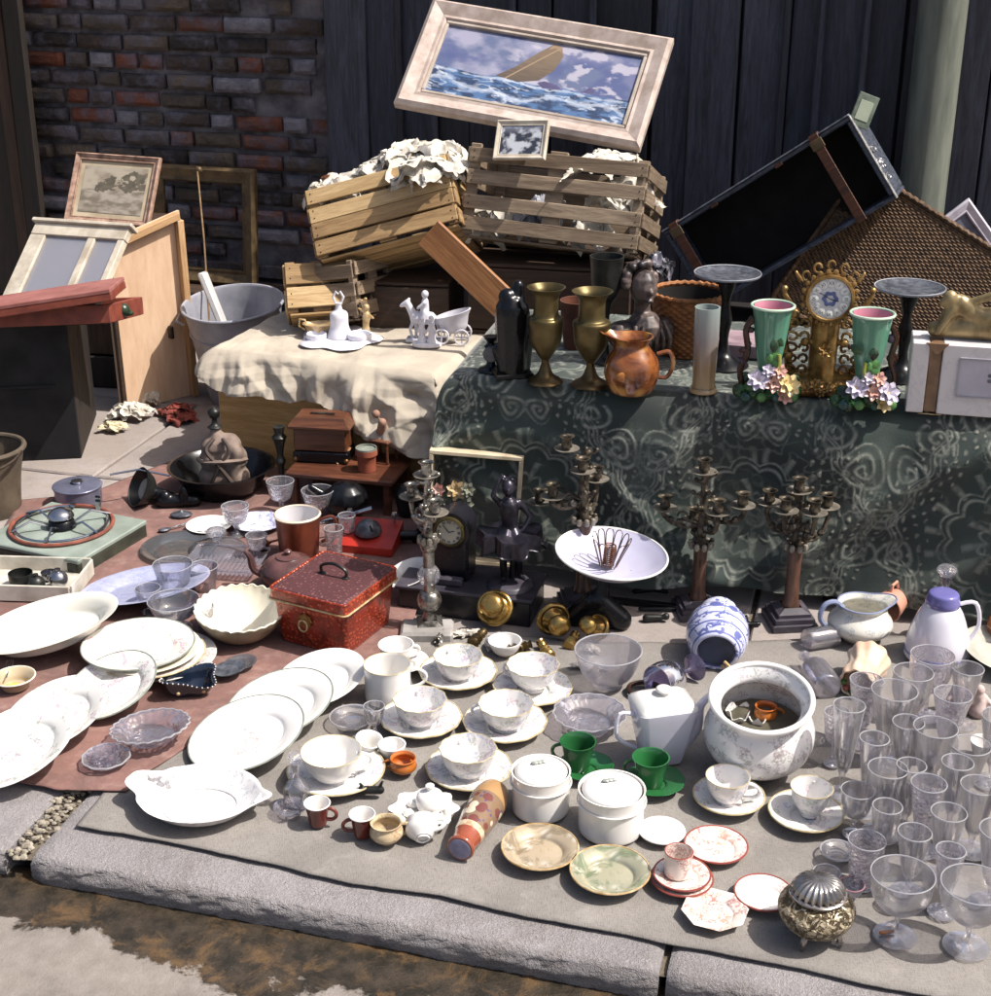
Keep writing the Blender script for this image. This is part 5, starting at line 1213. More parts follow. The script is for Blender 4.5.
# white marble clock with gilt figure
a = table_pt(905, 413); b = table_pt(1000, 420)
ux = (b-a).normalized(); uy = Vector((-ux.y, ux.x, 0)); mmc = Matrix((ux, uy, Vector((0, 0, 1)))).transposed().to_4x4(); mmc.translation = a
k = K(940, 415, TZ); Hm = GY(935, 342, a.y).z-a.z
n = NT('white_marble'); v = n.noise(6, 8, .7, dist=2.2)
c = n.mix(n.ramp(v, [(.47, 0), (.5, .25), (.53, 0)]), C('#cfcaca'), C('#9b98a4'))
m_marb = n.bsdf(c, .25, 0, v, .05, .001)
t = thing('marble_clock_case', 'white marble clock case with brown bands at the right edge, reclining gilt figure on top', 'clock case', mat=mmc)
W = .21; D = .10
for c, d, nm in (((.018, D/2, Hm/2), (.036, D, Hm-.002), 'end_block'), ((.036+.014, D/2+.004, Hm/2), (.027, D-.008, Hm-.004), 'brown_band'), ((.064+.10, D/2, Hm/2), (.20, D, Hm-.002), 'front_block')):
    M().box(c, d, bev=.002).build(nm, m_marb if nm != 'brown_band' else mk('brown_marble', C('#8c6f55'), C('#6b503b'), rough=.3, scale=20), t, smooth=False)
M().prism([(.026, -.004), (.076, -.004), (.058, .0), (.044, .0)], 0, .001).build('gilt_mount', m_goldw, t, smooth=False)
m = M(); m.add([(.028, -.003, Hm), (.074, -.003, Hm), (.055, -.003, Hm-.022), (.047, -.003, Hm-.022), (.028, .004, Hm), (.074, .004, Hm), (.055, .004, Hm-.022), (.047, .004, Hm-.022)], [(0, 3, 2, 1), (0, 1, 5, 4), (1, 2, 6, 5), (2, 3, 7, 6), (3, 0, 4, 7)]); m.build('brown_corbel', mk('brown_marble', C('#8c6f55'), C('#6b503b'), rough=.3, scale=20), t, smooth=False)
m = M(); x0, x1, z0, z1 = .10, .25, Hm*.28, Hm*.82
for c, d in ((((x0+x1)/2, -.002, z1), (x1-x0, .004, .003)), (((x0+x1)/2, -.002, z0), (x1-x0, .004, .003)), ((x0, -.002, (z0+z1)/2), (.003, .004, z1-z0-.003)), ((x1, -.002, (z0+z1)/2), (.003, .004, z1-z0-.003))): M().box(c, d).build('inset_moulding', mk('grey_moulding', C('#a6a3aa'), C('#8a878f'), rough=.4), t, smooth=False)
M().box(((x0+x1)/2, -.0002, (z0+z1)/2), (x1-x0-.004, .002, z1-z0-.004)).build('inset_panel', mk('grey_lilac_panel', C('#b9b5bf'), C('#a29eaa'), rough=.4), t, smooth=False)
m_eng = mk('engraved_grey', C('#6a6872'), C('#55535d'), rough=.5)
for i in range(5): M().ball(((x0+x1)/2+.012*math.cos(i*1.257), -.0018, (z0+z1)/2+.002+.010*math.sin(i*1.257)), (.006, .001, .0045), 8).build('flower_relief', m_eng, t)
M().box(((x0+x1)/2, -.0016, (z0+z1)/2-.018), (.003, .0014, .02)).build('flower_relief', m_eng, t)
m_gpale = mk('pale_gilt', C('#a3916a'), C('#756242'), rough=.35, metal=.45, scale=30, bump=.3)
t2 = organic('gilt_lion', [('l', (-.05, 0, .014), (.06, 0, .02), .013, .02), ('l', (.06, 0, .022), (.10, 0, .02), .02, .018), ('l', (-.035, 0, .016), (-.02, -.004, .05), .012, .016), ('s', (-.028, -.006, .064), (.015, .014, .015)), ('s', (-.040, -.010, .058), .0075), ('l', (-.02, -.012, .05), (-.045, -.02, .012), .009, .006), ('l', (-.02, .012, .05), (-.045, .018, .012), .009, .006), ('l', (-.01, 0, .055), (.03, 0, .036), .018, .017), ('l', (.03, 0, .036), (.08, 0, .034), .017, .02), ('l', (.0, -.004, .058), (.05, -.01, .075), .006, .008), ('l', (.05, -.01, .075), (.10, -.01, .086), .008, .01)], m_gpale, vox=.003, smooth=3)
t2.matrix_world = mmc @ Matrix.Translation((.055+.045, D/2, Hm)) @ Matrix.Diagonal((1.15, 1.1, 1.35, 1))
tag(t2, 'pale gilt reclining lion with a raised wing on top of the white marble clock', 'statuette')
# ---------------------------------------------------------------- mats on the pavement
def mat_cloth(name, poly_px, mat, z, amp, res=.01, seed=1, fold=None):
    """cloth lying on the pavement between traced real corner points (px on the ground)"""
    P = [G(x, y) for x, y in poly_px[0]]; Q = [G(x, y) for x, y in poly_px[1]]   # front edge, back edge
    def along(L, t):
        k = t*(len(L)-1); i = np.clip(np.floor(k).astype(int), 0, len(L)-2); f = k-i
        A = np.array([[p.x, p.y] for p in L]); return A[i]*(1-f[..., None]) + A[i+1]*f[..., None]
    nu = int((P[0]-P[-1]).length/res); nv = int((P[0]-Q[0]).length/res*1.1)
    U, V = np.meshgrid(np.linspace(0, 1, nu), np.linspace(0, 1, nv))
    A = along(P, U)*(1-V[..., None]) + along(Q, U)*V[..., None]
    X, Y = A[..., 0], A[..., 1]
    zz_ = z + amp*(fbm(X, Y, 9, seed, 3)-.2) + .0012*fbm(X, Y, 40, seed+1, 2)
    X = X + .004*(fbm(X, Y, 14, seed+5, 3)-.5); Y = Y + .012*(fbm(X, Y, 11, seed+2, 4)-.5)
    if fold: zz_ = zz_ + fold(X, Y)
    return npmesh(name, np.stack([X, Y, zz_], -1), nu, nv, mat, thick=.0025)
n = NT('burlap'); w1 = n.noise(1, 2, .5, n.mapping(scale=(620, 90, 1), rot=(0, 0, .28))); w2 = n.noise(1, 2, .5, n.mapping(scale=(90, 620, 1), rot=(0, 0, .28)))
f = n.noise(5, 5, .6); c = n.mix(n.ramp(f, [(.35, 0), (.68, 1)]), C('#89847f'), C('#75706c'))
wv = n.math('ADD', w1, w2); c = n.mix(n.ramp(wv, [(.75, .5), (1.15, 0)]), c, C('#57514c'))
c = n.mix(n.math('MULTIPLY', n.ramp(n.noise(17, 5, .7), [(.55, 0), (.75, 1)]), .5), c, C('#9c9791'))
m_burlap = n.bsdf(c, .95, 0, wv, .5, .002)
o = mat_cloth('burlap_mat', ([(76, 830), (168, 847), (267, 867), (353, 888), (440, 901), (530, 922), (626, 939), (720, 958), (800, 974), (860, 988), (990, 1012), (1180, 1040)], [(190, 690), (250, 672), (330, 650), (410, 640), (520, 640), (600, 646), (700, 648), (830, 640), (991, 640), (1180, 650)]), m_burlap, .0085, .003, .008)
o['label'] = 'big grey-brown burlap mat on the pavement, carrying the teacups and glasses'; o['category'] = 'mat'
n = NT('dusty_red_cloth'); f = n.noise(6, 5, .65); c = n.mix(n.ramp(f, [(.35, 0), (.68, 1)]), C('#84635c'), C('#6b4d48'))
c = n.mix(n.math('MULTIPLY', n.ramp(n.noise(30, 4, .7), [(.5, 0), (.75, 1)]), .45), c, C('#a38a80'))
c = n.mix(n.math('MULTIPLY', n.ramp(n.noise(11, 6, .7, dist=.6), [(.46, 0), (.62, 1)]), .55), c, C('#574440'))
m_redc = n.bsdf(c, .95, 0, n.noise(300, 3, .7), .4, .0015)
o = mat_cloth('red_cloth', ([(-120, 752), (0, 783), (60, 796), (128, 797), (150, 776), (195, 748), (290, 690), (405, 655)], [(20, 505), (90, 498), (135, 480), (170, 466), (215, 452), (300, 456), (400, 474), (450, 505)]), m_redc, .0125, .004, .01, 8)
o['label'] = 'dusty brick-red cloth on the pavement under the plates and glass at left'; o['category'] = 'cloth'
MZ = .0155

# ---------------------------------------------------------------- generic wares, all real sizes derived from where they stand
def at_rim(px, py, z): return Vector((*G(px, py, z).xy, 0))
def handle_tube(m, r1, h, ang, s=1.0, thick=.0032, z0=.25, z1=.8, out=.42):
    c, s_ = math.cos(ang), math.sin(ang); pts = []
    for i in range(11):
        a = -PI/2 + PI*i/10; rr = r1 + out*h*math.cos(a)*s; zz_ = h*((z0+z1)/2 + (z1-z0)/2*math.sin(a)); pts.append((rr*c, rr*s_, zz_))
    pts[0] = ((r1-.004)*c*.92, (r1-.004)*s_*.92, h*z0); pts[-1] = ((r1-.0015)*c, (r1-.0015)*s_, h*z1)
    m.tube(pts, thick, 8)
def cup_at(name, label, px, py, w, h, z0, mat, ang=None, group=None, shape='tea', rim=None, inner=None, cat='cup', foot=True, lobes=0, tilt=None, hs=1.0, hth=.0034, drop=False):
    """px, py, w: rim ellipse centre and width in the photograph; h metres tall, standing at height z0"""
    q = G(px, py, z0+h); r = w/2*K(px, py, z0+h); q = Vector((q.x, q.y, z0))
    prof = {'tea': [(r*.42, 0), (r*.44, h*.05), (r*.40, h*.10), (r*.62, h*.26), (r*.86, h*.58), (r*.95, h*.85), (r, h)],
            'mug': [(r*.93, 0), (r*.97, h*.06), (r*.97, h*.5), (r*.98, h*.9), (r, h)],
            'cone': [(r*.62, 0), (r*.66, h*.06), (r*.74, h*.4), (r*.87, h*.8), (r, h)],
            'bowl': [(r*.45, 0), (r*.5, h*.06), (r*.75, h*.3), (r*.95, h*.75), (r, h)],
            'round': [(r*.55, 0), (r*.62, h*.06), (r*1.02, h*.35), (r*1.05, h*.6), (r*.9, h*.85), (r, h)]}[shape]
    t = thing(name, label, cat, q, rot=tilt, group=group)
    md = (lambda rr, z, a: (rr*(1+.025*(z/h)*math.cos(lobes*a)), z)) if lobes else None
    pr = shell([(0, 0)] + cr(prof, 4), .0026, h*.09)
    if inner is None: M().lathe(pr, 44, mod=md).build('body', mat, t)
    else:
        M().lathe([(0, 0)] + cr(prof, 4), 44, mod=md).build('body', mat, t)
        M().lathe([(max(a-.0022, 0), b) for a, b in cr(prof, 4)][::-1][:-3] + [(0, h*.1)], 44, mod=md).build('lining', inner, t)
        M().tube([((r-.001)*math.cos(i*PI/20), (r-.001)*math.sin(i*PI/20), h) for i in range(40)], .0013, 6, True).build('rim', inner, t)
    if rim is not None: M().tube([((r-.001)*(1+(.025*math.cos(lobes*i*PI/20) if lobes else 0))*math.cos(i*PI/20), (r-.001)*math.sin(i*PI/20)*(1+(.025*math.cos(lobes*i*PI/20) if lobes else 0)), h) for i in range(40)], .0011, 6, True).build('rim_line', rim, t)
    if ang is not None:
        m = M(); rb = {'tea': .84, 'mug': .98, 'cone': .84, 'bowl': .9, 'round': 1.0}[shape]*r; handle_tube(m, rb, h, R(ang), hs, hth); m.build('handle', mat, t)
    return t
def plate_at(name, label, px, py, w, mat, z=MZ, hgt=.02, tilt=None, group=None, well=.62, lobes=0, amp=.02, oval=1.0, rz=0.0, cat='plate', rim=None, thick=.003, foot_dz=0.0, centre=None, sides=0):
    rx, ry = tilt or (0, 0)
    r = w/2*K(px, py, z+hgt); z = z + r*well*math.sin(math.hypot(R(rx), R(ry))) if (rx or ry) else z
    zr = z+hgt; q = G(px, py, zr); r = w/2*K(px, py, zr)
    up = Matrix.Rotation(R(ry), 3, 'Y') @ Matrix.Rotation(R(rx), 3, 'X')
    q = Vector((q.x, q.y, zr)) - (up @ Vector((0, 0, hgt))) + Vector((0, 0, foot_dz))
    t = thing(name, label, cat, q, group=group); t.rotation_euler = (Matrix.Rotation(R(ry), 3, 'Y') @ Matrix.Rotation(R(rx), 3, 'X') @ Matrix.Rotation(rz, 3, 'Z')).to_euler()
    pr = [(r*well*.9, 0), (r*well, .002), (r*(well+.08), hgt*.5), (r*.88, hgt*.86), (r, hgt)]
    def md(rr, z_, a):
        g = 1.0
        if lobes: g *= 1+amp*(max(0, rr/r-.55)/.45)*math.cos(lobes*a)
        if sides:
            sa = 2*PI/sides; b = (a % sa)-sa/2; g *= (1-(rr/r))*1 + (rr/r)*(math.cos(sa/2)/math.cos(b)) if rr > r*.5 else 1
        return rr*g, z_
    M().lathe(shell([(0, 0)] + cr(pr, 4), thick, thick), 72 if lobes > 8 else 48, Matrix.Diagonal((1, oval, 1, 1)), mod=md).build('dish', mat, t)
    if rim is not None:
        n_ = 96; M().tube([(md(r-.0012, 0, 2*PI*i/n_)[0]*math.cos(2*PI*i/n_), oval*md(r-.0012, 0, 2*PI*i/n_)[0]*math.sin(2*PI*i/n_), hgt-.0005) for i in range(n_)], .0018, 6, True).build('rim_line', rim, t)
    return t
W_ = C('#dfdcda')
m_goldline = mk('thin_gold_line', C('#cbbf9f'), C('#a9976c'), rough=.3, metal=.2, scale=60)
m_greyline = mk('grey_green_line', C('#8f938a'), C('#6f746c'), rough=.3, scale=60)
m_tea = glaze('spray_decorated_china', W_, [(C('#868fb2'), 62, .18, .0, .2, 1), (C('#a8839a'), 70, .15, 0, .2, 5), (C('#819480'), 80, .14, 0, .2, 9)])
m_plain = glaze('plain_white_china', C('#e2dfdb'))
m_cream_ch = glaze('ivory_china', C('#ddd8c9'), tint=C('#cfc8b4'))

# ---------------------------------------------------------------- left part of the ground, back to front
# hot plate box with burner ring
a = G(78, 583); zt = GY(78, 561, a.y).z; b = G(147, 520, zt); c_ = G(-25, 538, zt); a2 = Vector((*G(78, 561, zt).xy, 0))
ux = (Vector((b.x, b.y, 0))-a2); Lx = ux.length; ux.normalize(); uy = Vector((-ux.y, ux.x, 0)); Ly = .30
mcook = Matrix((ux, uy, Vector((0, 0, 1)))).transposed().to_4x4(); mcook.translation = a2
m_ggreen = mk('grey_green_enamel', C('#8f9a92'), C('#727b72'), rough=.4, scale=10, bump=.2)
m_gdark2 = mk('worn_green_metal', C('#3d4034'), C('#24251e'), rough=.5, scale=16, bump=.3)
t = thing('gas_ring_stove', 'square grey-green enamelled single-burner stove with rust-red ring at the left edge', 'stove', mat=mcook)
M().box((Lx/2, Ly/2, zt-.006), (Lx, Ly, .012), bev=.004).build('top_plate', m_ggreen, t, smooth=False)
for c, d in (((Lx/2, .006, (zt-.012)/2), (Lx-.006, .008, zt-.014)), ((.006, Ly/2, (zt-.012)/2), (.008, Ly-.02, zt-.014)), ((Lx-.006, Ly/2, (zt-.012)/2), (.008, Ly-.02, zt-.014)), ((Lx/2, Ly-.006, (zt-.012)/2), (Lx-.006, .008, zt-.014))): M().box(c, d, bev=.001).build('side_panel', m_gdark2, t, smooth=False)
rq = mcook.inverted() @ G(62, 527, zt); rr = 50*K(62, 527, zt); m_rust = mk('rust_red_ring', C('#8d4d3c'), C('#5f3328'), rough=.5, scale=30, bump=.3); m_chrome = mk('chrome', C('#b8b9bd'), C('#8c8e95'), rough=.12, metal=.95, scale=12)
M().tube([(rq.x+rr*math.cos(i*PI/24), rq.y+rr*math.sin(i*PI/24), zt+.006) for i in range(48)], .005, 8, True).build('burner_ring', m_rust, t)
M().tube([(rq.x+rr*.9*math.cos(i*PI/24), rq.y+rr*.9*math.sin(i*PI/24), zt+.010) for i in range(3, 44)], .0035, 8).build('inner_ring', m_chrome, t)
M().lathe(cr([(.034, 0), (.036, .004), (.03, .02), (.022, .026)], 3), 32, Matrix.Translation((rq.x, rq.y, zt))).build('burner', m_blk, t)
M().lathe(cr([(.0, .052), (.012, .05), (.026, .042), (.032, .032), (.030, .028), (0, .03)], 3), 32, Matrix.Translation((rq.x, rq.y, zt))).build('chrome_dome', m_chrome, t)
for i in range(6):
    an = i*PI/3+.4; M().tube([(rq.x+.034*math.cos(an), rq.y+.034*math.sin(an), zt+.01), (rq.x+rr*.6*math.cos(an), rq.y+rr*.6*math.sin(an), zt+.03), (rq.x+rr*.98*math.cos(an), rq.y+rr*.98*math.sin(an), zt+.012)], .003, 6).build('pan_support', m_chrome, t)
for i in range(4): M().box((rq.x+rr*.95+.010*i, rq.y-.02+.008*i, zt+.014), (.006, .014, .026), bev=.001).build('valve_tap', m_blk if i % 2 else m_chrome, t, smooth=False)
# white tray of small metal bits
mtr, w_, h_ = frame3(G(72, 606, .0), G(-40, 612, .0), G(60, 580, .0)); q = G(75, 612)
t = thing('white_tray', 'shallow off-white tray of dark metal and glass oddments at the left edge', 'tray', Vector((G(72, 606).x, G(72, 606).y, MZ)), R(-4))
m_offw = mk('offwhite_enamel', C('#c9c3b8'), C('#a59f92'), rough=.4, scale=14, bump=.2)
M().box((-.13, .06, .004), (.27, .15, .006), bev=.002).build('bottom', m_offw, t, smooth=False)
for c, d in (((-.13, -.017, .022), (.27, .006, .04)), ((-.13, .137, .022), (.27, .006, .04)), ((.008, .06, .022), (.006, .146, .04)), ((-.268, .06, .022), (.006, .146, .04))): M().box(c, d, bev=.002).build('side', m_offw, t, smooth=False)
T0 = t.matrix_basis.copy(); rg = random.Random(2)
for i, (x, y, r, mt, nm, lb) in enumerate(((-.04, .05, .022, m_chrome, 'metal_ball', 'dark mirror-bright ball nearest the right end of the off-white tray'), (-.085, .03, .02, m_dkiron, 'metal_ball', 'dull dark ball in the middle of the off-white tray'), (-.13, .06, .028, m_dkiron, 'metal_cup', 'dark metal cup at the left in the off-white tray'), (-.075, .09, .018, m_chrome, 'metal_cup', 'small bright metal cup at the back of the off-white tray'))):
    q = T0 @ Matrix.Rotation(R(-4), 4, 'Z') @ Vector((x, y, 0)); q = Vector((G(72, 606).x+x, G(72, 606).y+y+.0, MZ+.007))
    if 'ball' in nm: o = M().ball((0, 0, r), r, 20).build(nm, mt); M().lathe([(r*.3, 2*r-.003), (r*.35, 2*r+.004), (0, 2*r+.005)], 12).build('stud', mt, o)
    else: o = M().lathe(shell([(0, 0)]+cr([(r*.6, 0), (r*.95, r*.5), (r, r*1.2)], 3), .002), 24).build(nm, mt)
    o.location = q; tag(o, lb, 'ornament')
# pewter pot with lid
q = G(80, 508, 0); k = K(80, 500); H = GY(80, 483, q.y).z; r = 23*k
m_alu = mk('dull_aluminium', C('#8d90a6'), C('#6d7086'), rough=.28, metal=.55, scale=10)
lathe_thing('aluminium_pan', 'small bluish aluminium lidded pan on the pavement behind the stove', 'pan', q, (('body', cr([(0, 0), (r*.9, 0), (r*.95, .006), (r, H*.9)], 4), m_alu), ('lid', cr([(r*1.04, H*.88), (r*1.05, H*.92), (r*.95, H*.95), (r*.3, H*1.0), (0, H)], 3), m_alu), ('knob', cr([(0, H*1.0), (r*.2, H), (r*.24, H*1.1), (0, H*1.14)], 3), m_chrome)))
# lamp reflector lying with its face to the left
q = G(140, 510); t = thing('lamp_reflector', 'black metal lamp reflector lying on its side on the red cloth, pale bulb disc inside', 'lamp', Vector((q.x, q.y, MZ)))
ml = Matrix.Translation((0, 0, .05)) @ Vector((-.75, -.45, .45)).to_track_quat('Z', 'Y').to_matrix().to_4x4()
M().lathe(shell([(0, -.045)] + cr([(.02, -.045), (.04, -.03), (.055, 0.0)], 3), .003, -.04), 36, ml).build('reflector', m_dkiron, t)
M().lathe(cr([(.0, -.03), (.026, -.028), (.03, -.034), (.03, -.036)], 2), 28, ml @ Matrix.Translation((0, 0, .012))).build('bulb_disc', mk('pale_bulb_disc', C('#b5b3aa'), C('#8d8b84'), rough=.3), t)
M().tube([(.02, .02, .03), (.07, .01, .02), (.11, 0, .012)], [.02, .018, .012], 12).build('socket', m_blk, t)
M().tube([(-.07, -.0, .085), (.0, .03, .088), (.08, .03, .07)], .003).build('bracket', m_chrome, t)
q = G(178, 512); o = organic('black_casting', [('l', (-.04, 0, .016), (.045, .01, .014), .018, .02), ('l', (.02, 0, .02), (.02, 0, .05), .014, .012), ('s', (-.03, 0, .03), .016)], m_blk, None, .004, 3); o.location = (q.x, q.y, MZ); tag(o, 'small black iron casting between the lamp reflector and the black basin', 'casting')
# black basin and the grey bag in it
q = G(222, 500); k = K(222, 492); r = 53*k; H = .075
t = lathe_thing('black_basin', 'wide black enamel basin on the red cloth holding a slumped grey-brown bag', 'basin', Vector((q.x, q.y+.03, MZ)), (('body', shell([(0, 0)] + cr([(r*.6, 0), (r*.75, H*.4), (r*.93, H*.95), (r, H)], 3), .003), m_blk),))
m_bag = mk('grey_brown_leather', C('#8f7d72'), C('#66584f'), rough=.65, scale=14, bump=.6, bscale=40, bdist=.003)
t = thing('leather_bag', 'slumped grey-brown leather bag with dark straps and metal neck, standing in the black basin', 'bag', Vector((q.x, q.y+.04, MZ+.006)))
organic('body', [('l', (-.03, 0, .03), (.035, 0, .03), .038, .04), ('l', (-.022, 0, .08), (.03, 0, .085), .04, .042), ('l', (-.02, 0, .115), (.022, 0, .12), .036, .036), ('l', (-.01, 0, .15), (-.012, 0, .165), .02, .014), ('l', (.03, -.03, .04), (.048, -.028, .11), .014, .018)], m_bag, t, .005, 3)
for x0, x1 in ((-.03, .035), (.03, -.02)): M().tube(cr([(x0*.4, -.03, .150), (x0, -.052, .125), ((x0+x1)/2, -.062, .085), (x1, -.058, .035)], 4), .0055, 6).build('strap', mk('darker_strap', C('#4f4039'), C('#2b2320'), rough=.6), t)
M().tube(cr([(-.062, -.01, .085), (-.04, -.05, .092), (.0, -.063, .096), (.045, -.05, .094), (.068, -.01, .085)], 4), .006, 6).build('belt', m_bag, t)
M().lathe(cr([(.012, 0), (.02, .006), (.009, .014), (.008, .03), (.014, .034), (.016, .05), (.004, .06), (0, .062)], 3), 20, Matrix.Translation((-.012, 0, .168))).build('metal_neck', m_dkiron, t)
# wooden stand with things on it
q = G(340, 519); Hs = GY(340, 478, q.y).z; a = G(284, 472, Hs); b = G(392, 482, Hs); a.z = b.z = 0
ux = (b-a); Ls = ux.length; ux.normalize(); uy = Vector((-ux.y, ux.x, 0)); ms = Matrix((ux, uy, Vector((0, 0, 1)))).transposed().to_4x4(); ms.translation = a
m_dwood = wood('dark_red_wood', C('#6f4330'), C('#44271c'), .35, LG)
t = thing('wooden_stool', 'low dark reddish wooden stand holding the coffee mill, toy chair and clay pot', 'stool', mat=ms); Ds = .20
M().box((Ls/2, Ds/2, Hs-.008), (Ls, Ds, .014), bev=.004).build('top', m_dwood, t, smooth=False)
for x in (.02, Ls-.02):
    for y in (.02, Ds-.02): M().box((x, y, (Hs-.015)/2), (.02, .02, Hs-.017), bev=.003).build('leg', m_dwood, t, smooth=False)
M().box((Ls/2, Ds-.02, Hs*.45), (Ls-.06, .01, .03), bev=.002).build('stretcher', m_dwood, t, smooth=False)
def stand_pt(px, py): return Vector((*G(px, py, Hs).xy, Hs))
q = stand_pt(320, 464); k = K(320, 462, Hs); t = thing('coffee_mill', 'brown wooden box coffee mill with moulded lid on the low wooden stand', 'coffee mill', q, R(-8))
w = 62*k; h = (GY(320, 420, q.y).z-Hs); m_mill = wood('walnut_box', C('#6e432b'), C('#45281a'), .35, LG)
M().box((0, .05, h*.12), (w*.9, .09, h*.24), bev=.003).build('base', m_blk, t, smooth=False)
M().box((0, .05, h*.52), (w*.86, .086, h*.52), bev=.003).build('body', m_mill, t, smooth=False)
M().box((0, .05, h*.80), (w*1.02, .104, .010), bev=.004).build('lid_moulding', m_mill, t, smooth=False)
mm = M(); wl, dl = w*.49, .05; mm.add([(-wl, .05-dl, h*.8+.005), (wl, .05-dl, h*.8+.005), (wl, .05+dl, h*.8+.005), (-wl, .05+dl, h*.8+.005), (-wl*.8, .05-dl*.7, h), (wl*.8, .05-dl*.7, h), (wl*.8, .05+dl*.7, h), (-wl*.8, .05+dl*.7, h)], [(0, 1, 5, 4), (1, 2, 6, 5), (2, 3, 7, 6), (3, 0, 4, 7), (4, 5, 6, 7)]); mm.build('lid', m_mill, t, smooth=False)
M().box((0, .05, h+.001), (w*.4, .012, .002)).build('coin_slot', m_blk, t, smooth=False)
for x in (-1, 1): M().ball((x*w*.42, .008, .008), .008, 10).build('foot', m_gdark, t)
o = M().tube([(.0, 0, .0), (.035, .03, .035)], [.0045, .0035], 6).build('wooden_spindle', wood('pale_spindle', C('#b58a62'), C('#8b6544'), .5, LG)); o.location = stand_pt(337, 464); tag(o, 'thin pale wooden spindle propped against the coffee mill', 'spindle')
q = stand_pt(384, 460); t = thing('toy_chair', 'tiny wooden doll chair with tall dark back on the low wooden stand', 'toy chair', q, R(-28)); t.scale = (1.3,)*3
m_toy = wood('toy_chair_wood', C('#8d5f47'), C('#5a3527'), .4, LG)
M().box((0, 0, .045), (.045, .042, .006), bev=.002).build('seat', m_toy, t, smooth=False)
for x in (-1, 1):
    for y in (-1, 1): M().tube([(x*.017, y*.015, .043), (x*.02, y*.018, 0)], .0028, 6).build('leg', m_dwood, t)
M().prism([(-.022, 0), (.022, 0), (.026, .05), (.016, .064), (-.016, .064), (-.026, .05)], -.0025, .0025, Matrix.Translation((0, .02, .05)) @ Matrix.Rotation(R(82), 4, 'X')).build('backrest', m_dwood, t, smooth=False)
organic('dozing_doll', [('l', (-.006, .004, .06), (.004, -.008, .085), .011, .009), ('s', (-.008, -.012, .102), .009)], mk('doll_cloth', C('#a88470'), C('#6c4b3d'), rough=.7), t, .0024, 2)
q = stand_pt(367, 470); k = K(367, 466, Hs); r = 10.5*k; h = GY(367, 449, q.y).z-Hs
lathe_thing('clay_pot', 'small orange terracotta pot with a pale rim at the front of the low wooden stand', 'pot', q, (('body', shell([(0, 0)] + cr([(r*.85, 0), (r*.9, h*.7), (r*1.05, h*.75), (r*1.02, h)], 2), .003), mk('terracotta', C('#96513a'), C('#74392a'), rough=.6)), ('collar', shell([(r*.8, h*.96), (r*1.0, h), (r*1.0, h*1.08)], .002, h), m_greyline)))
q = G(285, 478, 0); q = Vector((G(283, 500).x, G(283, 500).y, MZ)); H = GY(283, 432, q.y).z
lathe_thing('bronze_candlestick', 'dark green-brown bronze candlestick rising left of the low wooden stand', 'candlestick', q, (('stem', cr([(0, 0), (.03, 0), (.03, .008), (.01, .02), (.008, H*.4), (.014, H*.5), (.008, H*.6), (.016, H*.8), (.02, H*.85), (.012, H*.9), (.016, H), (0, H-.004)], 3), m_dkiron),))
# red scale
q = G(366, 556); k = K(366, 550); t = thing('red_scale', 'bright red enamelled kitchen scale with a dull silver dome, behind the red tin', 'scale', Vector((q.x+.005, q.y+.03, MZ)), R(-12))
m_redb = mk('bright_red_enamel', C('#b5301f'), C('#92231a'), rough=.3, scale=16)
mm = M(); w, d, h = .075, .055, .05
mm.add([(-w, -d, 0), (w, -d, 0), (w, d, 0), (-w, d, 0), (-w*1.0, -d, .02), (w, -d, .02), (w, d, h), (-w, d, h)], [(3, 2, 1, 0), (0, 1, 5, 4), (1, 2, 6, 5), (2, 3, 7, 6), (3, 0, 4, 7), (4, 5, 6, 7)]); mm.build('body', m_redb, t, smooth=False)
M().lathe(cr([(.034, 0), (.034, .006), (.028, .022), (.012, .034), (0, .036)], 3), 32, Matrix.Translation((0, .0, .034))).build('dome', m_pewt, t)
M().prism([(-.009, .0), (.009, 0), (0, .016)], 0, .002, Matrix.Translation((.012, -.026, .05)) @ Matrix.Rotation(R(58), 4, 'X')).build('pointer', m_blk, t, smooth=False)
for x in (-.06, .055): M().lathe(cr([(.003, 0), (.003, .02), (.008, .022), (.006, .03), (0, .03)], 2), 12, Matrix.Translation((x, .045, .045))).build('peg', m_chrome, t)
o = M().tube([GY(318, 521, q.y+.05), GY(345, 516, q.y+.08), GY(372, 508, q.y+.08)], [.004, .004, .006], 8).build('metal_lever', m_chrome); tag(o, 'long thin bright metal lever lying between the copper jug and the red scale', 'lever')
o2 = organic('black_kettle', [('s', (0, 0, .05), (.06, .055, .05)), ('l', (-.04, 0, .05), (-.09, 0, .085), .014, .009)], m_blk, None, .005, 3); o2.location = G(345, 532)+Vector((0, .06, MZ)); tag(o2, 'rounded black kettle in the shadow under the low wooden stand', 'kettle')

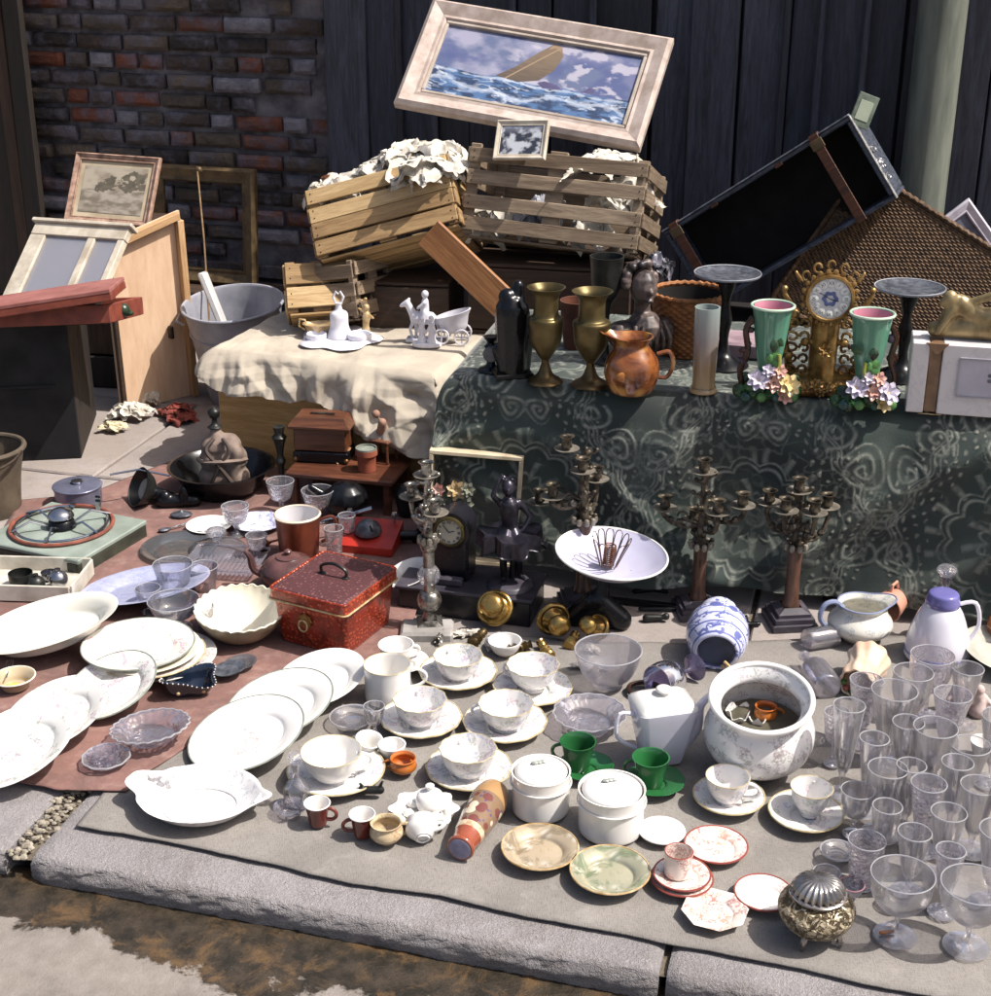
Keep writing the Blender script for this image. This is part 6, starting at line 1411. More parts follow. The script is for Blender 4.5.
# crystal, plates and jugs
m_gl = glassy('clear_glass'); m_cut = glassy('cut_glass', cut=120, body=.16); m_press = glassy('pressed_glass', cut=70, body=.14, tint=(.9, .88, .93)); m_lil = glassy('lilac_glass', tint=(.96, .95, .985), edge=(.74, .71, .84), body=.12)
def goblet(name, label, px, by, ry, w, mat, kind='flute', z=MZ, group=None, cat='glass'):
    q = G(px, by, z); H = GY(px, ry, q.y).z - z; r = w/2*KY(px, ry, q.y); q = Vector((q.x, q.y, z))
    P = {'flute': ([(0, .0), (r*.9, 0), (r*.92, .002), (r*.2, .007), (r*.14, H*.12), (r*.22, H*.24)], [(r*.22, H*.24), (r*.5, H*.36), (r*.78, H*.7), (r, H)]),
         'coupe': ([(0, 0), (r*.62, 0), (r*.64, .002), (r*.14, .008), (r*.09, H*.3), (r*.16, H*.4)], [(r*.12, H*.4), (r*.5, H*.46), (r*.88, H*.66), (r*.98, H*.85), (r, H)]),
         'cup': ([(0, 0), (r*.6, 0), (r*.6, .003), (r*.2, .012), (r*.2, H*.4)], [(r*.2, H*.4), (r*.7, H*.5), (r*.92, H*.8), (r, H)]),
         'tumbler': ([(0, 0), (r*.72, 0)], [(r*.72, 0), (r*.8, H*.4), (r*.92, H*.8), (r, H)])}[kind]
    t = thing(name, label, cat, q, rnd.random()*3, group=group)
    foot = cr(P[0], 3); bowl = shell(cr(P[1], 4), .0018, P[1][0][1]+.003)
    M().lathe(foot, 30).build('foot', mat, t)
    M().lathe(bowl, 40).build('bowl', mat, t)
    M().tube([((r-.0008)*math.cos(i*PI/18), (r-.0008)*math.sin(i*PI/18), H) for i in range(36)], .0011, 6, True).build('rim', m_glr, t)
    return t
m_glr = glassy('glass_rim', tint=(.9, .9, .93), body=.5, haze=(.92, .91, .95))
goblet('crystal_goblet', 'cut crystal goblet standing left of the pair behind the copper jug', 282, 514, 481, 28, m_cut, 'cup', group='crystal goblets behind the jug')
goblet('crystal_goblet', 'scallop-rimmed crystal goblet right above the copper jug', 319, 520, 490, 33, m_cut, 'cup', group='crystal goblets behind the jug')
goblet('crystal_goblet', 'short crystal goblet beside the blue-flowered plate', 237, 535, 506, 28, m_cut, 'cup', group='crystal goblets behind the jug')
plate_at('small_white_dish', 'small white dish left of the blue-flowered plate, near the glass lid', 209, 524, 46, m_plain, hgt=.016)
m_bluefl = glaze('blue_flowered_china', C('#cfcfdd'), [(C('#4a4f9e'), 60, .42, 0, .2, 2), (C('#6a70b5'), 90, .3, 0, .2, 6)])
plate_at('blue_flowered_plate', 'small pale plate with blue flowers behind the copper jug', 258, 521, 52, m_bluefl, hgt=.018)
# copper jug
q = G(300, 563); q = Vector((q.x, q.y, MZ)); k = K(300, 545); H = GY(299, 514, q.y).z-MZ; r = 23*KY(299, 514, q.y)
n = NT('copper'); x, y, z = n.xyz(); f = n.noise(10, 4, .6); m_copper = n.bsdf(n.mix(n.ramp(f, [(.35, 0), (.65, 1)]), C('#8a4a33'), C('#5f3024')), n.ramp(f, [(.3, .28), (.7, .42)]), .6, f, .1, .001, Coat_Weight=.3)
lathe_thing('copper_jug', 'tall reddish copper mug with white enamel lining, left behind the red tin', 'jug', q, (('body', cr([(0, 0), (r*.86, 0), (r*.9, H*.06), (r*.86, H*.12), (r*.93, H*.6), (r, H)], 4), m_copper), ('lining', [(r*1.0, H+.001), (r*.94, H+.001), (r*.88, H*.5), (r*.8, H*.1), (0, H*.1)], glaze('enamel_lining', C('#d5d2d4'))), ('rim', [(r*1.01, H-.003), (r*1.03, H), (r*.97, H+.003), (r*.93, H)], glaze('cream_rim', C('#d9c7b0')))))
M().tube(cr([(r*.9, r*.3, H*.8), (r*1.5, r*.4, H*.86), (r*1.6, r*.4, H*.5), (r*.95, r*.3, H*.3)], 4), .004).build('handle', m_copper, [o for o in bpy.data.objects if o.name == 'copper_jug'][0])
# brown teapot whose spout shows
q = G(290, 592); t = thing('brown_teapot', 'squat purplish-brown teapot squeezed between the copper jug and the red tin, spout to the left', 'teapot', Vector((q.x, q.y+.0, MZ)))
m_tbrown = mk('purple_brown_glaze', C('#6b4a48'), C('#46302f'), rough=.25, scale=14)
M().lathe(cr([(0, 0), (.04, 0), (.062, .02), (.066, .045), (.05, .066), (.028, .074), (.026, .078), (0, .082)], 4), 40).build('body', m_tbrown, t)
M().tube(cr([(-.05, 0, .03), (-.08, .0, .045), (-.088, 0, .075), (-.1, 0, .09)], 4), [.014-.0008*i for i in range(13)]).build('spout', m_tbrown, t)
M().lathe(cr([(.0, .08), (.006, .082), (.009, .09), (0, .096)], 3), 14).build('knob', m_tbrown, t)
# red lacquered tin
base = G(345, 668); Ht = GY(345, 606, base.y).z
c0 = G(345, 606, Ht); c1 = G(268, 587, Ht); c2 = G(390, 560, Ht)
ux = (c0-c1); Lx = ux.length; ux.normalize(); uy = Vector((-ux.y, ux.x, 0)); Ly = (c2-c0).dot(uy)*.9; mt_ = Matrix((ux, uy, Vector((0, 0, 1)))).transposed().to_4x4(); mt_.translation = Vector((c1.x, c1.y, MZ)); Ht -= MZ
n = NT('red_lacquer_tin'); v = n.voro(95, 'F1', rnd_=.6); g = n.noise(26, 5, .7, dist=.8)
hh = n.math('ADD', n.ramp(v, [(.2, 1), (.42, 0)]), n.math('MULTIPLY', n.noise(110, 3, .7), .7))
c = n.mix(n.ramp(hh, [(.3, 0), (.8, 1)]), C('#8a2c1c'), C('#ba5232')); c = n.mix(n.math('MULTIPLY', n.ramp(g, [(.5, 0), (.64, 1)]), .6), c, C('#4a1c16'))
m_tin = n.bsdf(c, .3, .2, hh, .7, .002, Coat_Weight=.3)
n = NT('plum_basket_lid'); v = n.voro(110, 'F1', rnd_=.5); hh = n.ramp(v, [(.15, 1), (.45, 0)]); m_tinlid = n.bsdf(n.mix(hh, C('#4c2a2c'), C('#7b4f50')), .6, .0, hh, .6, .002)
t = thing('red_tin', 'large red lacquered tin with plum basket-weave lid and brass handle, left of centre', 'tin', mat=mt_)
def rrect(w, d, r, n_=5, x0=0, y0=0):
    pts = []
    for cx, cy, a0 in ((w-r, r, -90), (w-r, d-r, 0), (r, d-r, 90), (r, r, 180)):
        for i in range(n_+1): a = R(a0+90*i/n_); pts.append((x0+cx+r*math.cos(a), y0+cy+r*math.sin(a)))
    return pts
def ringstack(m, rings):
    n_ = len(rings[0][0]); vs = []; 
    for pts, z in rings: vs += [(x, y, z) for x, y in pts]
    fs = [(j*n_+i, j*n_+(i+1) % n_, (j+1)*n_+(i+1) % n_, (j+1)*n_+i) for j in range(len(rings)-1) for i in range(n_)]
    fs.append(tuple(range(n_))[::-1]); fs.append(tuple(range((len(rings)-1)*n_, len(rings)*n_))); return m.add(vs, fs)
def ins(e, rad=.012): return rrect(Lx-2*e, Ly-2*e, rad, 5, e, e)
ringstack(M(), [(ins(.016), 0), (ins(.014), .004), (ins(.004), Ht*.86)]).build('body', m_tin, t, ang=30)
ringstack(M(), [(ins(.0), Ht*.80), (ins(-.001), Ht*.82), (ins(.0), Ht*.97), (ins(.003), Ht*.99)]).build('lid_side', m_tin, t, ang=30)
ringstack(M(), [(ins(.003), Ht*.985), (ins(.006), Ht*1.005), (ins(.02), Ht*1.02), (ins(.03), Ht*1.022)]).build('lid_top', m_tinlid, t, ang=30)
def ring_rrect(e, z, r_, nm, mat): M().tube([(x, y, z) for x, y in ins(e)], r_, 6, True).build(nm, mat, t)
ring_rrect(-.0015, Ht*.80, .0022, 'lid_bead', m_goldw); ring_rrect(0, Ht*.985, .0022, 'lid_bead', m_tin)
cx, cy = Lx/2, Ly/2
M().tube(cr([(cx-.03, cy, Ht*1.02), (cx-.032, cy, Ht+.02), (cx-.01, cy, Ht+.03), (cx+.01, cy, Ht+.03), (cx+.032, cy, Ht+.02), (cx+.03, cy, Ht*1.02)], 3), .0035).build('handle', m_dkiron, t)
for s in (-1, 1): M().ball((cx+s*.03, cy, Ht*1.025), (.010, .008, .004), 10).build('handle_mount', m_dkiron, t)
M().lathe(cr([(0, .003), (.006, .004), (.012, .002), (.016, .003), (.017, 0)], 2), 24, Matrix.Translation((Lx*.45, -.0+.006, Ht*.52)) @ Matrix.Rotation(R(93), 4, 'X'), mod=lambda r, z, a: (r*(1+.12*math.cos(8*a)), z)).build('rosette', m_gold, t)
M().tube([(Lx*.45+.011*math.cos(i*PI/8), -.004, Ht*.46+.013*math.sin(i*PI/8)) for i in range(16)], .0018, 6, True).build('ring_pull', m_goldw, t)
# scalloped enamel bowl
q = G(240, 612, .07); q = Vector((q.x, q.y, MZ)); r = 45*K(240, 608, .07); Hb = .068
t = thing('enamel_bowl', 'deep ivory bowl with a scalloped rim and brown underside, left of the red tin', 'bowl', q, rot=(R(5), R(2), 0))
sc_ = lambda rr, z, a: (rr*(1+.012*(z/Hb)*math.cos(26*a)), z+.002*(z/Hb)**3*math.cos(26*a))
pro = cr([(r*.45, 0), (r*.5, .004), (r*.75, Hb*.35), (r*.94, Hb*.75), (r, Hb)], 4)
M().lathe([(0, 0)]+pro, 104, mod=sc_).build('outside', mk('olive_brown_enamel', C('#8c7f68'), C('#6b5f4c'), rough=.3, scale=10), t)
M().lathe([(a-.003, max(b_, .004)) for a, b_ in pro][::-1]+[(0, .004)], 104, mod=sc_).build('inside', m_cream_ch, t)
M().tube([sc_(r-.0015, Hb, 2*PI*i/156)[0:1]+() and (sc_(r-.0015, Hb, 2*PI*i/156)[0]*math.cos(2*PI*i/156), sc_(r-.0015, Hb, 2*PI*i/156)[0]*math.sin(2*PI*i/156), sc_(r, Hb, 2*PI*i/156)[1]) for i in range(156)], .0022, 6, True).build('rim', m_cream_ch, t)
# blue platter, glass tray, lids, jars
m_bluepl = glaze('blue_transfer_china', C('#a6a8bd'), [(C('#7f86b0'), 110, .45, 0, .4, 3), (C('#8d93bb'), 150, .45, 0, .4, 7)], tint=C('#9fa3bf'))
plate_at('blue_platter', 'large oval blue-grey patterned platter behind the big white platter', 145, 585, 132, m_bluepl, hgt=.02, tilt=(-4, -8), oval=.8, cat='platter', foot_dz=.004)
plate_at('dark_glass_plate', 'dark grey-green glass plate half under the glass lid', 180, 546, 78, glassy('smoke_glass', tint=(.45, .5, .48), edge=(.2, .22, .25), body=.12), hgt=.012, z=MZ)
q = G(228, 575); t = thing('ribbed_glass_tray', 'rectangular ribbed glass tray lying between the jars and the red tin', 'tray', Vector((q.x, q.y, MZ+.003)), R(-8))
U, V = np.meshgrid(np.linspace(-.095, .085, 130), np.linspace(-.06, .08, 50)); npmesh('ribbed_pane', np.stack([U, V, .010+.0022*np.sin(U*560)*1.0+.012*(np.clip((np.abs(U+.005)-.078)/.012, 0, 1))], -1), 130, 50, glassy('ribbed_glass', tint=(.8, .79, .86), body=.3, haze=(.62, .6, .7)), t)
M().tube([(x, y, .012+.010) for x, y in rrect(.18, .14, .015, 5, -.095, -.06)], .003, 6, True).build('edge', m_press, t)
q = G(217, 545, .03); t = thing('domed_glass_cover', 'round grey glass cover with a knob lying behind the ribbed tray', 'glass cover', Vector((q.x, q.y, MZ)))
r = 28*K(217, 545); m_lidg = glassy('grey_glass', tint=(.62, .62, .66), edge=(.3, .3, .36), body=.25, haze=(.5, .5, .55))
M().lathe(cr([(r, 0), (r, .005), (r*.8, .016), (r*.3, .024), (r*.12, .026)], 3), 40).build('dome', m_lidg, t)
M().lathe(cr([(0, .024), (r*.2, .026), (r*.12, .034), (r*.34, .044), (r*.3, .056), (0, .06)], 3), 24).build('knob', m_cut, t)
m_jar = glassy('bluish_jar_glass', tint=(.93, .935, .97), edge=(.62, .65, .76), body=.10)
goblet('glass_jar', 'round open-necked glass jar standing on the blue platter', 175, 592, 564, 40, m_jar, 'tumbler', z=.03, cat='jar')
goblet('glass_compote', 'low footed glass compote between the blue platter and the scalloped bowl', 176, 628, 600, 52, m_jar, 'cup', cat='compote')
goblet('glass_jar', 'plain glass beaker right of the glass compote, behind the scalloped bowl', 205, 590, 566, 30, m_jar, 'tumbler', z=.01, cat='jar')
# big white platter at left
m_cream2 = glaze('creamy_platter', C('#e0ddd4'), tint=C('#d5d1c4'))
plate_at('white_platter', 'very large plain white oval platter at the left edge, its right end raised', 45, 622, 152, m_cream2, hgt=.035, tilt=(3, -13), oval=.72, well=.7, cat='platter', thick=.004)
# small beige bowl with egg-yellow inside and a fork
t = plate_at('beige_dish', 'small beige bowl with a yellow stain at the left edge below the white platter', 14, 676, 42, glaze('beige_glaze', C('#b5a488'), tint=C('#94846a')), hgt=.026, rim=m_cream_ch, cat='bowl')
M().lathe([(0, .0062), (.012, .006), (.016, .0045)], 20, Matrix.Translation((-.004, -.004, 0))).build('yellow_stain', glaze('egg_yellow', C('#cfae52')), t)
fk = M(); 
for i in range(4): fk.tube([(.004*i, 0, 0), (.004*i, .028, .004)], .001, 5)
fk.tube([(0, 0, 0), (.012, 0, 0)], .0014, 5).tube([(.006, 0, 0), (.006, -.05, .006)], .0018, 5); o = fk.build('fork', m_chrome); o.location = G(6, 668, .035); o.rotation_euler = (0, 0, R(12)); o.location.z = .034; tag(o, 'steel fork lying across the small beige bowl', 'fork')
# stack of flowered plates
m_rose = glaze('rose_spray_china', C('#dedad2'), [(C('#b07a86'), 75, .26, 0, .028, 1), (C('#9080a6'), 75, .2, .06, .11, 4), (C('#b86a80'), 70, .18, .06, .11, 8), (C('#98a284'), 90, .18, 0, .03, 6)])
m_rose2 = glaze('purple_spray_china', C('#e0ddd8'), [(C('#8f86a0'), 62, .2, .0, .05, 3), (C('#a47f98'), 66, .15, .0, .12, 5), (C('#84917f'), 80, .14, 0, .12, 9)])
plate_at('flowered_plate', 'purple and red flowered plate, lowest of the stack, showing at the right', 162, 655, 108, m_rose, hgt=.02, z=MZ, group='stacked flowered plates')
plate_at('flowered_plate', 'second plate down in the flowered stack, gold-edged', 151, 652, 108, m_rose, hgt=.018, z=MZ+.016, rim=m_goldline, group='stacked flowered plates')
plate_at('flowered_plate', 'third plate down in the flowered stack, its cream edge just showing', 146, 648, 108, m_cream_ch, hgt=.018, z=MZ+.025, group='stacked flowered plates')
plate_at('flowered_plate', 'top plate of the stack with a small rose in its middle', 138, 643, 112, m_rose, hgt=.018, z=MZ+.034, rim=m_greyline, group='stacked flowered plates')
# leaning row of plates
plate_at('flowered_plate', 'white flowered plate, highest of the leaning row of three at left', 110, 684, 98, m_rose2, hgt=.02, tilt=(13, -15), rim=m_greyline, group='leaning flowered plates')
plate_at('flowered_plate', 'white flowered plate, middle one of the leaning row of three', 54, 712, 112, m_rose2, hgt=.02, tilt=(10, -14), group='leaning flowered plates')
plate_at('flowered_plate', 'white flowered plate, lowest and nearest of the leaning row of three', 14, 744, 126, m_rose2, hgt=.02, tilt=(10, -14), group='leaning flowered plates')
# pewter coaster pair
for px, py, w, z, lb in ((240, 662, 34, MZ, 'round grey coaster, the paler one behind the other'), (229, 668, 33, MZ+.008, 'dark patterned round coaster leaning on the pale one')):
    plate_at('coaster', lb, px, py, w, m_pewt if z > MZ else m_lidg, hgt=.008, z=z, tilt=(0, -6), group='pair of coasters', cat='coaster')
# navy dish
q = G(190, 699); k = K(187, 690); t = thing('navy_dish', 'dark navy wavy-edged glass dish with a scalloped white edge between the plates', 'dish', Vector((q.x, q.y, MZ)), R(10))
m_navy = mk('navy_glass', C('#1c2536'), C('#0d121b'), rough=.08, scale=9, Coat_Weight=.6)
wv_ = lambda r_, z, a: (r_*(1+.14*math.cos(4*a)), z*(1+.25*math.cos(2*a)))
r = 29*k; M().lathe(shell([(0, 0)]+cr([(r*.5, 0), (r*.75, .012), (r*.9, .03), (r, .036)], 3), .003), 64, Matrix.Diagonal((1, .68, 1, 1)) @ Matrix.Rotation(R(45), 4, 'Z'), mod=wv_).build('body', m_navy, t)
for i in range(40):
    a = 2*PI*i/40; rr_, z = wv_(r, .036, a); p = Matrix.Diagonal((1, .68, 1, 1)) @ Matrix.Rotation(R(45), 4, 'Z') @ Vector((rr_*math.cos(a), rr_*math.sin(a), z)); M().ball(p, .0016, 6).build('white_bead', m_plain, t)
for x in (-.02, .03): M().ball((x, -r*.52, .016), (.004, .002, .004), 8).build('stud', m_goldw, t)
# pressed glass dishes
t = plate_at('pressed_glass_dish', 'oval pressed-glass dish with scalloped rim in front of the navy dish', 150, 727, 80, m_press, hgt=.028, lobes=22, amp=.03, oval=.82, tilt=(0, -6), foot_dz=.003, cat='dish', rim=m_glr)
t = plate_at('glass_salt', 'small stepped glass salt cellar left of the pressed-glass dish', 106, 756, 48, m_press, hgt=.016, lobes=10, cat='salt cellar', rim=m_glr); M().lathe(shell([(0, .004)]+cr([(.018, .004), (.022, .016), (.026, .03)], 3), .002, .008), 30, mod=lambda r_, z, a: (r_*(1+.04*math.cos(10*a)), z)).build('inner_cup', m_press, t)
# fish-shaped dish
q = G(200, 800, .03); k = K(200, 800, .03); q = Vector((q.x, q.y, .010)); r = 62*k
t = thing('fish_dish', 'large white covered-shape fish dish with scalloped head and tail on the burlap corner', 'dish', q, R(-6))
def fishmod(rr, z, a):
    u = rr/r; e = max(0, u-.6)/.4
    head = math.exp(-((a-PI*.93)/.30)**2)*.30 + .05*math.cos(a*14)*math.exp(-((a-PI*.9)/.6)**2)
    aa = a if a < PI else a-2*PI
    tail = math.exp(-((aa+.12)/.22)**2)*.24
    return rr*(1+e*(head+tail)), z + e*(.010*math.exp(-((a-PI*.93)/.35)**2) + .012*math.exp(-((aa+.12)/.3)**2))
pr = [(r*.5, 0), (r*.56, .003), (r*.78, .014), (r*.95, .032), (r, .036)]
m_fish = glaze('sprigged_white_china', C('#e1dedc'), [(C('#8c93a0'), 150, .24, .05, .10, 2), (C('#9a8f9c'), 170, .2, .05, .10, 6)])
M().lathe(shell([(0, 0)]+cr(pr, 5), .004, .006), 96, Matrix.Diagonal((1, .84, 1, 1)), mod=fishmod).build('body', m_fish, t)
M().tube([(r*.60*math.cos(i*PI/32), r*.84*.60*math.sin(i*PI/32), .0085) for i in range(64)], .0018, 6, True).build('well_ring', m_fish, t)
for i in range(9): M().ball((-r*1.02+.008*i*.9, r*.62*.42+.004*math.sin(i*2)+.010, .040), (.006, .005, .004), 8).build('relief_shell', m_fish, t)
for i in range(7): M().ball((r*(1.04-.01*i), -r*.84*(.05+.06*i)+.02, .036), (.006, .004, .003), 8).build('relief_shell', m_fish, t)
# right-hand group of three leaning plates
m_plp = glaze('pink_centre_china', C('#e1dedb'), [(C('#b07672'), 90, .4, 0, .045, 3), (C('#a58482'), 110, .34, 0, .05, 7)])
plate_at('white_plate', 'plain white plate, highest of the three leaning in front of the red tin', 319, 677, 96, m_plain, hgt=.02, tilt=(7, -12), group='plates leaning before the red tin')
plate_at('white_plate', 'white plate with a thin green-grey line, middle of the three before the red tin', 279, 702, 112, m_plain, hgt=.02, tilt=(7, -12), rim=m_greyline, group='plates leaning before the red tin')
plate_at('white_plate', 'white plate with pink flowers in its centre, nearest of the three before the red tin', 246, 732, 120, m_plp, hgt=.02, tilt=(7, -12), rim=m_greyline, group='plates leaning before the red tin')

# small things tucked between the bigger ones
for px, by, ry, w, kd, lb in ((335, 560, 528, 20, 'tumbler', 'plain tumbler between the copper jug and the red scale'), (348, 545, 515, 18, 'cup', 'tiny stemmed glass left of the silver dome of the red scale'), (258, 560, 535, 22, 'cup', 'small stemmed glass between the blue-flowered plate and the ribbed tray'), (150, 612, 588, 26, 'cup', 'low glass cup at the front edge of the blue platter'), (205, 628, 606, 22, 'tumbler', 'short glass tumbler squeezed beside the ivory bowl')):
    goblet('small_glass', lb, px, by, ry, w, m_jar if px < 230 else m_cut, kd)
def oddment(name, label, px, py, parts, mat, z=MZ, rz=0, cat='oddment', vox=.003):
    o = organic(name, parts, mat, None, vox, 2); q = G(px, py); o.location = Vector((q.x, q.y, z)); o.rotation_euler = (0, 0, rz); return tag(o, label, cat)
oddment('iron_mortar', 'small dark iron mortar in the shadow right of the low wooden stand', 408, 520, [('l', (0, 0, .012), (0, 0, .07), .024, .034), ('l', (.03, 0, .06), (.045, 0, .05), .008, .006)], m_dkiron, 0, cat='mortar')
oddment('bronze_animal', 'little dark bronze animal figure behind the silver candelabrum', 408, 548, [('l', (-.025, 0, .035), (.02, 0, .035), .014, .013), ('s', (.034, 0, .052), .011), ('l', (.02, 0, .036), (.034, 0, .052), .010, .008), ('l', (-.022, 0, .03), (-.024, 0, .005), .006, .005), ('l', (.016, 0, .03), (.018, 0, .005), .006, .005), ('l', (-.03, 0, .04), (-.045, 0, .055), .005, .003)], m_blk, 0, cat='figurine')
oddment('copper_ladle', 'dull copper ladle with long handle lying behind the brown teapot', 262, 556, [('s', (0, 0, .016), (.022, .022, .014)), ('l', (.015, 0, .02), (.09, .03, .03), .004, .003)], m_copper, cat='ladle')
oddment('tin_lid', 'small tarnished oval tin lid between the black basin and the white dish', 182, 522, [('s', (0, 0, .006), (.03, .022, .007)), ('s', (0, 0, .014), .006)], m_pewt, cat='tin')
oddment('pewter_spoon', 'grey pewter spoon lying beside the hot plate on the red cloth', 165, 537, [('s', (0, 0, .005), (.018, .012, .004)), ('l', (.015, 0, .006), (.08, .01, .007), .003, .003)], m_pewt, rz=.5, cat='spoon')
oddment('iron_hook', 'bent black iron hook on the pavement near the bronze candelabra', 662, 612, [('l', (-.05, 0, .008), (.03, 0, .008), .005, .005), ('l', (.03, 0, .008), (.05, .02, .01), .005, .004), ('l', (.05, .02, .01), (.035, .035, .012), .004, .003)], m_blk, 0, cat='hook')
oddment('bronze_scrap', 'short dark bronze foot lying between the left candelabra bases', 655, 622, [('l', (-.02, 0, .01), (.02, 0, .012), .010, .006), ('s', (.024, 0, .014), .009)], m_dkiron, 0, cat='fitting')
oddment('iron_bracket', 'small black iron bracket lying in front of the middle candelabrum base', 745, 628, [('l', (-.03, 0, .008), (.03, .004, .008), .006, .006), ('l', (0, 0, .008), (.005, .02, .02), .006, .004)], m_blk, 0, cat='bracket')
# ---------------------------------------------------------------- middle: clock, box frame, statuette, candelabra, scale
m_bmar = mk('black_slate', C('#1d1c24'), C('#111117'), rough=.25, scale=14, bump=.1)
m_bedge = mk('grey_slate_edge', C('#4b4650'), C('#2c2930'), rough=.4, scale=14)
a = G(398, 612); b = G(530, 628); ux = (b-a).normalized(); uy = Vector((-ux.y, ux.x, 0)); mk_ = Matrix((ux, uy, Vector((0, 0, 1)))).transposed().to_4x4(); mk_.translation = Vector((a.x, a.y, 0)); Lk = (b-a).length
hk = GY(420, 588, a.y).z
t = thing('slate_clock', 'black slate mantel clock with small pale dial and low base, behind the brass fittings', 'clock', mat=mk_)
M().box((Lk/2, .07, hk/2), (Lk, .14, hk), bev=.003).build('base', m_bmar, t, smooth=False)
M().box((Lk/2, .07, hk+.004), (Lk+.01, .15, .009), bev=.003).build('base_moulding', m_bedge, t, smooth=False)
dc = mk_.inverted() @ GY(452, 528, a.y+.04); hb = dc.z
M().box((dc.x, .085, hk+.008+(hb-hk)*.55), (.085, .07, (hb-hk)*1.1), bev=.006).build('body', m_bmar, t, smooth=False)
M().lathe([(.045, -.035), (.045, .035), (0, .035)], 32, Matrix.Translation((dc.x, .085, hb+.0)) @ Matrix.Rotation(R(90), 4, 'X')).build('drum', m_bmar, t)
M().box((dc.x, .03, hk+.018), (.07, .02, .018), bev=.003).build('plaque', m_bedge, t, smooth=False)
yq = Matrix.Translation((dc.x, .046, hb)) @ Matrix.Rotation(R(90), 4, 'X'); rd = .030
M().lathe([(0, 0), (rd, 0), (rd, -.01)], 32, yq).build('dial', glaze('yellowed_dial', C('#b9b6a6'), tint=C('#98937f')), t)
M().lathe([(rd*.96, .001), (rd*1.05, .004), (rd*1.2, .002), (rd*1.22, -.006)], 32, yq).build('bezel', m_brassg, t)
for i, s in enumerate(('XII', 'I', 'II', 'III', 'IIII', 'V', 'VI', 'VII', 'VIII', 'IX', 'X', 'XI')): text(s, rd*.28, m_ink, t, yq @ Matrix.Rotation(-2*PI*i/12, 4, 'Z') @ Matrix.Translation((0, rd*.78, .0006)))
for ang, L in ((R(-70), .45), (R(40), .7)): M().box((0, L*rd/2, .002), (.002, L*rd, .0006), yq @ Matrix.Rotation(ang, 4, 'Z')).build('hand', m_ink, t, smooth=False)
# open pale box frame behind
yb = a.y+.17; mbf, w_, h_ = frame3(GY(424, 560, yb+.02), GY(516, 568, yb-.0), GY(430, 450, yb+.04))
t = thing('box_frame', 'cream-edged open shadow box standing upright behind the slate clock and statuette', 'box', mat=mbf)
sgn = 1 if (mbf.to_3x3() @ Vector((0, 0, 1))).y > 0 else -1; dpt = .05
m_crm = mk('cream_edge', C('#cfc0a4'), C('#a99a80'), rough=.5, scale=20); m_tan = mk('tan_lining', C('#9b7b5c'), C('#7b5d43'), rough=.7, scale=12); m_pap = mk('sage_picture_paper', C('#7f8072'), C('#4a4b40'), rough=.8, scale=26)
for c, d, mt in (((w_/2, h_-.005, sgn*dpt/2), (w_, .010, dpt), m_crm), ((w_/2, .005, sgn*dpt/2), (w_, .010, dpt), m_crm), ((.005, h_/2, sgn*dpt/2), (.010, h_-.021, dpt), m_crm), ((w_-.005, h_/2, sgn*dpt/2), (.010, h_-.021, dpt), m_crm), ((w_/2, h_/2, sgn*dpt), (w_-.002, h_-.002, .006), m_tan)): M().box(c, d, bev=.0015).build('side' if mt is m_crm else 'back', mt, t, smooth=False)
M().box((w_/2, h_*.45, sgn*(dpt-.0045)), (w_-.05, h_*.8, .003)).build('printed_paper', m_pap, t, smooth=False)
m_gcloth = mk('grey_velvet_flowers', C('#4a4854'), C('#8b877c'), rough=.7, scale=60)
tq = thing('flower_spray', 'spray of pale and grey artificial flowers in front of the cream shadow box', 'flowers', Vector((GY(452, 500, yb-.05).x, yb-.05, GY(452, 512, yb-.05).z)))
for i, (x, z, s_, mt) in enumerate(((-.02, .03, .02, m_pap), (.01, .055, .024, m_goldw), (.03, .02, .02, m_pap), (-.01, 0, .018, m_pet2), (.02, -.01, .02, m_goldw), (.035, .06, .018, m_pap), (-.03, .06, .016, m_pet1))): add_flower(tq, (x, -.002*i, z), s_, mt, (x*10, -1, .3))
for i in range(7): M().tube([(-.02+.01*i, .005, .02), (-.01+.006*i, .005, -.06)], .0016, 5).build('stalk', m_majd, tq)
